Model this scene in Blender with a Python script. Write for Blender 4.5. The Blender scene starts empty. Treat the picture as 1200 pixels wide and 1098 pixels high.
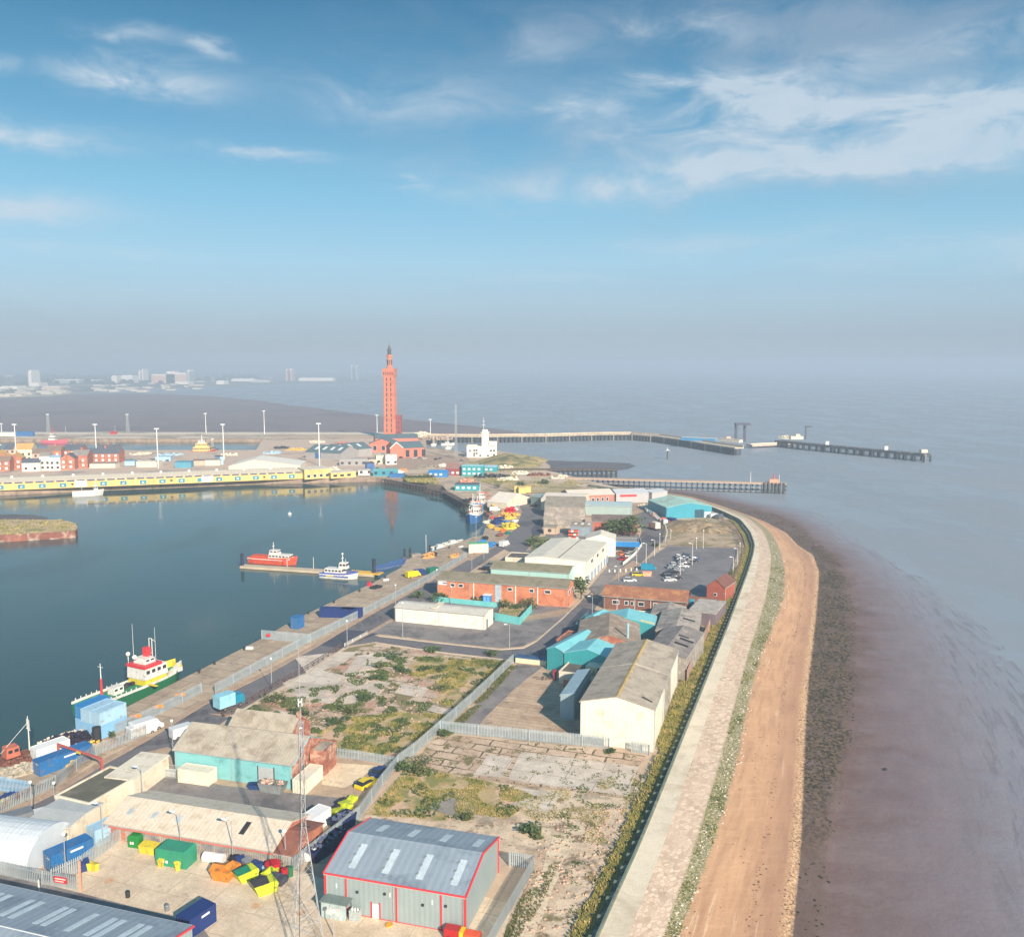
import bpy, bmesh, math, random
from mathutils import Vector, Matrix
from mathutils.geometry import tessellate_polygon
R = math.radians
random.seed(7)
SC = bpy.context.scene
COL = SC.collection

# ------------------------------------------------------------------ camera, sky, sun, exposure
CAMH, FPX, HOR = 71.0, 1030.0, 428.0          # camera height, focal length and horizon row in 1200x1098 units
TH = math.atan((549 - HOR) / FPX)
cam = bpy.data.objects.new('camera', bpy.data.cameras.new('camera')); COL.objects.link(cam)
cam.location = (0, 0, CAMH); cam.rotation_euler = (math.pi/2 - TH, 0, 0)
cam.data.sensor_width = 36; cam.data.lens = FPX/1200*36
cam.data.clip_start = 1; cam.data.clip_end = 60000
SC.camera = cam
SC.view_settings.view_transform = 'Standard'; SC.view_settings.look = 'None'
SC.view_settings.exposure = 1.0; SC.view_settings.gamma = 1; SC.view_settings.use_curve_mapping = False
SC.cycles.use_denoising = True
SC.cycles.volume_bounces = 1
SC.cycles.max_bounces = 6; SC.cycles.diffuse_bounces = 2; SC.cycles.glossy_bounces = 3
SC.cycles.sample_clamp_indirect = 4

SUN_EL = R(27); SUN_DIR = Vector((0.45, -0.893, 0)).normalized()
sd = Vector((SUN_DIR.x*math.cos(SUN_EL), SUN_DIR.y*math.cos(SUN_EL), math.sin(SUN_EL)))
sun = bpy.data.objects.new('sun', bpy.data.lights.new('sun', 'SUN')); COL.objects.link(sun)
sun.data.energy = 4.0; sun.data.angle = R(0.6); sun.data.color = (1.0, 0.86, 0.71)
sun.rotation_euler = sd.to_track_quat('Z', 'Y').to_euler()

def S(r, g, b, k=1.0):
    def f(c):
        c = c/255
        return (c/12.92 if c <= .04045 else ((c+.055)/1.055)**2.4)*k
    return (f(r), f(g), f(b), 1)

def build_world():
    w = bpy.data.worlds.new('World'); SC.world = w; w.use_nodes = True
    nt = w.node_tree; N = nt.nodes; L = nt.links; N.clear()
    out = N.new('ShaderNodeOutputWorld'); bg = N.new('ShaderNodeBackground'); bg.inputs[1].default_value = 0.12
    L.new(bg.outputs[0], out.inputs[0])
    sky = N.new('ShaderNodeTexSky'); sky.sky_type = 'NISHITA'; sky.sun_disc = False
    sky.sun_elevation = SUN_EL
    sky.sun_rotation = math.atan2(SUN_DIR.x, SUN_DIR.y)
    sky.air_density = 1.0; sky.dust_density = 0.4; sky.ozone_density = 3.0
    tc = N.new('ShaderNodeTexCoord'); sep = N.new('ShaderNodeSeparateXYZ'); L.new(tc.outputs['Generated'], sep.inputs[0])
    def M(op, a, b=None, c=None, clamp=False):
        n = N.new('ShaderNodeMath'); n.operation = op; n.use_clamp = clamp
        for i, v in enumerate((a, b, c)):
            if v is None: continue
            if isinstance(v, (int, float)): n.inputs[i].default_value = v
            else: L.new(v, n.inputs[i])
        return n.outputs[0]
    def mixc(f, a, b, mode='MIX'):
        n = N.new('ShaderNodeMix'); n.data_type = 'RGBA'; n.blend_type = mode
        for i, v in ((0, f), (6, a), (7, b)):
            if isinstance(v, (int, float)): n.inputs[i].default_value = v
            elif isinstance(v, tuple): n.inputs[i].default_value = v
            else: L.new(v, n.inputs[i])
        return n.outputs[2]
    X, Y, Z = sep.outputs
    r = M('SQRT', M('ADD', M('MULTIPLY', X, X), M('MULTIPLY', Y, Y)))
    az = M('ARCTAN2', X, Y); el = M('ARCTAN2', Z, r)
    comb = N.new('ShaderNodeCombineXYZ'); L.new(az, comb.inputs[0]); L.new(M('MULTIPLY', el, 2.6), comb.inputs[1])
    def noise(scale, detail=6, dist=0.0, rough=.55, off=0):
        n = N.new('ShaderNodeTexNoise'); n.noise_dimensions = '3D'
        n.inputs['Scale'].default_value = scale; n.inputs['Detail'].default_value = detail
        n.inputs['Distortion'].default_value = dist; n.inputs['Roughness'].default_value = rough
        mp = N.new('ShaderNodeMapping'); mp.inputs['Location'].default_value = (off, off*.7, off*.3)
        L.new(comb.outputs[0], mp.inputs[0]); L.new(mp.outputs[0], n.inputs['Vector'])
        return n.outputs['Fac']
    n1 = noise(9, 8, .6, .6); n2 = noise(3.2, 5, .3, .5, 4.2); n3 = noise(26, 6, 1.0, .6, 9.1)
    # warp so that the blobs get ragged, wispy edges
    azw = M('ADD', az, M('MULTIPLY', M('SUBTRACT', n1, .5), .16))
    elw = M('ADD', el, M('ADD', M('MULTIPLY', M('SUBTRACT', n2, .5), .07), M('MULTIPLY', M('SUBTRACT', n3, .5), .022)))
    # bluish clear sky: physical sky, cooled a little, paler towards the murky horizon
    g = M('MULTIPLY', el, 1/0.42, clamp=True)
    ramp = N.new('ShaderNodeValToRGB'); L.new(g, ramp.inputs[0])
    cr = ramp.color_ramp
    def q(r_, g_, b_): 
        s = S(r_, g_, b_, SKYK); return s
    pts = [(0, q(146, 164, 184)), (.08, q(149, 169, 191)), (.16, q(160, 188, 208)), (.26, q(158, 200, 222)), (.42, q(128, 190, 219)), (.62, q(88, 158, 194)), (.85, q(50, 122, 160)), (1, q(38, 102, 142))]
    cr.elements[0].position = 0; cr.elements[0].color = pts[0][1]
    cr.elements[1].position = 1; cr.elements[1].color = pts[-1][1]
    for p, c in pts[1:-1]:
        e = cr.elements.new(p); e.color = c
    base = mixc(SKYMIX, sky.outputs[0], ramp.outputs[0])
    def ae(px, py):
        u = (px-600)/FPX; v = (549-py)/FPX
        d = Vector((u, math.cos(TH)+v*math.sin(TH), -math.sin(TH)+v*math.cos(TH)))
        return math.atan2(d.x, d.y), math.atan2(d.z, math.hypot(d.x, d.y))
    def blob(px, py, w, h, k, lo=.25, hi=.75, nz=n1):
        a, e = ae(px, py)
        dx = M('DIVIDE', M('SUBTRACT', azw, a), w/FPX); dy = M('DIVIDE', M('SUBTRACT', elw, e), h/FPX)
        d2 = M('ADD', M('MULTIPLY', dx, dx), M('MULTIPLY', dy, dy))
        gs = M('EXPONENT', M('MULTIPLY', d2, -1.0))
        nn = M('DIVIDE', M('SUBTRACT', nz, lo), hi-lo, clamp=True)
        return M('MULTIPLY', M('MULTIPLY', gs, nn), k)
    def total(bl):
        t = None
        for b in bl:
            o = blob(*b)
            t = o if t is None else M('ADD', t, o)
        return M('MINIMUM', t, 1.0)
    grey = total([(930, 25, 270, 36, 1.6), (1120, 60, 160, 40, .8), (700, 200, 60, 90, .0), (560, 70, 190, 60, .32), (1050, 215, 260, 34, 1.0), (860, 165, 230, 34, .8), (900, 330, 500, 28, .35), (250, 385, 520, 22, .55), (1100, 100, 200, 60, .5), (620, 160, 330, 50, .35)])
    white = total([(190, 104, 66, 19, 1.6, .3, .6), (150, 42, 48, 8, 1.2), (246, 66, 24, 9, 1.5), (40, 168, 80, 9, 1.5), (322, 188, 52, 7, 1.5),
                   (482, 211, 14, 7, 1.3), (45, 240, 75, 14, 1.3), (112, 293, 70, 6, .8), (500, 118, 120, 24, .8), (900, 130, 120, 34, 1.5, .35, .68), (840, 92, 60, 12, 1.0),
                   (860, 200, 280, 16, 1.1), (1060, 190, 120, 14, 1.1), (1140, 130, 90, 22, 1.4), (1180, 170, 80, 22, 1.2), (810, 32, 60, 11, 1.2), (1010, 70, 60, 18, .8), (1150, 300, 130, 12, .8),
                   (880, 280, 130, 12, .6), (900, 150, 170, 36, .7, .25, .8), (870, 105, 90, 18, .9), (1150, 150, 120, 40, .7), (820, 210, 220, 20, .7), (690, 128, 40, 8, 1.2), (640, 325, 90, 5, .6), (1170, 45, 50, 14, .9), (0, 80, 20, 10, 1.0), (660, 60, 40, 14, .5)])
    grey = M('MULTIPLY', grey, M('ADD', .35, n2)); white = M('MULTIPLY', white, M('ADD', .25, M('MULTIPLY', n1, 1.3), None, True))
    c = mixc(M('MULTIPLY', grey, .62), base, S(158, 178, 200, SKYK))
    c = mixc(M('MULTIPLY', white, .82), c, S(208, 222, 234, SKYK*1.0))
    dt = M('ADD', M('MULTIPLY', X, sd.x), M('ADD', M('MULTIPLY', Y, sd.y), M('MULTIPLY', Z, sd.z)))   # extra sky glow added on the sun's side, behind the camera, to lift shadows
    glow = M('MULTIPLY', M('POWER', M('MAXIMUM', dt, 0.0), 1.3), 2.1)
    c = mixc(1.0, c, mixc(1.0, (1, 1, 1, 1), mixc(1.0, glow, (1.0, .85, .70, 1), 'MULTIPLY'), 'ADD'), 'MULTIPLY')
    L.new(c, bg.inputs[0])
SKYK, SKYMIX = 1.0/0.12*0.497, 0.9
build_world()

# ------------------------------------------------------------------ picture units to places on the ground
def P(px, py, z=0.0):
    u = (px-600)/FPX; v = (549-py)/FPX
    d = Vector((u, math.cos(TH)+v*math.sin(TH), -math.sin(TH)+v*math.cos(TH)))
    t = (z-CAMH)/d.z
    return Vector((0, 0, CAMH)) + d*t
def HT(p, toppy):
    v = (549-toppy)/FPX
    return CAMH + p.y*(-math.sin(TH)+v*math.cos(TH))/(math.cos(TH)+v*math.sin(TH)) - p.z

# ------------------------------------------------------------------ materials
MATS = {}
def _nodes(name):
    m = bpy.data.materials.new(name); m.use_nodes = True
    nt = m.node_tree; b = nt.nodes['Principled BSDF']
    return m, nt, b
def _mix(nt, f, a, b, mode='MIX'):
    n = nt.nodes.new('ShaderNodeMix'); n.data_type = 'RGBA'; n.blend_type = mode
    for i, v in ((0, f), (6, a), (7, b)):
        if isinstance(v, (int, float)): n.inputs[i].default_value = v
        elif isinstance(v, tuple): n.inputs[i].default_value = v
        else: nt.links.new(v, n.inputs[i])
    return n.outputs[2]
def _noise(nt, vec, scale, detail=5, rough=.55, dist=0.0):
    n = nt.nodes.new('ShaderNodeTexNoise'); n.inputs['Scale'].default_value = scale
    n.inputs['Detail'].default_value = detail; n.inputs['Roughness'].default_value = rough; n.inputs['Distortion'].default_value = dist
    nt.links.new(vec, n.inputs['Vector']); return n.outputs['Fac']
def _range(nt, v, lo, hi, a=0.0, b=1.0):
    n = nt.nodes.new('ShaderNodeMapRange'); n.inputs[1].default_value = lo; n.inputs[2].default_value = hi
    n.inputs[3].default_value = a; n.inputs[4].default_value = b; n.clamp = True
    nt.links.new(v, n.inputs[0]); return n.outputs[0]
def _math(nt, op, a, b=None):
    n = nt.nodes.new('ShaderNodeMath'); n.operation = op
    for i, v in enumerate((a, b)):
        if v is None: continue
        if isinstance(v, (int, float)): n.inputs[i].default_value = v
        else: nt.links.new(v, n.inputs[i])
    return n.outputs[0]
def _map(nt, vec, rot=0.0, scale=(1, 1, 1), loc=(0, 0, 0)):
    n = nt.nodes.new('ShaderNodeMapping'); n.inputs['Rotation'].default_value = (0, 0, rot)
    n.inputs['Scale'].default_value = scale; n.inputs['Location'].default_value = loc
    nt.links.new(vec, n.inputs[0]); return n.outputs[0]
def _bump(nt, b, h, dist, strength=.6):
    n = nt.nodes.new('ShaderNodeBump'); n.inputs['Distance'].default_value = dist; n.inputs['Strength'].default_value = strength
    nt.links.new(h, n.inputs['Height']); nt.links.new(n.outputs[0], b.inputs['Normal'])

def mat(name, c, rough=.7, var=.18, scale=.6, c2=None, amt=.5, s2=.35, stripe=None, period=.5, metal=0.0, brick=False, streak=0.0, fine=.12):
    """painted / sheet / masonry surface; stripe 'x','y','s' runs corrugations across that local axis"""
    if name in MATS: return MATS[name]
    m, nt, b = _nodes(name); MATS[name] = m
    c = c if len(c) == 4 else (*c, 1)
    tc = nt.nodes.new('ShaderNodeTexCoord').outputs['Object']
    n1 = _noise(nt, tc, scale, 6, .6)
    dark = tuple(v*(1-var) for v in c[:3])+(1,); lite = tuple(min(1, v*(1+var)) for v in c[:3])+(1,)
    col = _mix(nt, _range(nt, n1, .3, .7), dark, lite)
    if fine:
        n3 = _noise(nt, tc, 7.0, 4, .7)
        col = _mix(nt, 1.0, col, _mix(nt, _range(nt, n3, .3, .7), (1-fine*2,)*3+(1,), (1+fine,)*3+(1,)), 'MULTIPLY')
    if c2:
        n2 = _noise(nt, _map(nt, tc, 0, (1, 1, 1), (13.1, 4.2, 2.2)), s2, 7, .68, .4)
        col = _mix(nt, _range(nt, n2, .62-amt*.3, .72-amt*.15), col, c2)
    if streak:
        n4 = _noise(nt, _map(nt, tc, 0, (3.2, 3.2, .22)), 1.3, 4, .6)
        col = _mix(nt, _range(nt, n4, .5, .75, 0, streak), col, tuple(v*.45 for v in c[:3])+(1,))
    if brick:
        sx = nt.nodes.new('ShaderNodeSeparateXYZ'); nt.links.new(tc, sx.inputs[0])
        cb = nt.nodes.new('ShaderNodeCombineXYZ'); nt.links.new(_math(nt, 'ADD', sx.outputs[0], sx.outputs[1]), cb.inputs[0]); nt.links.new(sx.outputs[2], cb.inputs[1])
        bt = nt.nodes.new('ShaderNodeTexBrick'); nt.links.new(cb.outputs[0], bt.inputs[0])
        bt.inputs['Scale'].default_value = 1; bt.inputs['Brick Width'].default_value = .45; bt.inputs['Row Height'].default_value = .15
        bt.inputs['Mortar Size'].default_value = .015
        bt.inputs['Color1'].default_value = (1, 1, 1, 1); bt.inputs['Color2'].default_value = (.72, .72, .72, 1); bt.inputs['Mortar'].default_value = (.95, .9, .85, 1)
        col = _mix(nt, 1.0, col, bt.outputs[0], 'MULTIPLY')
    if stripe:
        sx = nt.nodes.new('ShaderNodeSeparateXYZ'); nt.links.new(tc, sx.inputs[0])
        v = sx.outputs[0] if stripe == 'x' else sx.outputs[1] if stripe == 'y' else _math(nt, 'ADD', sx.outputs[0], sx.outputs[1])
        w = _math(nt, 'SINE', _math(nt, 'MULTIPLY', v, 2*math.pi/period))
        w2 = _range(nt, w, -1, 1)
        col = _mix(nt, 1.0, col, _mix(nt, w2, (.95, .95, .95, 1), (1.03, 1.03, 1.03, 1)), 'MULTIPLY')
        _bump(nt, b, w2, period*.06, .25)
    else:
        _bump(nt, b, n1, .05, .3)
    nt.links.new(col, b.inputs['Base Color'])
    b.inputs['Roughness'].default_value = rough; b.inputs['Metallic'].default_value = metal
    return m

def gmat(name, base, layers=(), rot=-19, joints=None, rough=.9, bump=.08, streaks=None):
    """ground: base colour, then (colour, scale, lo, hi) noise patches; joints=(w, h, colour, size) slab gaps; world coordinates"""
    if name in MATS: return MATS[name]
    m, nt, b = _nodes(name); MATS[name] = m
    tc = nt.nodes.new('ShaderNodeTexCoord').outputs['Object']
    tr = _map(nt, tc, R(-rot))
    n0 = _noise(nt, tc, .35, 8, .65); nf = _noise(nt, tc, 3.5, 5, .7)
    dark = tuple(v*.82 for v in base[:3])+(1,); lite = tuple(v*1.15 for v in base[:3])+(1,)
    col = _mix(nt, _range(nt, n0, .32, .68), dark, lite)
    wob = nt.nodes.new('ShaderNodeVectorMath'); wob.operation = 'ADD'
    nz = nt.nodes.new('ShaderNodeTexNoise'); nz.inputs['Scale'].default_value = .5; nz.inputs['Detail'].default_value = 5; nt.links.new(tr, nz.inputs['Vector'])
    sc = nt.nodes.new('ShaderNodeVectorMath'); sc.operation = 'MULTIPLY'; sc.inputs[1].default_value = (.9, .9, 0); nt.links.new(nz.outputs['Color'], sc.inputs[0])
    nt.links.new(tr, wob.inputs[0]); nt.links.new(sc.outputs[0], wob.inputs[1])
    if joints:
        w, h, jc, js = joints[:4]; va = joints[4] if len(joints) > 4 else .8
        bt = nt.nodes.new('ShaderNodeTexBrick'); nt.links.new(wob.outputs[0] if len(joints) > 5 else tr, bt.inputs[0])
        bt.inputs['Scale'].default_value = 1; bt.inputs['Brick Width'].default_value = w; bt.inputs['Row Height'].default_value = h
        bt.inputs['Mortar Size'].default_value = js; bt.inputs['Mortar Smooth'].default_value = .4
        bt.inputs['Color1'].default_value = (1, 1, 1, 1); bt.inputs['Color2'].default_value = (va, va*.96, va*.93, 1); bt.inputs['Mortar'].default_value = (1, 1, 1, 1)
        col = _mix(nt, 1.0, col, bt.outputs[0], 'MULTIPLY')
        col = _mix(nt, bt.outputs['Fac'], col, jc)
    for k, (c, s, lo, hi) in enumerate(layers):
        n = _noise(nt, _map(nt, tc, 0, (1, 1, 1), (k*17.3+3, k*7.7, 0)), s, 9, .66, .3)
        col = _mix(nt, _range(nt, n, lo, hi), col, c)
    if streaks:   # long tyre / wear streaks along the rotated x or y
        st = _noise(nt, _map(nt, tr, 0, streaks[1]), 1.0, 5, .6)
        col = _mix(nt, _range(nt, st, .48, .7, 0, .6), col, streaks[0])
    col = _mix(nt, 1.0, col, _mix(nt, _range(nt, nf, .25, .75), (.74, .74, .74, 1), (1.2, 1.2, 1.2, 1)), 'MULTIPLY')
    nh = _noise(nt, tc, 11, 3, .8)
    col = _mix(nt, 1.0, col, _mix(nt, _range(nt, nh, .3, .7), (.84, .83, .82, 1), (1.1, 1.1, 1.1, 1)), 'MULTIPLY')
    nl = _noise(nt, tc, .9, 6, .7, 1.0)
    col = _mix(nt, _range(nt, nl, .62, .74, 0, .35), col, (base[0]*.45, base[1]*.43, base[2]*.4, 1))
    nt.links.new(col, b.inputs['Base Color']); b.inputs['Roughness'].default_value = rough
    _bump(nt, b, nf, bump, .5)
    return m

def water(name, c, rough, bumps, spec=.5, c2=None, wind=2.2):
    m, nt, b = _nodes(name); MATS[name] = m
    tc = nt.nodes.new('ShaderNodeTexCoord').outputs['Object']
    n = _noise(nt, _map(nt, tc, R(20), (1, .35, 1)), .012, 5, .6, .6)
    col = _mix(nt, _range(nt, n, .35, .65), c, c2 or tuple(v*.8 for v in c[:3])+(1,))
    nt.links.new(col, b.inputs['Base Color'])
    r = _range(nt, _noise(nt, _map(nt, tc, R(-15), (1, .45, 1), (50, 0, 0)), .02, 6, .65), .42, .6, rough, rough*wind)
    nt.links.new(r, b.inputs['Roughness']); b.inputs['IOR'].default_value = 1.33
    b.inputs['Specular IOR Level'].default_value = spec
    h = None
    for s, a in bumps:
        x = _math(nt, 'MULTIPLY', _noise(nt, _map(nt, tc, R(12), (1, .6, 1)), s, 3, .5), a)
        h = x if h is None else _math(nt, 'ADD', h, x)
    _bump(nt, b, h, 1.0, 1.0)
    return m

# ------------------------------------------------------------------ mesh helpers
class MB:
    def __init__(s): s.v = []; s.f = []
    def add(s, vs, fs):
        o = len(s.v); s.v += [tuple(v) for v in vs]; s.f += [tuple(i+o for i in f) for f in fs]; return s
    def box(s, x0, x1, y0, y1, z0, z1):
        return s.add([(x0,y0,z0),(x1,y0,z0),(x1,y1,z0),(x0,y1,z0),(x0,y0,z1),(x1,y0,z1),(x1,y1,z1),(x0,y1,z1)],
                     [(0,3,2,1),(4,5,6,7),(0,1,5,4),(1,2,6,5),(2,3,7,6),(3,0,4,7)])
    def ob(s, c, size, a=0.0, tilt=0.0):
        M = Matrix.Translation(c) @ Matrix.Rotation(a, 4, 'Z') @ Matrix.Rotation(tilt, 4, 'Y')
        sx, sy, sz = size[0]/2, size[1]/2, size[2]/2
        vs = [M @ Vector(p) for p in ((-sx,-sy,-sz),(sx,-sy,-sz),(sx,sy,-sz),(-sx,sy,-sz),(-sx,-sy,sz),(sx,-sy,sz),(sx,sy,sz),(-sx,sy,sz))]
        return s.add(vs, [(0,3,2,1),(4,5,6,7),(0,1,5,4),(1,2,6,5),(2,3,7,6),(3,0,4,7)])
    def tube(s, p0, p1, r0, r1=None, n=6):
        r1 = r0 if r1 is None else r1
        p0 = Vector(p0); p1 = Vector(p1); d = (p1-p0)
        if d.length < 1e-6: return s
        q = d.normalized().to_track_quat('Z', 'Y')
        vs = []
        for p, r in ((p0, r0), (p1, r1)):
            for k in range(n):
                a = 2*math.pi*k/n; vs.append(p + q @ Vector((math.cos(a)*r, math.sin(a)*r, 0)))
        fs = [(k, (k+1) % n, n+(k+1) % n, n+k) for k in range(n)] + [tuple(range(n-1, -1, -1)), tuple(range(n, 2*n))]
        return s.add(vs, fs)
    def prism(s, poly, z0, z1):
        n = len(poly); vs = [(p[0], p[1], z0) for p in poly] + [(p[0], p[1], z1) for p in poly]
        tri = tessellate_polygon([[Vector((p[0], p[1], 0)) for p in poly]])
        fs = [(k, (k+1) % n, n+(k+1) % n, n+k) for k in range(n)]
        fs += [tuple(t) for t in tri] + [tuple(n+i for i in t) for t in tri]
        return s.add(vs, fs)
    def prof(s, pts, x0, x1):
        """profile in (y,z) swept along x"""
        n = len(pts)
        vs = [(x0, p[0], p[1]) for p in pts] + [(x1, p[0], p[1]) for p in pts]
        return s.add(vs, [(k, (k+1) % n, n+(k+1) % n, n+k) for k in range(n)] + [tuple(range(n-1, -1, -1)), tuple(range(n, 2*n))])
    def profy(s, pts, y0, y1):
        n = len(pts)
        vs = [(p[0], y0, p[1]) for p in pts] + [(p[0], y1, p[1]) for p in pts]
        return s.add(vs, [(k, (k+1) % n, n+(k+1) % n, n+k) for k in range(n)] + [tuple(range(n-1, -1, -1)), tuple(range(n, 2*n))])
    def ball(s, c, r, n=8, m=5, sz=1.0):
        c = Vector(c); vs = [c+Vector((0, 0, r*sz))]
        for i in range(1, m):
            t = math.pi*i/m
            for k in range(n):
                a = 2*math.pi*k/n; vs.append(c+Vector((r*math.sin(t)*math.cos(a), r*math.sin(t)*math.sin(a), r*sz*math.cos(t))))
        vs.append(c-Vector((0, 0, r*sz))); fs = []
        for k in range(n): fs.append((0, 1+k, 1+(k+1) % n))
        for i in range(m-2):
            for k in range(n): fs.append((1+i*n+k, 1+(i+1)*n+k, 1+(i+1)*n+(k+1) % n, 1+i*n+(k+1) % n))
        e = len(vs)-1
        for k in range(n): fs.append((e, 1+(m-2)*n+(k+1) % n, 1+(m-2)*n+k))
        return s.add(vs, fs)
    def mesh(s, name, m, recalc=True, smooth=False):
        me = bpy.data.meshes.new(name); me.from_pydata(s.v, [], s.f)
        if recalc:
            bm = bmesh.new(); bm.from_mesh(me); bmesh.ops.recalc_face_normals(bm, faces=bm.faces); bm.to_mesh(me); bm.free()
        if m: me.materials.append(m)
        if smooth:
            for p in me.polygons: p.use_smooth = True
        me.update(); return me

def tagit(o, label=None, cat=None, group=None, kind=None):
    if label: o['label'] = label
    if cat: o['category'] = cat
    if group: o['group'] = group
    if kind: o['kind'] = kind
def solo(name, label, cat, mb, m, loc=(0, 0, 0), ang=0.0, group=None, kind=None, smooth=False, recalc=True):
    o = bpy.data.objects.new(name, mb.mesh(name, m, recalc, smooth)); COL.objects.link(o)
    o.location = loc; o.rotation_euler = (0, 0, ang); tagit(o, label, cat, group, kind); return o
class T:
    def __init__(s, name, label, cat, loc, ang=0.0, group=None):
        s.o = bpy.data.objects.new(name, None); COL.objects.link(s.o); s.o.empty_display_size = .5
        s.o.location = loc; s.o.rotation_euler = (0, 0, ang); tagit(s.o, label, cat, group)
    def part(s, name, mb, m, parent=None, label=None, smooth=False, kind=None):
        me = mb if isinstance(mb, bpy.types.Mesh) else mb.mesh(name, m, True, smooth)
        o = bpy.data.objects.new(name, me); COL.objects.link(o); o.parent = parent or s.o
        tagit(o, label, None, None, kind); return o
def copytree(src, loc, ang, label, group=None):
    r = src.copy(); COL.objects.link(r); r.location = loc; r.rotation_euler = (0, 0, ang); r['label'] = label
    if group: r['group'] = group
    for ch in list(src.children):
        c = ch.copy(); COL.objects.link(c); c.parent = r
        for g in ch.children:
            d = g.copy(); COL.objects.link(d); d.parent = c
    return r
# ================================================================== SETTING: water, mud, land, roads, foreshore
from mathutils import noise as mnoise
ANG = R(-19)
BLK = (0.01, 0.01, 0.01, 1)
water('m_sea', S(142, 150, 156), .34, ((.35, .02), (.08, .03), (1.2, .012)), .45, S(137, 146, 152))
water('m_dock', S(58, 84, 80), .055, ((.5, .010), (.12, .02), (1.6, .004)), .35, S(50, 77, 77), 4.0)

def sheet(name, pts, z, m, kind='structure', label=None):
    vs = [Vector((p[0], p[1], 0)) for p in pts]
    tri = tessellate_polygon([vs])
    mb = MB(); mb.add([(v.x, v.y, z) for v in vs], [tuple(t) for t in tri])
    me = mb.mesh(name, m, False)
    bm = bmesh.new(); bm.from_mesh(me)
    for f in bm.faces:
        if f.normal.z < 0: f.normal_flip()
    bm.to_mesh(me); bm.free()
    o = bpy.data.objects.new(name, me); COL.objects.link(o); o['kind'] = kind
    if label: o['label'] = label
    return o
def pp(l, z=0): return [P(x, y, z) for x, y in l]
LV = [0]
def patch(name, l, m, lift=None):
    LV[0] += 1; pts = pp(l)
    if name in ('grassy_ground', 'dirt', 'waste_plot', 'rough_ground', 'concrete_slab', 'dirt_track', 'yard', 'track'):
        a_ = {'grassy_ground': 1.6, 'dirt': .8, 'waste_plot': .4, 'rough_ground': 1.0, 'concrete_slab': .18, 'dirt_track': .8, 'yard': .25, 'track': 1.2}[name]; out = []
        for p, q in zip(pts, pts[1:]+pts[:1]):
            n = max(1, int((q-p).length/(2.0 if a_ > .2 else 3)))
            for k in range(n):
                r_ = p.lerp(q, k/n); w = mnoise.noise(Vector((r_.x*.35, r_.y*.35, 1)))*a_+mnoise.noise(Vector((r_.x*1.3, r_.y*1.3, 4)))*a_*.4; w2 = mnoise.noise(Vector((r_.x*.35, r_.y*.35, 7)))*a_
                out.append(Vector((r_.x+w, r_.y+w2, 0)))
        pts = out
    return sheet(name, pts, lift if lift is not None else .005*LV[0]+.01, m)

E = 14000
sheet('estuary_water', [(-E, -600), (E, -600), (E, E), (-E, E)], -5.0, MATS['m_sea'])
# dock basins
sheet('dock_water', [(-1500, 90), (-40, 90), (0, 330), (0, 560), (-170, 900), (-1500, 900)], -3.0, MATS['m_dock'])

# ---- foreshore loft: sea-wall crest, stone apron, scrub, sand, weed, mud; columns are pixel curves at their own height
ROWS = [(1190,[664,700,748,764,922,962,1560],0),(1150,[680,716,762,776,925,965,1500],0),(1098,[701,735,778,795,928,968,1450],0),(1050,[723,754,794,813,933,971,1410],0),(1000,[746,774,812,832,938,975,1370],0),
        (950,[767,791,827,848,940,984,1335],0),(900,[787,808,842,862,942,994,1300],0),(860,[803,822,852,870,943,999,1268],0),(830,[815,832,860,876,945,1001,1243],0),(800,[827,842,868,882,947,1003,1215],0),
        (760,[843,856,879,895,952,1004,1180],0),(730,[855,867,889,908,955,1003,1145],0),(700,[866,877,898,919,958,1002,1108],0),(670,[877,886,903,920,960,992,1068],0),(650,[883,890,904,916,953,978,1040],0)]
HEAD = [((885,638),(889,637),(900,635),(909,633),(936,640),(955,633),(1008,633)),((880,624),(885,622.5),(894,621.5),(900,620.5),(921,624),(938,616),(984,619)),
        ((868,609),(871,607.5),(877,606.8),(881,606.5),(893,610),(907,602),(955,603)),((849,600),(851,598.8),(855,598.3),(858,598),(866,600),(880,593.5),(921,594)),
        ((833,593.5),(834,592.5),(836,592),(838,591.6),(843,592),(852,587.5),(880,587)),((800,584),(801,583),(803,582.4),(804,582),(808,581.4),(813,579),(846,577.5)),
        ((775,579),(775.5,578.3),(776,577.9),(776.5,577.5),(777,577),(779,575),(800,571)),((730,574),(730.5,573.4),(731,573),(731.5,572.6),(732,572),(735,570),(760,567)),((690,568),(690.5,567.5),(691,567),(691.5,566.6),(692,566),(696,564.5),(740,562))]
CZ = [1.5, 1.5, -.4, -.8, -3.7, -4.15, -5.0]
stations = []
for y, xs, _ in ROWS: stations.append([P(x, y, z) for x, z in zip(xs, CZ)])
for r_ in HEAD: stations.append([P(x, y, z) for (x, y), z in zip(r_, CZ)])
# beyond the waterline the mud keeps falling under the sea
for s in stations:
    d = (s[6]-s[5]); d.z = 0; s.append(s[6]+d.normalized()*max(60, d.length*.6)+Vector((0, 0, -1.3)))
def resample(st, step):
    out = [st[0]]
    for a, b in zip(st, st[1:]):
        n = max(1, int((b[1]-a[1]).length/step))
        for k in range(1, n+1): out.append([pa.lerp(pb, k/n) for pa, pb in zip(a, b)])
    return out
FS = resample(stations, 3.0)
def smooth_cols(fs, it=3):
    for _ in range(it):
        new = [fs[0]]
        for i in range(1, len(fs)-1): new.append([(fs[i-1][k]+fs[i][k]*2+fs[i+1][k])/4 for k in range(len(fs[0]))])
        new.append(fs[-1]); fs = new
    return fs
FS = smooth_cols(FS)

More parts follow.
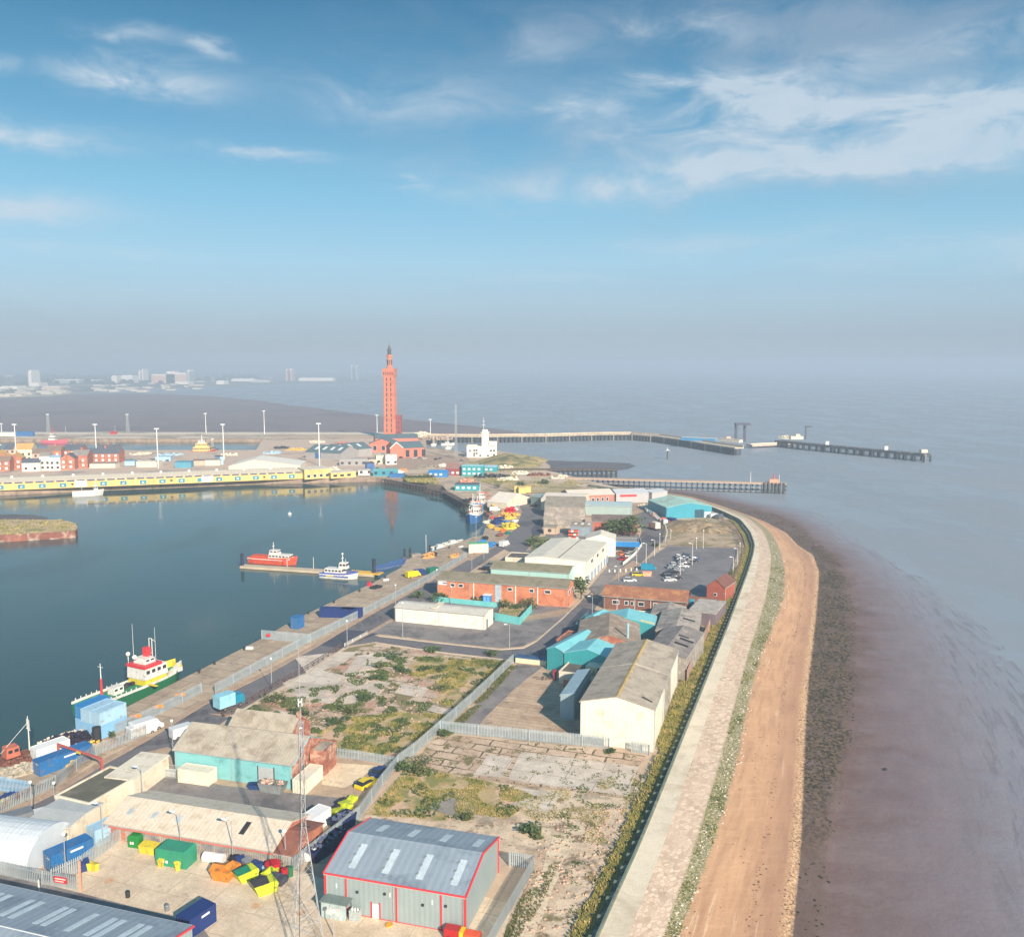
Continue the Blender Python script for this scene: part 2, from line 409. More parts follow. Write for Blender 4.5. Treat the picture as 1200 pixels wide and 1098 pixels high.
def foreshore():
    from mathutils import noise as mn
    mb = MB(); divs = [8, 3, 16, 8, 60, 40]; cols = []; tval = []
    for s in FS:
        line = []; tv = []
        for k, n in zip(range(1, 7), divs):
            for j in range(n if k < 6 else n+1):
                f = j/n; p = s[k].lerp(s[k+1], f); t = k+f
                if k >= 1: 
                    amp = {1: .06, 2: .12, 3: .16, 4: .12, 5: .10, 6: .0}[k] if not (k == 1 and j == 0) else 0
                    p = p + Vector((0, 0, amp*(mn.noise(p*.25)*1.2+mn.noise(p*.9)*.6)))
                    if k >= 5: p = p + Vector((0, 0, (.14+.14*(k == 6)*0+.16*f)*mn.noise(Vector((p.x*.03, p.y*.012, 3)))+.09*mn.noise(Vector((p.x*.11, p.y*.05, 9)))+.05*mn.noise(Vector((p.x*.3, p.y*.1, 5)))))
                line.append(p); tv.append(t)
        cols.append(line); tval.append(tv)
    W = len(cols[0]); vs = [p for c in cols for p in c]
    fs = [(i*W+j, i*W+j+1, (i+1)*W+j+1, (i+1)*W+j) for i in range(len(cols)-1) for j in range(W-1)]
    mb.add(vs, fs)
    m, nt, b = _nodes('m_foreshore')
    tcn = nt.nodes.new('ShaderNodeTexCoord').outputs['Object']
    at = nt.nodes.new('ShaderNodeAttribute'); at.attribute_name = 'band'; t0 = at.outputs['Fac']
    at2 = nt.nodes.new('ShaderNodeAttribute'); at2.attribute_name = 'along'; al = at2.outputs['Fac']
    uvc = nt.nodes.new('ShaderNodeCombineXYZ'); nt.links.new(_math(nt, 'MULTIPLY', t0, 6.0), uvc.inputs[0]); nt.links.new(al, uvc.inputs[1])
    uv = uvc.outputs[0]
    nb = _noise(nt, tcn, .18, 7, .65); nf = _noise(nt, tcn, 1.2, 6, .7); nm = _noise(nt, tcn, .05, 5, .6)
    t = _math(nt, 'ADD', t0, _math(nt, 'ADD', _math(nt, 'MULTIPLY', _math(nt, 'SUBTRACT', nb, .5), .30), _math(nt, 'MULTIPLY', _math(nt, 'SUBTRACT', nf, .5), .20)))
    tl = _math(nt, 'ADD', t0, _math(nt, 'MULTIPLY', _math(nt, 'SUBTRACT', nf, .5), .10))
    # stone apron: coursed setts running down the slope
    vo = nt.nodes.new('ShaderNodeTexVoronoi'); vo.feature = 'DISTANCE_TO_EDGE'; vo.inputs['Scale'].default_value = 1.1; nt.links.new(_map(nt, uv, 0, (.9, 1.1, 1)), vo.inputs['Vector'])
    vc = nt.nodes.new('ShaderNodeTexVoronoi'); vc.inputs['Scale'].default_value = 1.1; nt.links.new(_map(nt, uv, 0, (.9, 1.1, 1)), vc.inputs['Vector'])
    sepc = nt.nodes.new('ShaderNodeSeparateColor'); nt.links.new(vc.outputs['Color'], sepc.inputs[0])
    st0 = _mix(nt, sepc.outputs[0], S(206, 186, 164), S(158, 138, 119)); st0 = _mix(nt, _range(nt, vo.outputs['Distance'], .0, .10), S(158, 136, 116), st0)
    stone = _mix(nt, _range(nt, nb, .35, .75, 0, .75), st0, S(196, 174, 152))
    stone = _mix(nt, _range(nt, nf, .58, .75, 0, .6), stone, S(232, 216, 198))
    # weedy toe of the apron, pale stones between tufts
    scrub = _mix(nt, _range(nt, _noise(nt, _map(nt, uv, 0, (1.2, .5, 1)), 1.6, 5, .7), .42, .6), S(108, 112, 66), S(164, 146, 108))
    scrub = _mix(nt, _range(nt, _noise(nt, _map(nt, uv, R(25), (.8, 3, 1)), 1.2, 3, .6), .54, .62), scrub, S(214, 200, 180))
    # sand with faint cusps and drift lines
    sand = _mix(nt, _range(nt, nm, .3, .7), S(203, 160, 122), S(185, 143, 108))
    sn = _noise(nt, _map(nt, uv, 0, (1.1, .06, 1), (3, 0, 0)), 1.5, 5, .6)
    sand = _mix(nt, _range(nt, sn, .45, .68, 0, .5), sand, S(150, 112, 86))
    sand = _mix(nt, _range(nt, _noise(nt, _map(nt, uv, 0, (.5, .9, 1)), .9, 4, .6), .52, .72, 0, .35), sand, S(214, 174, 136))
    sand = _mix(nt, _range(nt, _noise(nt, tcn, 3.0, 4, .8), .62, .72, 0, .5), sand, S(140, 108, 84))
    sand = _mix(nt, _range(nt, _noise(nt, _map(nt, uv, 0, (1.6, .035, 1), (7, 3, 0)), 1.0, 6, .7), .60, .66, 0, .5), sand, S(228, 198, 164))
    wet = _range(nt, tl, 3.35, 3.8)
    sand = _mix(nt, _math(nt, 'MULTIPLY', wet, .55), sand, S(150, 112, 90))
    pebn = _noise(nt, tcn, 2.6, 4, .8)
    peb = _mix(nt, _range(nt, pebn, .42, .6), S(150, 112, 84), S(228, 190, 146))
    vor = nt.nodes.new('ShaderNodeTexVoronoi'); vor.inputs['Scale'].default_value = .62; nt.links.new(tcn, vor.inputs['Vector'])
    mud0 = _mix(nt, _range(nt, _noise(nt, _map(nt, tcn, R(8), (.03, .07, 1)), 1.0, 8, .66, 1.2), .35, .65), S(110, 84, 76), S(128, 108, 103))
    mud0 = _mix(nt, _range(nt, _noise(nt, _map(nt, tcn, R(5), (.05, .28, 1), (9, 9, 0)), 1.0, 7, .7, 1.5), .60, .66, 0, .6), mud0, S(88, 74, 68))
    rip = _noise(nt, _map(nt, uv, R(2), (4.5, .06, 1), (2, 0, 0)), 1.0, 6, .66, .8)
    ripm = _math(nt, 'MULTIPLY', _range(nt, rip, .52, .60, 0, .38), _range(nt, t0, 5.35, 5.6))
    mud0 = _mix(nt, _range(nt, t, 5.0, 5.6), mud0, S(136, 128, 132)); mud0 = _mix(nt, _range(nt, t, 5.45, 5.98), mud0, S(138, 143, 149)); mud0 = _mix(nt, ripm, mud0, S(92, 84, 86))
    wd = _mix(nt, _range(nt, _noise(nt, tcn, 1.4, 6, .75), .46, .56), S(46, 42, 30), S(120, 100, 78))
    wpat = _range(nt, _math(nt, 'ADD', _math(nt, 'MULTIPLY', nb, .6), _math(nt, 'MULTIPLY', nf, .4)), .40, .5)
    wpat = _math(nt, 'MULTIPLY', wpat, _math(nt, 'MULTIPLY', _range(nt, al, 30, 62, .18, 1), _range(nt, al, 220, 330, 1, .3)))
    weed = _mix(nt, wpat, _mix(nt, .35, mud0, S(88, 74, 60)), wd)
    def step(a, w): return _range(nt, t, a-w, a+w)
    col = _mix(nt, _range(nt, tl, 1.93, 2.03), stone, scrub)
    col = _mix(nt, _range(nt, t, 2.92, 3.02), col, sand)
    col = _mix(nt, _range(nt, t0, 3.84, 3.93), col, peb)
    col = _mix(nt, _range(nt, t0, 3.97, 4.02), col, weed) if False else _mix(nt, _range(nt, tl, 3.98, 4.03), col, weed)
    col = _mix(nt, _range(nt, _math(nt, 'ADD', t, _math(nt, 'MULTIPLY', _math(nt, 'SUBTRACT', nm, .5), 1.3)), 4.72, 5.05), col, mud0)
    nt.links.new(col, b.inputs['Base Color'])
    rough = _range(nt, _noise(nt, _map(nt, tcn, R(6), (.02, .12, 1)), 1.0, 5, .6), .35, .65, .40, .62)
    b.inputs['Specular IOR Level'].default_value = .4
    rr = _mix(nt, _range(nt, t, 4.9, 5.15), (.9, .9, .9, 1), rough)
    nt.links.new(rr, b.inputs['Roughness'])
    _bump(nt, b, _math(nt, 'ADD', _math(nt, 'MULTIPLY', nf, .25), _math(nt, 'MULTIPLY', _noise(nt, _map(nt, tcn, R(30), (1, .3, 1)), .25, 5, .6), _range(nt, t0, 4.9, 5.5, 0, .35))), .5, .8)
    me = mb.mesh('foreshore', m, False)
    a = me.attributes.new('band', 'FLOAT', 'POINT'); a.data.foreach_set('value', [x for l in tval for x in l])
    acc = 0; alv = []
    for i, c in enumerate(cols):
        if i: acc += (FS[i][2]-FS[i-1][2]).length
        alv += [acc]*W
    a = me.attributes.new('along', 'FLOAT', 'POINT'); a.data.foreach_set('value', alv)
    for p in me.polygons: p.use_smooth = True
    bm = bmesh.new(); bm.from_mesh(me)
    for f in bm.faces:
        if f.normal.z < 0: f.normal_flip()
    bm.to_mesh(me); bm.free()
    o = bpy.data.objects.new('foreshore', me); COL.objects.link(o); o['kind'] = 'structure'
foreshore()

def offset(i, k, d, z):
    """point d metres inland from column k at station i"""
    p = FS[i][k]; q = FS[min(i+1, len(FS)-1)][k]; r_ = FS[max(i-1, 0)][k]
    t = (q-r_); t.z = 0; t.normalize(); n = Vector((-t.y, t.x, 0))
    return Vector((p.x+n.x*d, p.y+n.y*d, z))
# sea wall: pale concrete crest path, raised kerb, algae-dark inland face with buttresses
m_crest = mat('m_crest', S(232, 216, 188), .85, .07, .3, S(196, 178, 150), .4, .12)
m_algae = mat('m_algae', S(112, 124, 108), .9, .25, .4, S(150, 146, 124), .35, .3)
wallT = T('sea_wall', 'long curving concrete sea wall with pale crest path and green stained inland face', 'sea wall', (0, 0, 0))
def ribbon(offs):
    """offs = list of (column, inland offset, z): closed loop cross-section swept along the wall"""
    mb = MB(); n = len(offs); vs = []
    for i in range(len(FS)):
        for (k, d, z) in offs: vs.append(offset(i, k, d, z))
    fs = []
    for i in range(len(FS)-1):
        for j in range(n): a = i*n+j; b_ = i*n+(j+1) % n; fs.append((a, b_, b_+n, a+n))
    fs += [tuple(range(n)), tuple(range(len(FS)*n-n, len(FS)*n))]
    return mb.add(vs, fs)
wallT.part('wall', ribbon([(1, 0, 1.5), (0, 0, 1.5), (0, .02, -1), (1, 0, -1)]), m_crest)
wallT.part('parapet', ribbon([(0, .04, 1.75), (0, .38, 1.75), (0, .45, -.2), (0, .04, -.2)]), m_algae)
bt_i = [i for i in range(2, len(FS)-30)][:95]
bme = MB().box(-.25, .25, -.9, 0, 0, 1.35).mesh('buttress', m_algae)
for i in bt_i:
    p = offset(i, 0, .45, 0); q = FS[i+1][0]-FS[i][0]
    o = bpy.data.objects.new('buttress', bme); COL.objects.link(o); o.parent = wallT.o
    o.location = p; o.rotation_euler = (0, 0, math.atan2(q.y, q.x)+math.pi)

# ---- land
OUT = [(-500,506),(-500,514.5),(307,514.5),(307,527),(-500,529)]
QUAY = [(-500,583),(-60,577),(0,574.5),(130,568.5),(300,562),(440,559),(472,561),(519,569),(524,576),(533,583),(544,589),(556,592),(577,593),(566,627),(552,630),(545,633),(477,655),(470,665),(435,684),(400,700),(375,712),(345,726),(307,748),(260,772),(222,791),(139,833),(90,858),(55,874),(0,899),(-60,928),(-500,1120)]
NORTH = [(700,566),(650,557),(640,552),(645,546),(638,541),(600,531),(585,528.5),(545,530),(500,524),(499,515),(520,511),(500,506.5)]
coast = [FS[i][0] for i in range(0, len(FS), 2)]
landp = [P(x, y) for x, y in OUT] + [P(x, y) for x, y in QUAY] + [P(-500, 1250), P(664, 1250)] + [Vector((p.x, p.y, 0)) for p in coast] + [P(x, y) for x, y in NORTH]
m_land = gmat('m_land', S(200, 174, 146), [(S(160, 144, 122), .05, .5, .62), (S(130, 122, 80), .09, .58, .66), (S(196, 176, 150), .3, .6, .75)])
sheet('ground', landp, 0.0, m_land)
m_quay = gmat('m_quay', S(184, 164, 140), [(S(140, 122, 102), .12, .55, .7), (S(206, 188, 162), .2, .6, .7)], joints=(9, 4.5, S(110, 96, 80), .10, .86))
m_qwall = mat('m_qwall', S(164, 140, 118), .9, .25, .2, S(112, 98, 84), .4, .25, streak=.35)
mb = MB(); n = len(landp)
vs = [(p.x, p.y, -.01) for p in landp]+[(p.x, p.y, -8) for p in landp]
mb.add(vs, [(k, (k+1) % n, n+(k+1) % n, n+k) for k in range(n)])
solo('quay_wall', None, None, mb, m_qwall, kind='structure')

ASPH = S(98, 96, 98)
m_road = gmat('m_road', S(112, 109, 110), [(S(84, 83, 88), .04, .56, .60), (S(116, 112, 110), .15, .58, .72)], streaks=(S(120, 116, 114), (.9, .03, 1)), rot=20)
m_roadnew = gmat('m_roadnew', S(72, 76, 88), [(S(86, 90, 100), .2, .55, .7)])
m_tar = gmat('m_tar', S(136, 129, 125), [(S(102, 98, 98), .1, .5, .62), (S(140, 130, 120), .25, .58, .72)])
m_pave = gmat('m_pave', S(182, 156, 132), [(S(150, 130, 110), .3, .55, .7)], joints=(3, 2, S(150, 130, 108), .06, .9))
m_kerb = mat('m_kerb', S(196, 180, 158), .85, .12, .4)
m_white = mat('m_white', S(225, 222, 212), .6, .08, 1)
# quay apron
patch('quay_apron', [(-60,928),(0,899),(55,874),(90,858),(139,833),(222,791),(260,772),(307,748),(345,726),(375,712),(400,700),(435,684),(470,665),(477,655),(545,633),(566,627),(577,593),(556,592),(545,590),(560,583),(598,588),(605,603),(600,622),(575,641),(546,657),(500,684),(427,723),(364,755),(252,816),(171,864),(112,890),(65,925),(-20,966),(-60,985)], m_quay)
patch('road', [(-40,978),(32,946),(65,929),(122,896),(195,853),(240,826),(319,787),(371,758),(427,725),(500,684),(546,657),(575,641),(602,622),(611,606),(608,594),(596,583),(585,577),(600,574),(618,580),(633,592),(637,608),(620,622),(600,638),(570,657),(530,684),(505,698),(462,724),(445,735),(431,742),(444,746),(513,754),(587,762),(614,760),(629,752),(660,725),(683,702),(706,680),(719,668),(733,652),(748,636),(752,622),(746,606),(735,594),(742,590),(757,600),(776,612),(781,622),(777,634),(760,651),(735,677),(702,706),(683,735),(655,764),(645,778),(600,775),(513,763),(440,752),(408,757),(361,787),(319,810),(275,836),(240,862),(205,882),(150,905),(104,922),(65,942),(32,968),(-20,1002)], m_road)
patch('road_resurfacing', [(372,755.5),(404,738),(450,741),(432,746.5),(404,757),(400,760)], m_roadnew)
patch('road_resurfacing', [(659,742),(668,728),(683,712),(704,716),(690,730),(672,748),(650,772),(640,770)], m_roadnew)
# pavements and kerbs beside the long fence
def strip(name, l, w, m, h=.12, z=0.0, kind='structure'):
    """raised strip along a pixel line"""
    pts = [P(x, y) for x, y in l]; mb = MB()
    vs = []
    for i, p in enumerate(pts):
        t = (pts[min(i+1, len(pts)-1)]-pts[max(i-1, 0)]); t.normalize(); nn = Vector((-t.y, t.x, 0))*w/2
        vs += [(p.x+nn.x, p.y+nn.y, z), (p.x-nn.x, p.y-nn.y, z), (p.x-nn.x, p.y-nn.y, z+h), (p.x+nn.x, p.y+nn.y, z+h)]
    fs = []
    for i in range(len(pts)-1):
        for j in range(4): a = i*4+j; b_ = i*4+(j+1) % 4; fs.append((a, b_, b_+4, a+4))
    fs += [(0, 1, 2, 3), tuple(range(len(vs)-4, len(vs)))]
    mb.add(vs, fs); o = solo(name, None, None, mb, m, kind=kind); return o
strip('pavement', [(-30,972),(32,943),(65,927),(122,893),(171,866),(195,851),(240,823),(319,785),(371,756),(427,723),(500,682),(546,656)], 1.6, m_pave, .13)
strip('pavement', [(546,656),(560,648),(580,637),(600,621),(608,606),(606,595),(596,585)], 4.5, m_pave, .13)
strip('kerb', [(444,745.3),(513,753.4),(587,761.3),(614,759),(629,751),(660,724),(683,701)], .35, m_kerb, .14)
strip('kerb', [(440,753),(513,764),(600,774)], .35, m_kerb, .14)
strip('kerb', [(270,840),(319,813),(361,789),(403,759.5)], .4, m_kerb, .14)
strip('pavement', [(405,756),(418,749.5),(434,741),(460,726)], 1.2, m_pave, .13)
patch('traffic_island', [(684,703),(714,675),(742,657),(751,660),(722,683),(700,701)], m_pave)
strip('kerb', [(790,668),(776,680),(764,690)], .3, m_kerb, .12)
# office car park and yards
patch('yard', [(462,727),(500,700),(670,712),(682,704),(658,726),(628,750),(613,757),(587,759.5),(513,751.5),(434,741.5)], m_tar)
patch('yard', [(597,726),(668,712),(682,704),(670,716),(655,722),(600,730)], m_pave)
m_plot = gmat('m_plot', S(214, 190, 166), [(S(194, 148, 124), .10, .52, .60), (S(134, 122, 82), .11, .53, .58), (S(86, 90, 56), .22, .56, .61), (S(140, 112, 90), .6, .58, .66)], joints=(6.5, 3.4, S(104, 92, 64), .16, .78, 1))
patch('waste_plot', [(408,759),(440,754.5),(513,766),(598,776),(551,820),(516,855),(484,887),(466,893),(380,884),(372,864),(330,858),(246,836),(275,838),(319,813),(361,790)], m_plot)
m_grassy = gmat('m_grassy', S(188, 164, 120), [(S(136, 134, 74), .14, .50, .58), (S(212, 176, 146), .17, .53, .59), (S(182, 148, 92), .4, .55, .64), (S(78, 84, 50), .3, .60, .66)], bump=.2)
patch('grassy_ground', [(486,770),(520,770),(592,775),(551,817),(535,830),(505,822),(522,806),(500,795),(478,792)], m_grassy)
patch('grassy_ground', [(400,842),(470,835),(530,838),(514,856),(484,885),(440,883),(385,878),(372,862)], m_grassy)
m_slab = gmat('m_slab', S(214, 200, 182), [(S(168, 156, 142), .12, .5, .68), (S(140, 128, 112), .5, .64, .72)], joints=(11, 5, S(150, 134, 112), .08, .93))
for l in ([(420,768),(452,764),(462,770),(430,792),(402,790)], [(330,800),(372,784),(420,796),(458,800),(436,822),(392,826),(350,818)],
          [(470,802),(503,806),(494,818),(462,812)], [(290,838),(330,832),(352,842),(322,852),(292,846)], [(500,824),(528,832),(520,838),(492,830)], [(345,770),(400,764),(420,764),(395,781),(360,790)]):
    patch('concrete_slab', l, m_slab)
# yard with tarmac strip
m_yardc = gmat('m_yardc', S(198, 172, 144), [(S(160, 134, 112), .16, .52, .64), (S(120, 104, 88), .35, .62, .70)], joints=(12, 1.5, S(140, 118, 96), .07, .88))
patch('yard', [(601,776),(645,779),(715,800),(690,868),(682,871),(521,855),(553,824)], m_yardc)
patch('yard', [(606,778),(637,781),(612,800),(592,818),(568,842),(556,858),(530,853),(557,826)], m_tar)
# second plot
m_plot2 = gmat('m_plot2', S(212, 186, 160), [(S(182, 154, 128), .14, .5, .62), (S(122, 112, 72), .2, .56, .62), (S(136, 112, 88), .7, .6, .66)], joints=(5.5, 2.6, S(98, 84, 60), .20, .84, 1))
patch('waste_plot', [(516,860),(680,876),(756,886),(748,898),(735,935),(590,917),(520,905),(485,893)], m_plot2)
m_dirt = gmat('m_dirt', S(220, 196, 166), [(S(190, 160, 130), .07, .50, .62), (S(168, 152, 130), .14, .52, .60), (S(140, 120, 94), .3, .55, .62), (S(128, 122, 74), .16, .60, .66), (S(112, 92, 72), .8, .62, .68)], bump=.15)
patch('dirt', [(484,893),(520,906),(590,918),(735,936),(766,896),(787,900),(740,1005),(700,1100),(660,1190),(560,1190),(600,1098),(626,1018),(600,1000),(470,965),(425,958)], m_dirt)
patch('grassy_ground', [(482,895),(530,908),(600,922),(630,935),(595,960),(560,955),(540,962),(470,958),(430,955)], m_grassy)
patch('concrete_slab', [(610,881),(748,899),(736,933),(595,914)], m_slab)
patch('concrete_slab', [(572,885),(602,889),(588,912),(554,908)], m_slab)
patch('concrete_slab', [(612,924),(660,931),(640,953),(600,945)], m_slab)
m_slabg = gmat('m_slabg', S(160, 150, 138), [(S(132, 126, 118), .2, .5, .65), (S(126, 116, 80), .2, .6, .66)])
patch('concrete_slab', [(515,928),(540,930),(560,948),(545,962),(503,948)], m_slabg)
patch('dirt_track', [(650,975),(672,978),(664,1010),(640,1060),(622,1110),(585,1170),(560,1170),(600,1095),(630,1030)], gmat('m_track', S(226, 204, 172), [(S(186, 162, 132), .2, .5, .65)], streaks=(S(170, 146, 118), (.9, .05, 1)), rot=68))
# grass strip inland of the wall
gs = [offset(i, 0, 1.5, 0) for i in range(0, len(FS)-40, 2)]; gi = [offset(i, 0, 2.8+(2.6 if 20 < i < 70 else .8), 0) for i in range(0, len(FS)-40, 2)]
m_verge = gmat('m_verge', S(134, 124, 60), [(S(166, 146, 66), .2, .48, .6), (S(96, 104, 48), .25, .54, .66)], bump=.25)
sheet('verge', gs+gi[::-1], .40, m_verge)
# concrete yard of the waste depot, drive and tarmac in front of the turquoise shed
m_yard = gmat('m_yard', S(222, 202, 174), [(S(202, 178, 148), .08, .5, .66), (S(158, 138, 116), .35, .64, .74), (S(110, 96, 82), .9, .70, .74)], joints=(7, 5, S(182, 158, 130), .05, .96))
patch('yard', [(85,1030),(141,985),(345,1021),(380,1030),(420,1010),(600,1060),(560,1200),(-100,1200),(-100,1060),(0,1036)], m_yard)
patch('drive', [(-60,1008),(40,1033),(90,1046),(235,1084),(260,1120),(-60,1120)], m_tar)
patch('yard', [(196,876),(172,882),(140,902),(175,915),(205,935),(345,963),(420,945),(470,898),(466,894),(382,886),(340,926)], gmat('m_yardd', S(186, 160, 132), [(S(156, 136, 114), .2, .54, .66), (S(206, 182, 152), .2, .6, .7)]))
patch('tarmac', [(175,905),(215,908),(260,921),(343,930),(420,938),(408,950),(345,958),(200,936),(160,928)], m_tar)
patch('concrete_slab', [(376,893),(440,898),(420,916),(404,924),(378,920)], gmat('m_pale', S(232, 208, 172), [(S(190, 166, 134), .4, .58, .7)]))
# car park and rough ground
patch('car_park', [(783,640),(866,643),(850,690),(826,700),(700,690),(745,668),(760,655)], gmat('m_cpark', S(130, 125, 124), [(S(112, 108, 108), .08, .45, .6), (S(130, 122, 118), .2, .62, .72)]))
patch('rough_ground', [(786,612),(838,606),(856,610),(868,622),(866,642),(783,639),(776,628)], gmat('m_rough', S(186, 162, 132), [(S(146, 130, 90), .08, .48, .56), (S(116, 96, 72), .12, .57, .63)]))
patch('road', [(600,648),(585,640),(604,620),(612,600),(604,584),(620,580),(634,590),(637,612),(634,626),(622,640),(612,650)], m_road)
patch('road_resurfacing', [(622,622),(634,606),(636,624),(626,632)], m_roadnew)
patch('yard', [(600,658),(640,648),(664,640),(660,632),(640,632),(628,642),(604,650)], m_tar)
patch('grassy_ground', [(622,646),(626,632),(640,629),(666,632),(668,640),(650,646),(634,651)], gmat('m_gdn', S(104, 116, 66), [(S(150, 142, 92), .2, .5, .6), (S(186, 166, 130), .3, .6, .68)]))
patch('yard', [(580,668),(600,662),(616,668),(612,684),(574,682),(560,676)], m_tar)
patch('yard', [(640,632),(692,634),(716,640),(712,664),(690,690),(700,700),(740,652),(752,636),(748,626),(692,628),(684,620),(640,626)], m_tar)
patch('yard', [(620,580),(780,576),(782,590),(744,604),(690,606),(640,600),(622,596)], m_pave)
# tower side: brick-paved square, grass banks, tracks
patch('paved_square', [(452,545),(470,533),(545,534),(552,541),(540,548),(480,551),(455,552)], m_pave)
m_town = gmat('m_town', S(208, 182, 158), [(S(160, 146, 136), .03, .54, .64), (S(200, 178, 154), .06, .58, .7)])
patch('yard', [(-300,545),(-300,530),(300,528),(307,516),(440,514),(470,520),(452,545),(420,553),(300,556),(0,566)], m_town)
patch('grassy_ground', [(552,541),(600,546),(632,548),(655,560),(700,566),(690,571),(600,575),(570,566),(545,560)], gmat('m_bank', S(168, 150, 104), [(S(196, 172, 136), .03, .5, .6), (S(112, 108, 64), .08, .58, .66)]))
patch('track', [(560,555),(620,549),(648,553),(700,566),(730,573),(700,574),(640,563),(600,563),(565,562)], gmat('m_trk2', S(206, 184, 156), [(S(176, 152, 126), .05, .52, .64)]))
patch('quay_apron', [(-500,506.5),(499,507),(499,510),(-500,510)], gmat('m_qfar', S(218, 204, 182), [(S(160, 146, 128), .02, .52, .6)]))
patch('quay_apron', [(-500,512),(307,512),(320,514),(-500,514)], MATS['m_qfar'])
# mound of grass and rock behind the white office
def mound(name, cpx, rx, ry, h, m, seed=0, kind='structure', ang=0):
    from mathutils import noise as mn
    c = P(*cpx); mb = MB(); n, k = 28, 9; vs = [(0, 0, h)]; fs = []
    for i in range(1, k+1):
        f = i/k
        for j in range(n):
            a = 2*math.pi*j/n; q = 1+.22*mn.noise(Vector((math.cos(a)*1.5, math.sin(a)*1.5, seed)))
            x, y = math.cos(a)*rx*f*q, math.sin(a)*ry*f*q
            vs.append((x, y, h*(1-f*f)*(1+.35*mn.noise(Vector((x*.15, y*.15, seed))))-.05*f))
    for j in range(n): fs.append((0, 1+j, 1+(j+1) % n))
    for i in range(k-1):
        for j in range(n): a = 1+i*n+j; b_ = 1+i*n+(j+1) % n; fs.append((a, a+n, b_+n, b_))
    mb.add(vs, fs)
    o = solo(name, None, None, mb, m, (c.x, c.y, 0), ang, kind=kind, smooth=True)
    return o
mound('hill', (600,541), 26, 42, 4.5, gmat('m_mound', S(172, 152, 98), [(S(196, 166, 124), .06, .55, .66), (S(104, 104, 60), .1, .5, .6)]), 2)
mound('rubble_heap', (812,618), 17, 14, 2.6, gmat('m_heap', S(150, 126, 92), [(S(190, 166, 134), .3, .5, .6), (S(94, 80, 56), .4, .52, .62)], bump=.5), 5, 'stuff')
mound('rubble_heap', (836,622), 9, 8, 1.8, MATS['m_heap'], 8, 'stuff')
# mud banks rising out of the estuary
m_mud = gmat('m_mud', S(138, 124, 122), [(S(118, 104, 102), .02, .5, .65), (S(160, 148, 148), .01, .6, .7)], rough=.45, bump=.02)
m_mudd = gmat('m_mudd', S(104, 92, 88), [(S(84, 74, 70), .05, .5, .65)], rough=.5, bump=.02)
m_mudf = gmat('m_mudf', S(134, 118, 114), [(S(116, 102, 100), .006, .5, .65), (S(140, 126, 124), .004, .6, .7)], rough=.6, bump=.02)
def wob(l, amp, z, step=10):
    out = []; 
    for (a, b) in zip(l, l[1:]+l[:1]):
        n = max(1, int(abs(a[0]-b[0])/step))
        for k in range(n): 
            f = k/n; out.append((a[0]+(b[0]-a[0])*f, a[1]+(b[1]-a[1])*f+random.uniform(-amp, amp)))
    return [P(x, y, z) for x, y in out]
sheet('mudflat', wob([(-700,474),(-100,466),(0,464),(150,461),(235,463),(290,468),(340,475),(400,482),(450,488),(500,494),(560,500.5),(600,505),(620,509),(560,512),(-700,512)], .5, -4.9), -4.9, m_mudf)
sheet('mudflat', wob([(610,538),(650,540),(700,541),(738,543),(745,546),(735,550),(700,553),(640,553),(615,552)], .3, -4.9), -4.9, m_mudd)
sheet('mudflat', wob([(-300,602),(0,602.5),(40,603.5),(56,606),(50,612),(-300,614)], .4, -2.9), -2.9, m_mudd)
# far shore
m_farl = gmat('m_farl', S(150, 146, 130), [(S(92, 104, 92), .004, .46, .54), (S(196, 188, 176), .008, .58, .62)])
sheet('far_shore', wob([(-900,472),(-200,471),(0,466),(60,464),(95,460),(150,455),(235,453.5),(330,450),(420,448),(470,446),(480,441),(400,438),(300,436),(-900,436)], .3, -4.6), -4.6, m_farl)
sheet('beach', wob([(-200,471.6),(0,466.6),(60,464.4),(95,460.4),(60,462.6),(0,464.4),(-200,468.5)], .2, -4.5), -4.5, gmat('m_farb', S(190, 180, 150)))
# ================================================================== BUILDERS
def W(c, v=.08, **k): return c
def face(t, side, u, z, w, h, d=.07):
    """thin box standing proud of one wall of building t; u along the wall from its left end seen from outside"""
    mb = MB(); L, D = t.w, t.d
    if side == 'F': mb.box(u, u+w, -d, .02, z, z+h)
    elif side == 'B': mb.box(L-u-w, L-u, D-.02, D+d, z, z+h)
    elif side == 'R': mb.box(L-.02, L+d, u, u+w, z, z+h)
    elif side == 'L': mb.box(-d, .02, D-u-w, D-u, z, z+h)
    return mb
m_glass = mat('m_glass', S(52, 60, 68), .25, .2, 1); m_frame = mat('m_frame', S(232, 230, 224), .6, .05, 1)
m_dark = mat('m_dark', S(48, 48, 50), .7, .2, 1); m_steel = mat('m_steel', S(150, 154, 156), .45, .12, 1, metal=.4)
def window(t, side, u, z, w, h, frame=None, pane=None):
    f = t.part('window', face(t, side, u, z, w, h, .08), frame or m_frame)
    e = min(.15, w*.12)
    t.part('pane', face(t, side, u+e, z+e, w-2*e, h-2*e, .11), pane or m_glass, parent=f)
    return f
def door(t, side, u, w, h, m, nm='door', z=.0): return t.part(nm, face(t, side, u, z, w, h, .06), m)
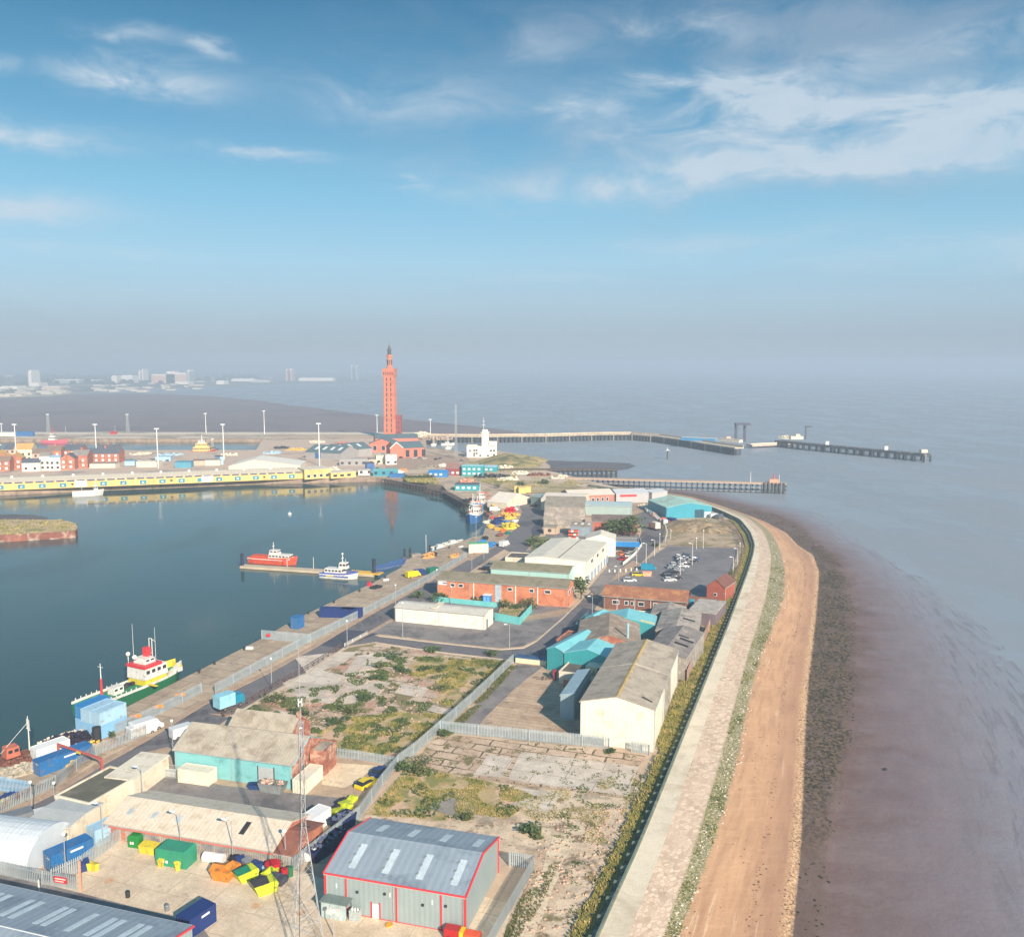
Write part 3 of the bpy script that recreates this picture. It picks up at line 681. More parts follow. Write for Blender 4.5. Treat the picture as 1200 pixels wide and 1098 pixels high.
def building(name, label, cat, A, B, dep, eave, ridge=None, axis='x', wall=None, roof=None, over=.35, group=None, rp=.5, z0=0.0, parapet=0.0, back=None):
    """A, B = picture points of the two front ground corners (or world vectors); dep in metres or a picture point of the back-right ground corner"""
    a = A if isinstance(A, Vector) else P(A[0], A[1], z0); b = B if isinstance(B, Vector) else P(B[0], B[1], z0)
    v = b-a; v.z = 0; L = v.length; ang = math.atan2(v.y, v.x); nrm = Vector((-v.y, v.x, 0)).normalized()
    if isinstance(dep, tuple): dep = (P(*dep, z0)-b).dot(nrm)
    t = T(name, label, cat, (a.x, a.y, z0), ang, group); t.w, t.d, t.ang, t.e, t.r = L, dep, ang, eave, ridge
    D = dep; w = MB(); r = MB()
    if ridge is None:
        w.box(0, L, 0, D, 0, eave)
        if parapet:
            for q in ((-.05, L+.05, -.05, .25), (-.05, L+.05, D-.25, D+.05)): w.box(q[0], q[1], q[2], q[3], eave+.004, eave+parapet)
            for q in ((-.05, .25), (L-.25, L+.05)): w.box(q[0], q[1], .25, D-.25, eave+.004, eave+parapet)
            r.box(.25, L-.25, .25, D-.25, eave+.01, eave+.12)
        else: r.box(-over, L+over, -over, D+over, eave+.003, eave+.22)
    elif axis == 'x':
        m = D*rp; bk = back if back is not None else eave
        w.prof([(0, 0), (D, 0), (D, bk), (m, ridge), (0, eave)], 0, L)
        k = (ridge-eave)/m; k2 = (ridge-bk)/(D-m) if D-m > .01 else 0
        g = .02; th = .14
        pts = [(-over, eave-k*over+g), (m, ridge+g), (D+over, bk-k2*over+g), (D+over, bk-k2*over+g+th), (m, ridge+g+th), (-over, eave-k*over+g+th)] if D-m > .01 else [(-over, eave-k*over+g), (m, ridge+g), (m, ridge+g+th), (-over, eave-k*over+g+th)]
        r.prof(pts, -over, L+over)
    elif axis == 'y':
        m = L*rp; bk = back if back is not None else eave
        w.profy([(0, 0), (L, 0), (L, bk), (m, ridge), (0, eave)], 0, D)
        k = (ridge-eave)/m; k2 = (ridge-bk)/(L-m); g = .02; th = .14
        r.profy([(-over, eave-k*over+g), (m, ridge+g), (L+over, bk-k2*over+g), (L+over, bk-k2*over+g+th), (m, ridge+g+th), (-over, eave-k*over+g+th)], -over, D+over)
    elif axis == 'arch':
        n = 14; pts = [(D/2-D/2*math.cos(math.pi*k/n), eave+(ridge-eave)*math.sin(math.pi*k/n)) for k in range(n+1)]
        w.prof([(0, 0)]+pts+[(D, 0)], .1, L-.1) if eave > .05 else w.prof(pts, .1, L-.1)
        o = [(p[0]+(p[0]-D/2)*.02, p[1]+.12) for p in pts]; r.prof(o+pts[::-1], 0, L)
    t.part('wall', w, wall); t.part('roof', r, roof)
    if a.y < 420 and ridge and axis in 'xy' and over > .05:
        if axis == 'x':
            t.part('gutter', MB().tube((-over, -over-.06, eave-.1), (L+over, -over-.06, eave-.1), .09, n=5), m_gut)
            for k in range(max(2, int(L/9))+1): u = .25+(L-.5)*k/max(2, int(L/9)); t.part('downpipe', MB().tube((u, -.09, 0), (u, -.09, eave-.1), .06, n=5), m_gut)
        else:
            for sx in (-over-.06, L+over+.06):
                t.part('gutter', MB().tube((sx, -over, eave-.1), (sx, D+over, eave-.1), .09, n=5), m_gut)
                for k in range(max(1, int(D/10))+1): u = .3+(D-.6)*k/max(1, int(D/10)); t.part('downpipe', MB().tube((-.09 if sx < 0 else L+.09, u, 0), (-.09 if sx < 0 else L+.09, u, eave-.1), .06, n=5), m_gut)
    return t
def roofpanel(t, u0, u1, s0, s1, m, side=-1, nm='skylight', lift=.19):
    """panel lying on a slope of an axis-x roof: u along ridge, s=0 eave .. 1 ridge"""
    D = t.d; mid = D*.5; y0, y1 = mid*s0, mid*s1; z0, z1 = t.e+(t.r-t.e)*s0, t.e+(t.r-t.e)*s1
    if side > 0: y0, y1 = D-y0, D-y1
    mb = MB().add([(u0, y0, z0+lift), (u1, y0, z0+lift), (u1, y1, z1+lift), (u0, y1, z1+lift), (u0, y0, z0+.1), (u1, y0, z0+.1), (u1, y1, z1+.1), (u0, y1, z1+.1)],
                  [(0,1,2,3),(7,6,5,4),(0,1,5,4),(1,2,6,5),(2,3,7,6),(3,0,4,7)])
    return t.part(nm, mb, m)

def heading(a, b): v = b-a; return math.atan2(v.y, v.x)
m_gut = mat('m_gutt', S(168, 168, 162), .6, .1, 1)
# --- shipping container: long axis x, near end at x=0
def container(label, p, ang, m, L=6.06, cat='container', z=0.0, group=None, name='shipping_container', marks=None, h=2.59, wd=2.44):
    t = T(name, label, cat, (p.x, p.y, z), ang, group); b = MB(); n = max(6, int(L/.3))
    b.box(0.06, L-.06, -wd/2+.05, wd/2-.05, .14, h-.05)
    for k in range(n):
        x = .2+(L-.4)*k/n; b.box(x, x+(L-.4)/n*.5, -wd/2+.015, wd/2-.015, .25, h-.16)
    t.part('body', b, m)
    fr = MB()
    for x in (0, L-.14):
        for y in (-wd/2, wd/2-.14): fr.box(x, x+.14, y, y+.14, 0, h)
        fr.box(x, x+.14, -wd/2+.14, wd/2-.14, 0, .16); fr.box(x, x+.14, -wd/2+.14, wd/2-.14, h-.12, h)
    for y in (-wd/2, wd/2-.1):
        fr.box(.14, L-.14, y, y+.1, 0, .16); fr.box(.14, L-.14, y, y+.1, h-.12, h)
    t.part('frame', fr, m)
    for s in (-1, 1):
        d = MB().box(-.03, .05, s*.02 if s > 0 else -wd/2+.16, wd/2-.16 if s > 0 else -.02, .2, h-.15); dd = t.part('door', d, m)
        l = MB(); 
        for y in (.3, .8): l.tube((-.06, s*y, .25), (-.06, s*y, h-.2), .03, n=4)
        t.part('lock_bar', l, m_steel, parent=dd)
    if marks:
        for (x, y, w_, h_) in marks: t.part('logo', MB().box(-.055, -.034, y, y+w_, x, x+h_), m_white)
        t.part('logo', MB().box(L*.45, L*.75, -wd/2-.006, -wd/2+.012, h-.75, h-.45), m_white)
    return t
# --- cars
_tyre = mat('m_tyre', S(38, 38, 40), .85, .1, 3); _cg = mat('m_carglass', S(40, 48, 56), .12, .1, 2)
_hl = mat('m_headlight', S(225, 228, 226), .2, .02, 2)
def paint(n, c, met=.0): return mat('m_paint_'+n, c, .32, .05, 2, metal=met, fine=.02)
PT = dict(white=paint('white', S(212, 212, 208)), silver=paint('silver', S(140, 146, 152), .3), black=paint('black', S(34, 36, 42)), blue=paint('blue', S(36, 62, 110)), red=paint('red', S(176, 34, 36)),
          yellow=paint('yellow', S(226, 196, 30)), teal=paint('teal', S(30, 132, 160)), grey=paint('grey', S(96, 100, 106)), green=paint('green', S(30, 110, 84)), orange=paint('orange', S(222, 118, 48)))
def wheel_at(t, x, y, r=.32, w=.22):
    o = t.part('wheel', MB().tube((x, y-w/2, r), (x, y+w/2, r), r, n=12), _tyre)
    t.part('rim', MB().tube((x, y-w/2-.01, r), (x, y+w/2+.01, r), r*.55, n=8), m_steel, parent=o)
def car(col, label, p, ang, group=None, kind='car', scale=1.0, z=0.0):
    m = PT[col]; t = T('parked_car' if kind == 'car' else 'van', label, kind, (p.x, p.y, z), ang, group)
    if kind == 'car':
        L, w, h1, h2 = 4.3, 1.76, .92, 1.46
        side = [(-2.15, .35), (-2.12, .78), (-1.95, h1), (1.05, h1-.02), (2.0, .74), (2.15, .5), (2.12, .28), (-2.1, .25)]
        cab = [(-1.95, h1-.01), (-1.55, h2-.05), (-.9, h2), (.1, h2-.04), (.95, h1-.01)]; roof = (-1.5, .15)
    else:
        L, w, h1, h2 = 5.2, 1.95, 1.15, 2.25
        side = [(-2.6, .35), (-2.62, h2-.1), (-2.5, h2), (1.25, h2-.02), (1.5, h2-.15), (2.05, 1.25), (2.55, 1.0), (2.62, .6), (2.6, .3), (-2.55, .28)]
        cab = [(1.35, 1.28), (1.52, h2-.17), (1.60, h2-.22), (2.1, 1.28)]; roof = None
    b = MB(); n = len(side); iw = w/2
    b.add([(x, -iw, z_) for x, z_ in side]+[(x, iw, z_) for x, z_ in side], [(k, (k+1) % n, n+(k+1) % n, n+k) for k in range(n)]+[tuple(range(n)), tuple(range(2*n-1, n-1, -1))])
    body = t.part('body', b, m)
    c = MB(); n = len(cab); i0, i1 = iw-.06, iw-.22
    y0 = [i0 if k in (0, n-1) else i1 for k in range(n)]
    if kind != 'car': y0 = [iw-.03]*n
    c.add([(x, -y, z_) for (x, z_), y in zip(cab, y0)]+[(x, y, z_) for (x, z_), y in zip(cab, y0)], [(k, (k+1) % n, n+(k+1) % n, n+k) for k in range(n)]+[tuple(range(n)), tuple(range(2*n-1, n-1, -1))])
    t.part('glass', c, _cg)
    if roof: t.part('roof', MB().box(-1.5, .12, -i1+.04, i1-.04, h2-.05, h2+.02), m)
    fx = 1.35 if kind == 'car' else 1.7
    for x in (-fx*.98, fx):
        for y in (-iw+.08, iw-.08): wheel_at(t, x, y)
    for y in (-.6, .6): t.part('headlight', MB().box((2.02 if kind == 'car' else 2.5), (2.17 if kind == 'car' else 2.64), y-.18, y+.18, .55 if kind == 'car' else .75, .7 if kind == 'car' else .95), _hl)
    if scale != 1: t.o.scale = (scale,)*3
    return t
def truck(label, p, ang, cabc, boxm, L=7.5, flat=False):
    t = T('truck', label, 'truck', (p.x, p.y, 0), ang)
    t.part('cab', MB().profy([(L-2.1, .6), (L, .6), (L, 1.7), (L-.25, 2.7), (L-2.1, 2.75)], -1.15, 1.15), PT[cabc])
    t.part('windscreen', MB().add([(L-.0+.02, -1, 1.7), (L+.02, 1, 1.7), (L-.22, 1, 2.6), (L-.22, -1, 2.6), (L-.1, -1, 1.7), (L-.1, 1, 1.7), (L-.4, 1, 2.6), (L-.4, -1, 2.6)], [(0,1,2,3),(4,5,6,7),(0,1,5,4),(2,3,7,6),(0,3,7,4),(1,2,6,5)]), _cg)
    t.part('chassis', MB().box(0, L-.2, -.9, .9, .55, .85), m_dark)
    if flat: t.part('flatbed', MB().box(0, L-2.3, -1.2, 1.2, .9, 1.5), boxm)
    else: t.part('cargo_box', MB().box(0, L-2.25, -1.22, 1.22, .95, 3.5), boxm)
    for x in (1.2, 2.3, L-1.2) if L > 7 else (1.3, L-1.1):
        for y in (-1, 1): wheel_at(t, x, y, .48, .3)
    return t
# --- street lamps
m_pole = mat('m_pole', S(176, 180, 180), .5, .1, 1, metal=.3); m_lampw = mat('m_lampw', S(236, 236, 230), .4, .03, 2)
def lamp(label, px, py, top, arm=1.2, group='lamp posts along the roads', m=None, ang=0.0, z=0.0, r=.09, name='lamp_post'):
    p = P(px, py, z); h = HT(p, top); t = T(name, label, 'lamp post', (p.x, p.y, z), ang, group)
    t.part('pole', MB().tube((0, 0, 0), (0, 0, h), r, r*.6, 6), m or m_pole)
    if arm:
        t.part('arm', MB().tube((0, 0, h-.05), (arm, 0, h+.15), r*.5, n=4), m or m_pole)
        t.part('lamp_head', MB().ob((arm+.3, 0, h+.15), (.8, .35, .18)), m_lampw)
    else: t.part('lamp_head', MB().ball((0, 0, h+.1), .28, 6, 4), m_lampw)
    return t
# --- palisade fence along picture points (ground)
m_pal = mat('m_pal', S(186, 196, 198), .45, .12, .7, metal=.35, fine=.05)
m_palrust = mat('m_palrust', S(178, 186, 186), .5, .15, .5, S(150, 118, 96), .35, .3, metal=.3)
def fence(label, l, h=2.4, m=None, gap=.29, wd=.19, name='palisade_fence', postgap=5.5, pts=None, cat='fence', nm='pale_panel', toe=0.0):
    m = m or m_pal; pts = pts or pp(l); o = pts[0]; t = T(name, label, cat, (o.x, o.y, 0), 0)
    pal, rail = MB(), MB(); posts = []; carry = 0
    for a, b in zip(pts, pts[1:]):
        a = a-o; b = b-o; a.z = b.z = 0; v = b-a; Ls = v.length; d = v/Ls; ang = math.atan2(v.y, v.x); n = max(1, int(Ls/gap))
        for k in range(n):
            c = a+d*(k+.5)*Ls/n
            hh = h+random.uniform(-.02, .02)
            q = d*wd/2; pal.add([(c.x-q.x, c.y-q.y, .06), (c.x+q.x, c.y+q.y, .06), (c.x+q.x, c.y+q.y, hh-.12), (c.x, c.y, hh), (c.x-q.x, c.y-q.y, hh-.12)], [(0,1,2,3,4)])
            nn = Vector((-d.y, d.x, 0))*.03
            pal.add([(c.x-q.x*.4+nn.x, c.y-q.y*.4+nn.y, .06), (c.x+q.x*.4+nn.x, c.y+q.y*.4+nn.y, .06), (c.x+q.x*.4+nn.x, c.y+q.y*.4+nn.y, hh-.12), (c.x-q.x*.4+nn.x, c.y-q.y*.4+nn.y, hh-.12)], [(0,1,2,3)])
        for zz in (.45, h-.5): rail.ob(a+v/2+Vector((0, 0, zz))+Vector((d.y, -d.x, 0))*.05, (Ls, .05, .08), ang)
        k = max(1, int(Ls/postgap))
        posts += [(a+d*Ls*j/k, ang) for j in range(k)]
    posts.append((pts[-1]-o, ang))
    t.part(nm, pal, m); t.part('rail', rail, m)
    pm = MB().box(-.06, .06, .06, .16, 0, h-.1).mesh('post', m)
    for c, a in posts[:98]:
        q = bpy.data.objects.new('post', pm); COL.objects.link(q); q.parent = t.o; q.location = (c.x, c.y, 0); q.rotation_euler = (0, 0, a+math.pi)
    return t
def railing(label, l, h, m, gap=2.0, cat='fence', name='railing', solid=False, pts=None):
    pts = pts or pp(l); o = pts[0]; t = T(name, label, cat, (o.x, o.y, 0), 0); rail = MB(); posts = []
    for a, b in zip(pts, pts[1:]):
        a = a-o; b = b-o; v = b-a; Ls = v.length; ang = math.atan2(v.y, v.x); n = max(1, int(Ls/gap))
        if solid: rail.ob(a+v/2+Vector((0, 0, h/2)), (Ls, .08, h-.1), ang)
        else:
            for zz in (h-.08, h*.5, .2): rail.ob(a+v/2+Vector((0, 0, zz)), (Ls, .06, .06), ang)
            nn = int(Ls/.5)
            for k in range(nn): rail.ob(a+v*(k/nn)+Vector((0, 0, h/2)), (.04, .04, h), ang)
        posts += [(a+v*k/n, ang) for k in range(n)]
    t.part('panel' if solid else 'rail', rail, m)
    pm = MB().box(-.06, .06, -.07, .07, 0, h).mesh('post', m)
    for c, a in posts[:98]:
        q = bpy.data.objects.new('post', pm); COL.objects.link(q); q.parent = t.o; q.location = (c.x, c.y, 0); q.rotation_euler = (0, 0, a)
    return t
# --- loose vegetation
m_grass = gmat('m_grassblade', S(154, 148, 80), [(S(194, 172, 112), .35, .48, .6), (S(110, 122, 58), .5, .52, .62), (S(168, 138, 88), 1.2, .6, .7)], bump=0)
m_leaf = gmat('m_leaf', S(92, 110, 58), [(S(66, 84, 44), .5, .5, .62), (S(98, 108, 56), .9, .6, .7)], bump=0)
m_leaf2 = gmat('m_leaf2', S(108, 112, 62), [(S(84, 92, 48), .5, .5, .62), (S(136, 126, 62), .9, .6, .7)], bump=0)
m_bark = mat('m_bark', S(84, 70, 56), .9, .2, 2)
def inpoly(x, y, pl):
    c = False; n = len(pl); j = n-1
    for i in range(n):
        if (pl[i].y > y) != (pl[j].y > y) and x < (pl[j].x-pl[i].x)*(y-pl[i].y)/(pl[j].y-pl[i].y)+pl[i].x: c = not c
        j = i
    return c
def grass(label, l, n, h=.5, m=None, clump=.14, thr=.0, pts=None, zb=.0, w=.22, name='grass'):
    n = int(n*2.6); w *= .5; h *= .62
    from mathutils import noise as mn
    pl = pts or pp(l); x0, x1 = min(p.x for p in pl), max(p.x for p in pl); y0, y1 = min(p.y for p in pl), max(p.y for p in pl); mb = MB(); k = 0; tr = 0
    while k < n and tr < n*12:
        tr += 1; x, y = random.uniform(x0, x1), random.uniform(y0, y1)
        if not inpoly(x, y, pl) or mn.noise(Vector((x*clump, y*clump, n*.01))) < thr: continue
        k += 1; s = random.uniform(.5, 1.3)
        for b in range(4):
            a = random.uniform(0, 6.28); lean = random.uniform(.1, .6)*s*h; ww = w*s*random.uniform(.6, 1.3)
            dx, dy = math.cos(a), math.sin(a)
            mb.add([(x-dy*ww, y+dx*ww, zb), (x+dy*ww, y-dx*ww, zb), (x+dx*lean, y+dy*lean, zb+h*s)], [(0, 1, 2)])
    return solo(name, label, None, mb, m or m_grass, kind='stuff', recalc=False)
def bush(label, c, r, h, m=None, n=260, name='shrub', cat='shrub', group=None, trunk=0.0, lobes=5, leaf=.28):
    from mathutils import noise as mn
    p = c if isinstance(c, Vector) else P(*c); t = T(name, label, cat, (p.x, p.y, 0), 0, group)
    if trunk or True:
        tk = MB().tube((0, 0, 0), (0, 0, max(.3, trunk+h*.3)), .05+.03*h, .03+.01*h, 6)
        for k in range(4):
            a = k*1.7; tk.tube((0, 0, trunk+.1), (math.cos(a)*r*.5, math.sin(a)*r*.5, trunk+h*.55), .03+.012*h, .015, 5)
        t.part('trunk' if trunk else 'stem', tk, m_bark)
    lo = [(Vector((random.uniform(-.55, .55)*r, random.uniform(-.55, .55)*r, trunk+h*random.uniform(.3, .72))), random.uniform(.35, .6)) for _ in range(lobes)]
    mb = MB()
    for _ in range(n):
        ctr, q = random.choice(lo); d = Vector((random.gauss(0, 1), random.gauss(0, 1), random.gauss(0, 1))).normalized()*random.random()**.4
        pos = ctr+Vector((d.x*r*q*1.3, d.y*r*q*1.3, d.z*h*q*.75))
        if pos.z < .05: pos.z = .05+random.random()*.1
        a, b_, s = random.uniform(0, 6.28), random.uniform(-.9, .9), leaf*random.uniform(.6, 1.4)
        u = Vector((math.cos(a), math.sin(a), b_*.5))*s; v = Vector((-math.sin(a), math.cos(a), b_))*s*.8
        mb.add([pos-u, pos-v*.8, pos+u, pos+v], [(0, 1, 2, 3)])
    me = mb.mesh('crown' if trunk else 'foliage', m or m_leaf, False)
    t.part('crown' if trunk else 'foliage', me, None)
    return t
# --- hull
def hullpts(L, Bm, fb, sheer, z0=-.5, bow=.34, stern=.82, n=14):
    st = []
    for k in range(n+1):
        f = k/n; x = L*f
        if f > 1-bow: q = min(1, (f-(1-bow))/bow); wd = max(0, 1-q**2.2)
        elif f < .15: wd = stern+(1-stern)*(f/.15)
        else: wd = 1.0
        z = fb+sheer*max(0, (f-.5)*2)**2
        st.append((x, max(.02, wd)*Bm/2, z, max(.02, wd**1.6)*Bm/2*.9))
    return st
def hull(t, L, Bm, fb, sheer, mh, md, z0=-.5, bow=.34, stern=.82, bul=0.0, mbul=None, flare=.6):
    st = hullpts(L, Bm, fb, sheer, z0, bow, stern); mb = MB(); vs = []
    for (x, w, z, wb) in st:
        xb = x - (x/L)**6*flare*fb*.8
        vs += [(xb, -wb, z0), (x, -w, z), (x, w, z), (xb, wb, z0)]
    n = len(st); fs = []
    for i in range(n-1):
        a, b = i*4, i*4+4
        fs += [(a, b, b+1, a+1), (a+2, b+2, b+3, a+3), (a+3, b+3, b, a)]
    fs += [(0, 1, 2, 3), ((n-1)*4, (n-1)*4+1, (n-1)*4+2, (n-1)*4+3)]
    mb.add(vs, fs); t.part('hull', mb, mh)
    dk = MB(); vs = []
    for (x, w, z, wb) in st: vs += [(x, -w*.97, z-.02), (x, w*.97, z-.02)]
    dk.add(vs, [(2*i, 2*i+2, 2*i+3, 2*i+1) for i in range(n-1)]); t.part('deck', dk, md)
    if bul:
        bb = MB()
        for s in (-1, 1):
            for (x0, w0, z_0, _), (x1, w1, z_1, _) in zip(st, st[1:]):
                bb.add([(x0, s*w0, z_0), (x1, s*w1, z_1), (x1, s*w1, z_1+bul), (x0, s*w0, z_0+bul), (x0, s*(w0-.12), z_0), (x1, s*(max(w1-.12, 0)), z_1), (x1, s*(max(w1-.12, 0)), z_1+bul), (x0, s*(w0-.12), z_0+bul)],
                       [(0,1,2,3),(4,5,6,7),(2,3,7,6),(0,1,5,4)])
        t.part('bulwark', bb, mbul or mh)
    return st
def pier(t, a, b, w, zt, th, m_deck, m_pile, gap=4.0, rows=2, zb=-6, r=.22, piles=96, brace=True, fascia=None, xb=True):
    """deck from a to b (world), piles as separate parts"""
    o = t.o.location; v = b-a; v.z = 0; L = v.length; d = v/L; n_ = Vector((-d.y, d.x, 0)); ang = math.atan2(v.y, v.x)
    c = (a+b)/2-o
    t.part('deck', MB().ob((c.x, c.y, zt-th/2), (L, w, th), ang), m_deck)
    k = max(1, int(L/gap)); pm = MB().tube((0, 0, zb), (0, 0, zt-th), r, n=6).mesh('pile', m_pile); cnt = 0
    for i in range(k+1):
        for j in range(rows):
            if cnt >= piles: break
            cnt += 1; q = a-o+d*(L*i/k)+n_*(w*.46*(1-2*j/(max(rows-1, 1))) if rows > 1 else 0)
            ob = bpy.data.objects.new('pile', pm); COL.objects.link(ob); ob.parent = t.o; ob.location = (q.x, q.y, 0)
    if brace:
        br = MB()
        for zz in ((zt-th-1.2), zb*.5+zt*.5-.4):
            for s in (-1, 1):
                q = c+n_*w*.46*s; br.ob((q.x, q.y, zz), (L, .18, .35), ang)
        t.part('brace', br, m_pile)
    return L, d, n_, ang
# ================================================================== NEAR BUILDINGS AND YARDS
c_asb = S(150, 140, 126)
def roofmat(n, c, c2, st, period=.6, amt=.5, rough=.85, var=.14, **k): return mat(n, c, rough, var, .5, c2, amt, .35, stripe=st, period=period, streak=.35, **k)
m_gw = mat('m_greyclad', S(146, 158, 156), .5, .06, .3, stripe='s', period=.7, streak=.15, fine=.03)
m_gr = mat('m_greyroof', S(146, 158, 166), .5, .07, .2, S(118, 130, 140), .35, .2, stripe='x', period=1.0, streak=.12, fine=.03)
m_red = mat('m_redtrim', S(214, 58, 62), .45, .06, 1); m_sky = mat('m_skylight', S(196, 208, 212), .35, .12, .8)
def redshed():
    t = building('industrial_shed', 'grey metal shed with bright red corner trim and rooflights beside the depot yard', 'shed', (382, 1066), (545.3, 1096), (593.3, 1024), 5.2, 6.9, 'x', m_gw, m_gr, .12)
    L, D = t.w, t.d; r = .16
    for x in (0, L):
        for y in (0, D): t.part('corner_trim', MB().box(x-.12, x+.12, y-.12, y+.12, 0, 5.2), m_red)
    for u in (L*.155, L*.52, L*.835): t.part('corner_trim', MB().box(u-.1, u+.1, -.1, 0.02, 0, 5.15), m_red)
    e = MB(); e.tube((-.15, -.14, 5.22), (L+.15, -.14, 5.22), .14, n=6)
    for x in (-.15, L+.15):
        e.tube((x, -.1, 5.28), (x, D/2, 7.0), .15, n=6); e.tube((x, D/2, 7.0), (x, D+.1, 5.28), .15, n=6)
    t.part('verge_trim', e, m_red)
    t.part('plinth_strip', MB().box(.13, L-.13, -.06, .02, .0, .22), m_red)
    t.part('ridge_cap', MB().prof([(D/2-.35, 6.98), (D/2, 7.09), (D/2+.35, 6.98), (D/2, 7.02)], 0, L), m_gr)
    for k in range(4):
        u = L*(.14+.245*k); roofpanel(t, u, u+.95, .18, .76, m_sky, -1)
        roofpanel(t, u+.3, u+1.25, .30, .72, m_sky, 1)
        for j in range(3): t.part('vent', MB().box(u-.15, u+.1, D*.5*(.25+.2*j), D*.5*(.25+.2*j)+.5, 5.2+1.7*(.25+.2*j)+.15, 5.2+1.7*(.25+.2*j)+.32), m_gw)
    dr = door(t, 'F', L*.345, .95, 2.1, m_frame, 'door')
    t.part('door_frame', face(t, 'F', L*.345-.2, 0, .18, 2.35, .09), m_red); t.part('door_frame', face(t, 'F', L*.345+.97, 0, .18, 2.35, .09), m_red)
    for u, z in ((L*.23, 3.2), (L*.70, 3.0), (L*.43, 3.6), (L*.86, 3.4)): t.part('light_fitting', face(t, 'F', u, z, .3, .3, .18), m_dark)
    for u in (L*.08, L*.47, L*.77): t.part('light_fitting', face(t, 'F', u, 3.4, .14, .6, .05), m_frame)
    return t
RS = redshed()
def localto(t, x, y, z=0):
    a = t.ang; o = t.o.location; return Vector((o.x+x*math.cos(a)-y*math.sin(a), o.y+x*math.sin(a)+y*math.cos(a), z))
# glass smoking shelter / cage store at its left front
q = localto(RS, .2, -1.7); t = T('glazed_shelter', 'small glazed shelter with green grey roof against the red trimmed shed', 'shelter', q, RS.ang); t.w, t.d = 3.6, 1.6
t.part('roof', MB().box(-.15, 3.75, -.15, 1.65, 2.3, 2.42), mat('m_shroof', S(116, 132, 126), .5))
fr = MB()
for x in (0, 1.2, 2.4, 3.54):
    t.part('post', MB().box(x, x+.06, 0, .06, 0, 2.3), m_steel); t.part('post', MB().box(x, x+.06, 1.5, 1.56, 0, 2.3), m_steel)
t.part('pane', MB().box(.05, 3.55, .02, .05, .15, 2.2), mat('m_pgl', S(170, 186, 184), .2))
for x in (.8, 2.0): t.part('poster', MB().box(x, x+.7, -.02, .015, .7, 1.7), mat('m_poster', S(206, 200, 190), .7, .4, 3))
q = localto(RS, 4.0, -1.4); t = T('bottle_cage', 'low wire cage of gas bottles beside the glazed shelter', 'cage', q, RS.ang)
t.part('frame', MB().box(0, 1.3, 0, .05, 0, 1.5).box(0, 1.3, .95, 1, 0, 1.5).box(0, .05, .05, .95, 0, 1.5).box(1.25, 1.3, .05, .95, 0, 1.5), mat('m_cage', S(170, 178, 174), .5, .4, 6))
for k in range(3): t.part('bottle', MB().tube((.25+k*.38, .5, 0), (.25+k*.38, .5, 1.62), .15, n=8), m_frame)
# forklift-like red machine, yellow drum at the front
q = P(566, 1094); t = T('generator_set', 'red and orange portable machine parked at the right corner of the red trimmed shed', 'machine', P(520, 1101), RS.ang)
t.part('body', MB().box(0, 2.0, 0, 1.2, .3, 1.5), PT['red']); t.part('panel', MB().box(2.0, 2.5, 0, 1.2, .3, 1.4), PT['yellow']); t.part('engine', MB().box(2.5, 4.6, .05, 1.15, .3, 1.25), mat('m_or', S(232, 92, 52), .5, .15, 2))
for x in (.6, 3.9):
    for y in (.0, 1.2): t.part('wheel', MB().tube((x, y-.1, .3), (x, y+.1, .3), .3, n=10), _tyre)
solo('rope_coil', 'coil of orange hose lying by the foot of the shed door', 'hose', MB().tube((0, 0, 0), (0, 0, .3), .55, .5, 12), mat('m_or2', S(222, 160, 60), .7), P(456, 1085))

def greyshed2():
    a = P(225, 1086, 5.2); b = P(0, 1037, 5.2); v = (a-b).normalized(); n = Vector((v.y, -v.x, 0)); D = 17
    b2 = b - v*25; A = b2+n*D; B = a+n*D; A.z = B.z = 0
    t = building('industrial_shed', 'grey roofed shed with rows of pale rooflights at the near edge of the depot', 'shed', A, B, D, 5.2, 6.9, 'x', m_gw, m_gr, .15)
    L = t.w
    for k, s in enumerate((.97, 1.8, 3.55, 4.4, 6.3, 8.6, 9.4, 11.9, 12.9, 15.3, 16.2, 18.6, 19.6)):
        u = L-3.2-s*1.45
        if u > 1: roofpanel(t, u, u+.75, .22, .78, m_sky, 1)
    t.part('ridge_cap', MB().prof([(D/2-.3, 6.98), (D/2, 7.07), (D/2+.3, 6.98), (D/2, 7.02)], 0, L), m_frame)
    e = MB(); e.tube((L+.15, D/2, 7.0), (L+.15, D+.15, 5.25), .15); e.tube((L+.15, D/2, 7.0), (L+.15, -.1, 5.25), .15); t.part('verge_trim', e, m_red)
    t.part('gutter', MB().box(0, L, D+.12, D+.3, 5.1, 5.25), m_frame)
greyshed2()

# turquoise shed with asbestos roof
m_turq = mat('m_turq', S(128, 190, 190), .6, .05, .4, S(96, 160, 158), .3, .3, streak=.12)
m_asb = roofmat('m_asb', S(182, 170, 150), S(146, 132, 114), 'x'); m_asby = roofmat('m_asby', S(150, 142, 130), S(112, 104, 94), 'y')
m_brick = mat('m_brick', S(196, 126, 98), .9, .16, .4, S(150, 90, 72), .5, .5, brick=True); m_brickr = mat('m_brickr', S(168, 104, 84), .9, .25, .5, S(206, 170, 146), .45, .6, brick=True)
TB = building('workshop', 'turquoise painted workshop with weathered grey corrugated roof and brick gable', 'building', (205.6, 906.4), (343, 925.5), 11, 4.5, 7.1, 'x', m_turq, m_asb, .25)
door(TB, 'F', TB.w*.72, 2.9, 3.3, mat('m_roller', S(176, 180, 178), .5, .05, 2, stripe=None), 'roller_door', .0)
TB.part('door_frame', face(TB, 'F', TB.w*.72-.15, 0, .15, 3.5, .09), m_dark); TB.part('door_frame', face(TB, 'F', TB.w*.72+2.9, 0, .15, 3.5, .09), m_dark)
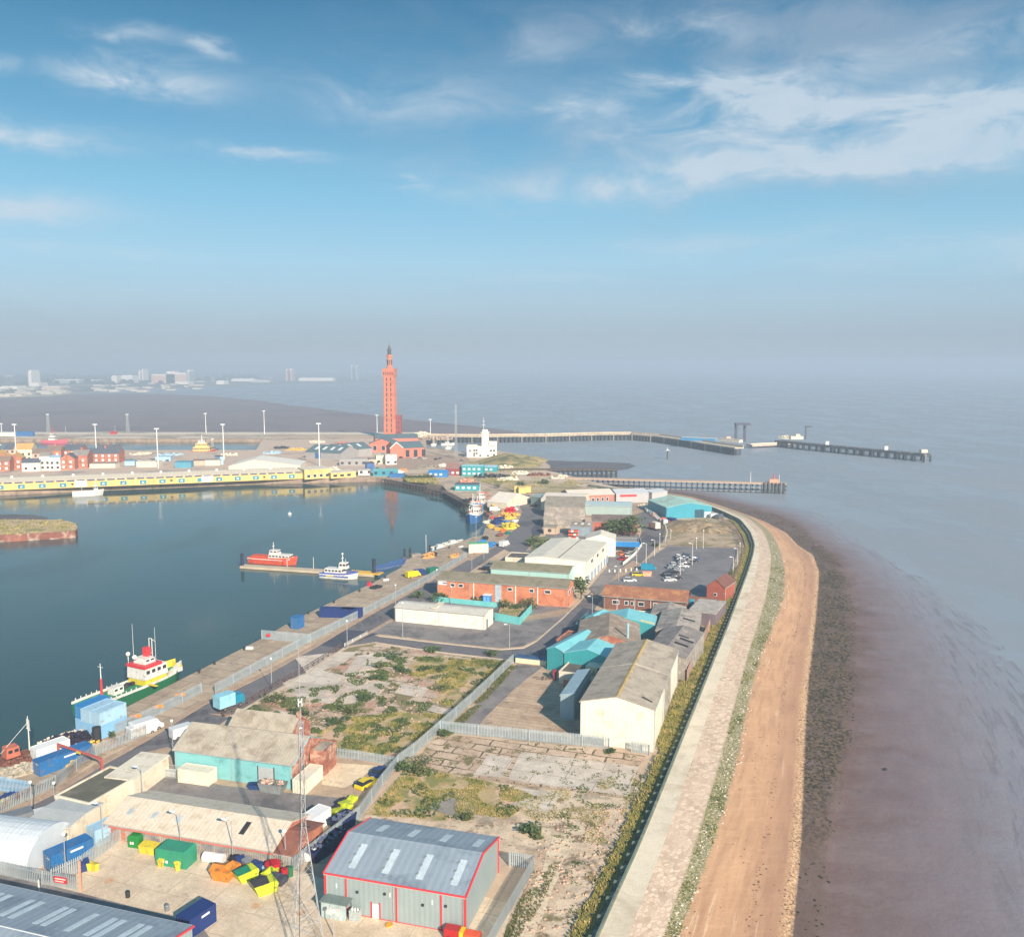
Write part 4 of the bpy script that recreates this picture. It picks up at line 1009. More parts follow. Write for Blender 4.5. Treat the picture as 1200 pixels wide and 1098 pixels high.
TB.part('gable_wall', MB().profy([(0, 0), (11, 0), (11, 4.4), (5.5, 6.95), (0, 4.4)], 0, .06), m_brickr)
g = [o for o in TB.o.children if o.name.startswith('gable_wall')][0]; g.location = (TB.w+.07, 0, 0); g.rotation_euler = (0, 0, R(90))
TB.part('barge_board', MB().tube((TB.w+.35, -.2, 4.42), (TB.w+.35, 5.5, 7.15), .13), mat('m_bb', S(150, 176, 180), .5)); TB.part('barge_board', MB().tube((-.25, -.2, 4.42), (-.25, 5.5, 7.15), .13), mat('m_bb', S(150, 176, 180), .5))
for y, z, w_, h_ in ((3.2, 1.2, 1.2, 1.6), (5.6, 2.6, 1.6, 1.1)): window(TB, 'R', y, z, w_, h_, m_dark)
a = localto(TB, TB.w+.2, 5.8); b = localto(TB, TB.w+3.0, 5.8)
building('brick_annex', 'roofless brick annex with patched orange walls at the gable of the turquoise workshop', 'building', a, b, 4.6, 4.3, None, 'x', m_brickr, m_asb, .0, parapet=.3)
a = localto(TB, 2.5, 12.0); b = localto(TB, 15.5, 12.0)
t2 = building('store', 'low store with grey corrugated roof and brick end behind the turquoise workshop', 'building', a, b, 8, 3.2, 5.8, 'x', m_brickr, m_asb, .2)
t2.part('parapet', MB().box(t2.w-.3, t2.w+.15, 3.4, 4.6, 5.4, 6.7), m_brickr)
m_cream = mat('m_creamc', S(232, 222, 198), .6, .05, .6, S(200, 180, 150), .35, .5, streak=.15)
container('cream shipping container standing against the front wall of the turquoise workshop', localto(TB, 2.6, -1.7), TB.ang, m_cream, 6.06)
container('cream shipping container standing end on at the brick gable of the turquoise workshop', localto(TB, TB.w+1.9, -1.2), TB.ang+R(90), m_cream, 6.06)
def cage(label, p, ang, L=4, D=2, h=1.6, cat='cage'):
    t = T('mesh_cage', label, cat, p, ang); b = MB()
    for k in range(int(L/.25)+1): b.box(k*.25, k*.25+.04, 0, .04, 0, h); b.box(k*.25, k*.25+.04, D-.04, D, 0, h)
    for k in range(int(D/.25)): b.box(0, .04, k*.25, k*.25+.04, 0, h); b.box(L-.04, L, k*.25, k*.25+.04, 0, h)
    for z in (.1, h*.5, h-.08): b.box(0, L, -.02, .0, z, z+.08); b.box(0, L, D, D+.02, z, z+.08)
    t.part('mesh', b, m_pal); t.part('tank', MB().box(.5, L-.5, .4, D-.4, .0, h*.7), mat('m_tankg', S(206, 204, 196), .6, .2, 1.5)); return t
cage('galvanised mesh cage around a small tank left of the cream container', localto(TB, -2.6, -1.9), TB.ang, 4.2, 1.8)
# skip with rubbish, blue tub
def skip(label, p, ang, m, L=4.2, w=1.9, h=1.5, fill=None, name='skip'):
    t = T(name, label, 'skip', p, ang)
    o = [(-L/2+.5, 0), (L/2-.5, 0), (L/2, h), (-L/2, h)]
    b = MB(); n = 4
    b.add([(x, -w/2, z) for x, z in o]+[(x, w/2, z) for x, z in o], [(0,1,2,3),(4,7,6,5),(0,1,5,4),(1,2,6,5),(3,0,4,7)])
    for k in range(4): x = -L/2+.7+k*(L-1.4)/3; b.box(x-.05, x+.05, -w/2-.06, w/2+.06, .15, h-.1)
    b.box(-L/2, L/2, -w/2-.06, -w/2, h-.12, h); b.box(-L/2, L/2, w/2, w/2+.06, h-.12, h)
    t.part('body', b, m)
    if fill:
        r = MB(); 
        for k in range(26): r.ob((random.uniform(-L/2+.5, L/2-.5), random.uniform(-w/2+.25, w/2-.25), h-.15+random.uniform(0, .3)), (random.uniform(.3, .9), random.uniform(.2, .5), random.uniform(.1, .35)), random.uniform(0, 3), random.uniform(-.5, .5))
        t.part('rubbish', r, fill, kind='stuff')
    return t
m_rub = mat('m_rub', S(206, 184, 164), .8, .45, 2.5, S(160, 90, 70), .5, 2); m_skg = mat('m_skg', S(128, 136, 136), .6, .2, 1, S(150, 110, 84), .3, 1, streak=.3)
skip('grey skip heaped with rubble in front of the roller door', P(320, 927), TB.ang, m_skg, 4.6, 2.0, 1.6, m_rub)
skip('blue upturned tub left of the rubble skip', P(299.5, 924), TB.ang+.3, PT['blue'], 2.4, 1.4, .9, None, 'blue_tub')
# cream roofed long building
m_croof = mat('m_croof', S(222, 206, 182), .75, .07, .6, S(196, 176, 148), .4, .6, stripe='x', period=.75, streak=.25); m_redw = mat('m_redw', S(190, 122, 100), .85, .12, .6, brick=True)
a = P(126, 983.5); b = P(320, 1017)
CL = building('long_shed', 'long low shed with cream corrugated roof and red fascia behind the depot fence', 'building', a, b, 10, 2.75, 4.3, 'x', m_redw, m_croof, .35)
CL.part('fascia', MB().box(-.3, CL.w+.3, -.42, -.34, 2.25, 2.72), mat('m_fascia', S(196, 116, 100), .6)); 
for k in range(3): roofpanel(CL, 2+k*4.3, 2.8+k*4.3, .35, .6, mat('m_croofp', S(180, 190, 190), .5), -1, 'rooflight')
roofpanel(CL, CL.w*.77, CL.w*.80, .3, .75, m_dark, -1, 'roof_hatch')
m_tile = mat('m_tile', S(150, 96, 78), .85, .15, .6, S(120, 76, 62), .4, .5, stripe='x', period=.3)
a = P(320.5, 1017); b = P(342, 1021)
building('brick_hut', 'small hut with red tiled roof at the right end of the cream roofed shed', 'building', a, b, 9, 2.4, 3.3, 'x', m_brick, m_tile, .2)
building('brick_hut', 'small orange brick hut with flat dark roof beside the lattice mast', 'building', P(337, 1004), P(353, 1005.5), 3.2, 2.9, None, 'x', m_brick, mat('m_flat', S(76, 70, 66), .9, .15, .6), .15)
# white box trailer with blue-white sign
t = container('white box body with a small blue sign behind the cream roofed shed', P(355, 979), R(62), m_frame, 5.2, 'container', name='white_container', h=2.5)
t.part('sign', MB().box(-.075, -.062, -1.0, 1.0, .35, 1.05), mat('m_signb', S(40, 92, 130), .5)); t.part('sign_lettering', MB().box(-.092, -.078, -.8, -.45, .6, .8).box(-.092, -.078, -.35, .0, .6, .8).box(-.092, -.078, .1, .45, .6, .8).box(-.092, -.078, .55, .8, .6, .8), m_white)
# cluster at the left
m_cw = mat('m_cw', S(226, 214, 190), .7, .07, .5, S(190, 170, 140), .3, .5, streak=.2)
building('cream_building', 'cream box building with white flat roof behind the red height barrier', 'building', P(125, 934), P(158, 938), 9.5, 3.4, None, 'x', m_cw, mat('m_wroof', S(226, 216, 194), .8, .06, .6, S(196, 182, 158), .3, .6), .15)
building('flat_roofed_store', 'store with dark olive felt flat roof and cream parapet next to the cream box building', 'building', P(66, 957), P(106, 967), 11, 3.3, None, 'x', m_cw, mat('m_felt', S(98, 96, 82), .95, .12, .3, S(124, 116, 98), .35, .4), .1, parapet=.35)
building('grey_roofed_store', 'small store with pale grey sheet roof between the arched hut and the felt roofed store', 'building', P(32, 987), P(81, 994), 7.5, 3.2, 3.5, 'x', m_cw, mat('m_pgr', S(186, 188, 184), .6, .08, .5, stripe='x', period=.6, streak=.2), .15)
m_arch = mat('m_archm', S(206, 212, 214), .5, .06, .6, stripe='x', period=.75, streak=.15)
building('arched_hut', 'ribbed white metal hut with rounded barrel roof by the yard fence', 'building', P(-60, 1017.5), P(33, 1029), 9.5, 1.2, 4.9, 'arch', m_arch, m_arch, .0)
AH = bpy.data.objects['arched_hut']; rb = MB()
nr = int(max(v.co.x for v in AH.children[0].data.vertices)/.9)
for k in range(nr):
    pts = [(4.75-4.9*math.cos(math.pi*j/14), 1.2+3.85*math.sin(math.pi*j/14)) for j in range(15)]; i_ = [(4.75-4.75*math.cos(math.pi*j/14), 1.2+3.7*math.sin(math.pi*j/14)) for j in range(15)]
    rb.prof(pts+i_[::-1], .2+k*.9, .38+k*.9)
q = bpy.data.objects.new('rib', rb.mesh('rib', m_arch)); COL.objects.link(q); q.parent = AH
m_cblue = mat('m_cblue', S(40, 108, 164), .55, .10, .6, S(120, 110, 104), .18, .9, streak=.25); m_clb = mat('m_clb', S(166, 200, 218), .55, .06, .6, S(150, 130, 112), .15, .9, streak=.3); m_cblu2 = mat('m_cblu2', S(44, 128, 188), .5, .08, .6, streak=.15); m_cnavy = mat('m_cnavy', S(30, 54, 112), .5, .07, .6, streak=.15)
H1 = R(55)
container('bright blue shipping container beside the arched hut, white lettering on its end', P(56, 1020), R(52), m_cblue, 6.06, marks=[(1.9, -.9, .9, .12)])
container('pale blue shipping container in the corner behind the depot fence', P(107, 990), R(56), m_clb, 4.5)
truck('white lorry with open bed parked beside the road left of the arched hut', P(-6, 985), R(38), 'white', mat('m_bed', S(120, 124, 128), .6), 7.4)
container('dark navy container standing alone in the depot yard behind the near grey shed', P(215, 1098), R(60), m_cnavy, 4.2, marks=[(1.0, .2, .3, .9)])
# depot yard: tanks, skips
m_grn = mat('m_grn', S(48, 146, 112), .5, .12, .6, S(90, 120, 100), .2, .8, streak=.15, stripe='s', period=.45); m_grn2 = mat('m_grn2', S(30, 132, 60), .45, .08, .6, streak=.15, stripe='s', period=.35)
def compactor(label, p, ang, m, L, w, h):
    t = T('waste_compactor', label, 'container', p, ang)
    t.part('body', MB().profy([(0, .15), (L, .15), (L, h-.25), (L-.25, h), (.25, h), (0, h-.25)], 0, w), m)
    rb = MB()
    for k in range(5): x = .15+k*(L-.4)/4; rb.box(x, x+.12, -.07, 0, .2, h-.3)
    t.part('rib', rb, m); t.part('skid', MB().box(.1, L-.1, .2, .4, 0, .15).box(.1, L-.1, w-.4, w-.2, 0, .15), m_dark)
    for x in (L*.22, L*.34): t.part('label_plate', MB().box(x, x+.4, -.085, -.07, .7, 1.1), m_white)
    return t
compactor('large sea green closed skip in the middle of the depot fence line', P(182.5, 1014), TB.ang, m_grn, 5.0, 2.6, 2.7)
compactor('small dark green compactor left of the large sea green closed skip', P(150, 993.5), TB.ang+.05, m_grn2, 1.9, 2.0, 2.0)
m_yel = mat('m_yel', S(222, 200, 56), .55, .12, .8, S(150, 120, 70), .2, 1.2, streak=.25); m_lime = mat('m_lime', S(202, 212, 46), .55, .12, .8, S(120, 110, 60), .22, 1.4, streak=.25)
def drum(label, x, y, m, r=.42, h=1.0, name='drum', cat='drum', lie=False, ang=0, group=None):
    p = P(x, y); t = T(name, label, cat, p, ang, group)
    if lie: t.part('barrel', MB().tube((-h/2, 0, r), (h/2, 0, r), r, n=12), m)
    else:
        t.part('barrel', MB().tube((0, 0, 0), (0, 0, h), r, r*.96, 12), m); t.part('lid', MB().tube((0, 0, h), (0, 0, h+.08), r*1.03, r*.8, 12), m)
    return t
def wbin(label, x, y, m, ang=0, L=1.3, w=.9, h=1.2, lidm=None, group=None):
    t = T('wheeled_bin', label, 'bin', P(x, y), ang, group)
    t.part('body', MB().add([(-L/2+.1, -w/2+.08, .12), (L/2-.1, -w/2+.08, .12), (L/2-.1, w/2-.08, .12), (-L/2+.1, w/2-.08, .12), (-L/2, -w/2, h), (L/2, -w/2, h), (L/2, w/2, h), (-L/2, w/2, h)], [(0,1,2,3),(4,5,6,7),(0,1,5,4),(1,2,6,5),(2,3,7,6),(3,0,4,7)]), m)
    t.part('lid', MB().prof([(-w/2-.04, h+.005), (w/2, h+.005), (w/2, h+.28), (-w/2-.04, h+.08)], -L/2-.04, L/2+.04), lidm or m)
    for sx in (-1, 1):
        for sy in (-1, 1): t.part('castor', MB().tube((sx*(L/2-.2), sy*(w/2-.18)-.03, .09), (sx*(L/2-.2), sy*(w/2-.18)+.03, .09), .09, n=8), _tyre)
    return t
for i, (x, y, l) in enumerate([(189, 1016, 'left of the two yellow bins against the sea green closed skip'), (208, 1020, 'right of the two yellow bins against the sea green closed skip'), (106, 1020, 'left of the two yellow bins by the yard fence'), (112, 1021, 'right of the two yellow bins by the yard fence'), (180, 999, 'yellow bin behind the sea green closed skip, half hidden')]):
    wbin(l, x, y, m_yel, R(-20)+i, .75, .7, 1.05, group='yellow bins in the depot yard')
wbin('wide pale yellow skip bin between the two green skips', 175, 999, m_yel, TB.ang, 2.6, 1.4, 1.2)
wbin('dark blue bin by the yard fence next to two yellow bins', 99, 1020, PT['blue'], .6, 1.2, 1.3, 1.3)
# hoods and skips row: orange, green-yellow, lime crosses
def hopper(label, x, y, ang, m, m2, L=3.0, w=1.8, h=1.5):
    t = T('tipping_skip', label, 'skip', P(x, y), ang)
    t.part('body', MB().profy([(-L/2+.6, .1), (L/2-.3, .1), (L/2, h*.75), (L/2-.2, h), (-L/2, h)], -w/2, w/2), m)
    t.part('cover', MB().prof([(-w/2-.05, h+.01), (w/2+.05, h+.01), (w/2+.05, h+.08), (0, h+.5), (-w/2-.05, h+.08)], -L/2-.05, L*.12), m2)
    t.part('rib', MB().box(-.06, .06, -w/2-.06, -w/2, .2, h-.05).box(L*.25, L*.25+.12, -w/2-.06, -w/2, .2, h-.05), m)
    return t
m_org = mat('m_org', S(216, 134, 46), .6, .15, .8, S(130, 84, 54), .3, 1.4, streak=.3)
hopper('orange tipping skip first in the row of coloured skips', 262, 1029, R(-15), m_org, m_org, 3.2, 2.0, 1.5)
hopper('orange tipping skip squeezed behind the first orange one', 271, 1024, R(60), m_org, m_org, 2.4, 1.5, 1.4)
hopper('yellow skip with dark green cover in the row of coloured skips', 288, 1030, R(45), m_lime, mat('m_gcov', S(20, 112, 84), .6), 3.2, 1.9, 1.5)
hopper('lime yellow skip with dark hood nearest the lattice mast', 310, 1045, R(35), m_lime, m_dark, 3.3, 2.0, 1.7)
hopper('lime yellow skip tilted behind the nearest lime skip', 317, 1030, R(70), m_lime, m_lime, 2.4, 1.3, 1.4)
hopper('dark grey tipping skip right of the lime yellow skips', 326, 1035, R(-20), mat('m_dg', S(74, 76, 88), .6), mat('m_dg', S(74, 76, 88), .6), 2.6, 1.5, 1.1)
drum('pair of blue drums left of the red tank', 304, 1021, PT['blue'], .6, 1.3); drum('blue drum hidden behind the blue pair', 299, 1018, PT['blue'], .5, 1.2, name='drum'); drum('short pale blue drum in front of the red tank', 311, 1022, m_clb, .5, .9)
drum('round red tank standing beside the lime yellow skips', 320, 1024, mat('m_rtank', S(206, 34, 50), .4), 1.1, 1.7, 'round_tank', 'tank')
drum('small red drum left of the green drum at the fence corner', 333.5, 1030, mat('m_rtank', S(206, 34, 50), .4), .5, 1.5); drum('green drum at the fence corner', 340, 1027, mat('m_gd', S(40, 110, 70), .6), .45, 1.4)
for i, (x, y) in enumerate([(245, 1009.5), (257, 1011.5)]): drum(('left' if i == 0 else 'right')+' of two white round bales by the fence behind the orange skip', x, y, m_frame, .75, 1.5, 'bale', 'bale', True, R(-10), 'white bales by the fence')
for i, (x, y, c) in enumerate([(275, 1014, 'black'), (282, 1015, 'blue'), (290, 1017, 'silver'), (362, 1008, 'white')]): wbin({'black': 'black bin behind the yellow skip', 'blue': 'blue bin behind the green covered skip', 'silver': 'silver bin behind the row of coloured skips', 'white': 'white bin at the fence corner near the long dark skip'}[c], x, y, PT[c], i*.5, 1.2, 1.0, 1.2)
for i, (x, y) in enumerate([(356, 1006), (366, 1001), (371, 998)]): solo('rubble_sack', ['white bulk bag nearest the lattice mast', 'white bulk bag in the middle of three', 'white bulk bag nearest the red trimmed shed'][i], 'sack', MB().ball((0, 0, .6), .75, 8, 6, .8), m_frame, P(x, y), group='bulk bags by the fence', smooth=True)
# long dark open skips beside the red shed
for i, (x, y, l) in enumerate([(381, 998, 'long dark blue open container alongside the left wall of the red trimmed shed'), (402, 969, 'second dark blue open container behind the first at the shed wall')]):
    skip(l, P(x, y), R(58), mat('m_skn', S(30, 44, 84), .5, .15, 1), 7 if i == 0 else 4, 2.2, 1.9, mat('m_scrap', S(92, 100, 124), .6, .6, 2), 'open_container')
bush('dark shrub growing on the fence behind the orange brick hut', P(330, 1012), 2.2, 1.8, m_leaf, 240)
# lime green excavator-like pieces and cars at the upper fence
def chute(label, x, y, ang):
    t = T('tipping_chute', label, 'skip', P(x, y), ang)
    t.part('body', MB().profy([(-1.7, .1), (1.7, .1), (1.8, .9), (1.2, 1.05), (.3, .7), (-1.8, 1.15)], -.6, .6), m_lime); t.part('cover', MB().box(-1.7, .2, .62, 1.1, .3, 1.1), m_dark); return t
chute('lime yellow angular skip leaning by the palisade fence in the tarmac yard', 401, 952, R(50))
chute('second lime yellow angular skip just behind the first by the fence', 408, 943, R(60))
car('yellow', 'yellow car parked by the fence behind the turquoise workshop', P(430, 921), R(55))
car('blue', 'dark blue car parked behind the yellow car at the fence', P(447, 907), R(60))
solo('timber_pile', 'small heap of orange timber behind the cream roofed shed', 'timber', MB().ob((0, 0, .25), (2.2, .9, .5), .2).ob((.2, .2, .6), (1.6, .5, .2), .6), mat('m_tim', S(206, 150, 100), .8, .2, 2), P(284, 951)); solo('tarpaulin', 'blue tarpaulin beside the orange timber heap', 'tarpaulin', MB().ball((0, 0, 0), 1.1, 9, 6, .7), PT['blue'], P(286, 952))
# fences of the yards
fence('grey palisade fence climbing from the lattice mast past the red trimmed shed', [(343, 1022), (370, 1001), (395, 981), (421, 960), (448, 921), (466, 899)], 2.4, m_pal)
fence('palisade fence between the two waste plots up to the cross road', [(466, 899), (484, 886), (516, 857.5), (551, 826), (601, 778)], 2.5, m_pal)
fence('palisade fence in front of the big white shed', [(516, 857.5), (560, 862), (620, 868), (682, 874), (714, 878)], 2.4, m_pal); fence('short palisade run at the right corner of the big white shed', [(740, 881), (761, 885)], 2.2, m_pal)
fence('palisade fence along the path on the right of the red trimmed shed', [(597, 1014), (626, 1019), (604, 1058), (578, 1104), (560, 1140)], 2.3, m_pal)
fence('palisade fence closing the waste plot behind the turquoise workshop', [(379, 886), (420, 891), (466, 899)], 2.0, m_pal)
fence('palisade fence of the waste depot running up behind the blue container', [(60, 1037), (96, 1020), (141, 986)], 2.4, m_pal)
fence('sheeted fence between the depot yard and the cream roofed shed', [(141, 986), (200, 997), (270, 1009), (344, 1022)], 2.2, mat('m_palmix', S(166, 170, 156), .6, .3, .35, S(90, 120, 140), .5, .4))
fence('grey fence in front of the arched hut', [(-60, 1015), (0, 1026), (50, 1037), (89, 1044)], 2.3, m_pal)
t = T('sign_board', 'red sign board with white lettering on the fence beside the blue container', 'sign', P(64, 1042), R(-14)); t.part('board', MB().box(0, 2.1, -.05, 0, 1.1, 2.0), m_red); t.part('lettering', MB().box(.2, 1.9, -.065, -.055, 1.62, 1.8).box(.2, 1.6, -.065, -.055, 1.28, 1.42), m_white)
solo('gate_post', 'tall pink gate post at the end of the depot fence', 'post', MB().box(-.12, .12, -.12, .12, 0, 4.4), mat('m_pinkp', S(226, 160, 130), .6), P(95, 1044)); solo('bollard', 'white bollard post beside the drive near the grey shed', 'post', MB().tube((0, 0, 0), (0, 0, 1.9), .12, n=8), m_white, P(46, 1046))
solo('gate_post', 'yellow pole lying across the depot entrance', 'post', MB().tube((0, 0, .1), (2.2, 1.2, .1), .07, n=6), m_yel, P(404, 1080))
# lattice floodlight mast
def lattice(t, h, w0, w1, m, seg, nm='lattice', r=.05, taper_h=None):
    mb = MB(); H = taper_h or h; zs = [0]; 
    for k in range(seg): zs.append(h*(1-(1-(k+1)/seg)**1.25))
    cor = []
    for z in zs:
        f = min(1, z/H); w = w0+(w1-w0)*f; cor.append([Vector((sx*w/2, sy*w/2, z)) for sx, sy in ((-1,-1),(1,-1),(1,1),(-1,1))])
    for i in range(len(zs)-1):
        for k in range(4):
            mb.tube(cor[i][k], cor[i+1][k], r, n=4); mb.tube(cor[i][k], cor[i+1][(k+1) % 4], r*.6, n=3); mb.tube(cor[i][(k+1) % 4], cor[i+1][k], r*.6, n=3); mb.tube(cor[i+1][k], cor[i+1][(k+1) % 4], r*.6, n=3)
    t.part(nm, mb, m)
m_latt = mat('m_latt', S(168, 168, 166), .6, .15, 1)
p = P(360, 1112); h = HT(p, 845); t = T('lattice_mast', 'tall slender steel lattice mast with antennas rising from the depot yard', 'mast', p, R(20))
lattice(t, h, 4.0, .5, m_latt, 17, r=.034, taper_h=h*.55); t.part('antenna_pole', MB().tube((0, 0, h-1), (0, 0, HT(p, 762)), .045, .025, 6), m_pole)
for z, s in ((h*1.08, .5), (h*.97, .6)): t.part('antenna', MB().box(-s/2, s/2, -.08, .08, z, z+.12).box(-s/2, -s/2+.08, -.08, .08, z-.5, z+.5).box(s/2-.08, s/2, -.08, .08, z-.5, z+.5), m_frame)
t.part('cable_duct', MB().tube((-1.0, -.5, 0), (-.1, -.2, h*.9), .045, n=5), m_dark)
for lab, x, y, top, a in (('lamp post in front of the cream roofed shed, left one', 212, 1002, 953, 1), ('lamp post in front of the cream roofed shed, right one', 273, 1012, 962, 1), ('lamp post beside the orange brick hut', 335, 1016, 974, 0), ('lamp post standing in front of the blue container', 78, 1034, 978, 0), ('lamp post at the depot fence beside the pale blue container', 121, 992, 943, 1),
                          ('thin lamp post by the drive between cream box building and road', 167, 936, 900, 1), ('lamp post at the corner of the turquoise workshop', 203, 885, 845, 0), ('lamp post on the near verge of the road by the felt roofed store', 64, 936, 918, 0), ('tall lamp post by the road left of the felt roofed store', 38, 957, 917, 0), ('lamp post at the depot yard in front of the lattice mast', 391, 1098, 1068, 0)):
    lamp(lab, x, y, top, .9 if a else 0, ang=R(160))
# big white shed
m_wclad = mat('m_wclad', S(230, 224, 204), .5, .06, .3, S(206, 192, 162), .3, .5, stripe='s', period=.9, streak=.22, fine=.05); m_roofa = roofmat('m_roofa', S(182, 168, 148), S(146, 134, 118), 'y', .6, .45)
BW = building('warehouse', 'big cream white gable fronted shed with grey roof and lichen yellow ridge', 'shed', (680, 869.8), (765.5, 881), (800, 803.3), 8.1, 9.75, 'y', m_wclad, m_roofa, .15)
BW.part('ridge_cap', MB().profy([(BW.w/2-.45, 9.84), (BW.w/2, 9.98), (BW.w/2+.45, 9.84), (BW.w/2, 9.86)], 0, BW.d), mat('m_lich', S(196, 166, 104), .9, .25, .5, S(150, 134, 108), .5, .6))
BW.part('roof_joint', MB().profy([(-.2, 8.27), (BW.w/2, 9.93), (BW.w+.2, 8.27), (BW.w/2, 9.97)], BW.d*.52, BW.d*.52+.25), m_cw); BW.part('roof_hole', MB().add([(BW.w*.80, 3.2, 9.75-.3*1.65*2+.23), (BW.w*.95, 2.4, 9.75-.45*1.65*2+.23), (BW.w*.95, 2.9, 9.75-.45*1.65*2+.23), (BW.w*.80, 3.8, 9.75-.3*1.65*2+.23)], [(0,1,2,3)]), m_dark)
m_gwall = mat('m_gwall', S(150, 140, 128), .8, .2, .5, S(190, 180, 164), .4, .5, stripe='s', period=.6)
BW.part('side_cladding', MB().box(BW.w-.02, BW.w+.06, BW.d*.40, BW.d*.64, .1, 8.0), m_gwall)
m_lean = mat('m_lean', S(160, 184, 192), .5, .08, .5, stripe='y', period=.6)
a = localto(BW, -2.9, .3); b = localto(BW, -.1, .3)
building('lean_to', 'narrow pale blue grey lean-to along the left side of the big white shed', 'building', a+Vector((-.5, 10, 0)), b+Vector((-.5, 10, 0)), 15, 5.0, 5.6, 'y', mat('m_lw', S(150, 170, 176), .5, .06, .4, stripe='s', period=.6), m_lean, .1, rp=.98)
# turquoise sheds
m_tq2 = mat('m_tq2', S(56, 156, 160), .5, .07, .4, stripe='s', period=.7, streak=.15); m_tqr = mat('m_tqr', S(128, 200, 204), .55, .05, .4, S(110, 182, 188), .3, .3, stripe='y', period=.8, streak=.15)
building('turquoise_shed', 'narrow turquoise shed with sloping front at the end of the row of sheds', 'shed', (641, 785), (659, 789), 16, 5.2, 5.9, 'y', m_tq2, m_tqr, .1)
t = building('turquoise_shed', 'wide turquoise gabled shed next to the narrow one, pale panel on its front', 'shed', (661, 789.5), (714, 797), 8.5, 5.0, 6.5, 'y', m_tq2, m_tqr, .1)
t.part('awning', MB().box(6.2, 13.5, -3.2, 0, 3.6, 3.8), m_cw); t.part('panel', MB().box(6.2, 9.0, -3.2, -3.1, 1.6, 3.6), mat('m_yl', S(214, 206, 150), .6))
building('low_workshop', 'low flat roofed cream workshop with open top in front of the turquoise sheds', 'building', (655, 801), (690, 806), 7.5, 2.6, None, 'x', m_cw, mat('m_flat2', S(98, 92, 86), .9, .25, .6), .0, parapet=.4)
building('low_workshop', 'cream roofed brick lean-to beneath the turquoise sheds', 'building', (660, 806), (690, 811), 4, 2.0, None, 'x', m_brick, mat('m_pk', S(206, 178, 152), .9, .1, .6), .1)
m_dkr = roofmat('m_dkr', S(148, 130, 112), S(178, 162, 142), 'y', .6, .5)
t = building('old_shed', 'old shed with brown patched gable roof and a pale upright flue behind the turquoise sheds', 'shed', (676, 775), (750, 778), 19, 4.6, 6.8, 'y', m_brickr, m_dkr, .1); t.part('flue', MB().tube((t.w*.80, 2.5, 5), (t.w*.80, 2.5, 9.2), .35, n=8), m_lean)
building('brick_store', 'small flat roofed red brick store left of the old brown roofed shed', 'building', (652, 764), (672, 767), 8, 3.0, None, 'x', m_brick, mat('m_rf3', S(124, 98, 88), .9, .25, 1), .0, parapet=.4)
t = building('turquoise_shed', 'turquoise roofed shed behind the old brown roofed shed, yellow rooflight at its corner', 'shed', (700, 748), (768, 752), 9, 4.2, 5.9, 'y', m_tq2, m_tqr, .1); t.part('rooflight', MB().add([(t.w*.74, 0, 5.1+.2), (t.w*.98, 0, 4.3+.2), (t.w*.98, 1.6, 4.3+.2), (t.w*.74, 1.6, 5.1+.2)], [(0,1,2,3)]), mat('m_yl', S(214, 206, 150), .6))
building('turquoise_shed', 'small turquoise roofed shed at the left end beyond the brick store', 'shed', (686, 739), (703, 742), 7, 3.6, 4.5, 'y', m_tq2, m_tqr, .1)
m_grr = roofmat('m_grr', S(176, 164, 150), S(122, 114, 108), 'y', .6, .5); m_drr = roofmat('m_drr', S(132, 124, 118), S(168, 156, 142), 'y', .6, .5)
def dshed(label, A, B, D, e, r, rm, holes=()):
    t = building('derelict_shed', label, 'shed', A, B, D, e, r, 'y', m_gwall, rm, .1)
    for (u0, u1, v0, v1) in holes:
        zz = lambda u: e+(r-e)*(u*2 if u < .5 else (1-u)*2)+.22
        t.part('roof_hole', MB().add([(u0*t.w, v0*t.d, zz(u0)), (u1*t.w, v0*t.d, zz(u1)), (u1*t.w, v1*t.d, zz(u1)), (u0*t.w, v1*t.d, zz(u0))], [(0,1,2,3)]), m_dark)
    return t
dshed('derelict shed with dark holed roof touching the back of the big white shed', (753, 792), (803, 799), 21, 5.4, 6.6, m_drr, [(.58, .9, .32, .38), (.62, .95, .5, .56), (.55, .8, .6, .64)])
dshed('derelict shed with pale grey patched roof behind the holed one', (768, 760), (816, 764), 18, 4.8, 6.0, m_grr, [(.6, .9, .45, .52)])
dshed('low grey shed with broken roof next to the flat roofed yard building', (762, 735), (800, 738), 10, 3.6, 4.6, m_grr)
building('flat_roofed_building', 'flat pale roofed building beside the grass strip before the brick office house', 'building', (806, 731), (838, 735), 14, 3.6, None, 'x', mat('m_purp', S(120, 104, 108), .8, .15, .5), mat('m_pale2', S(188, 178, 164), .85, .12, .4, S(150, 140, 130), .5, .5), .1)
railing('rusty brown retaining wall along the grass strip beside the derelict sheds', [(805, 800), (820, 765), (832, 738)], 3.2, mat('m_pinkw', S(176, 140, 124), .85, .3, .4, S(120, 96, 84), .5, .5), 3, 'wall', 'retaining_wall', True)
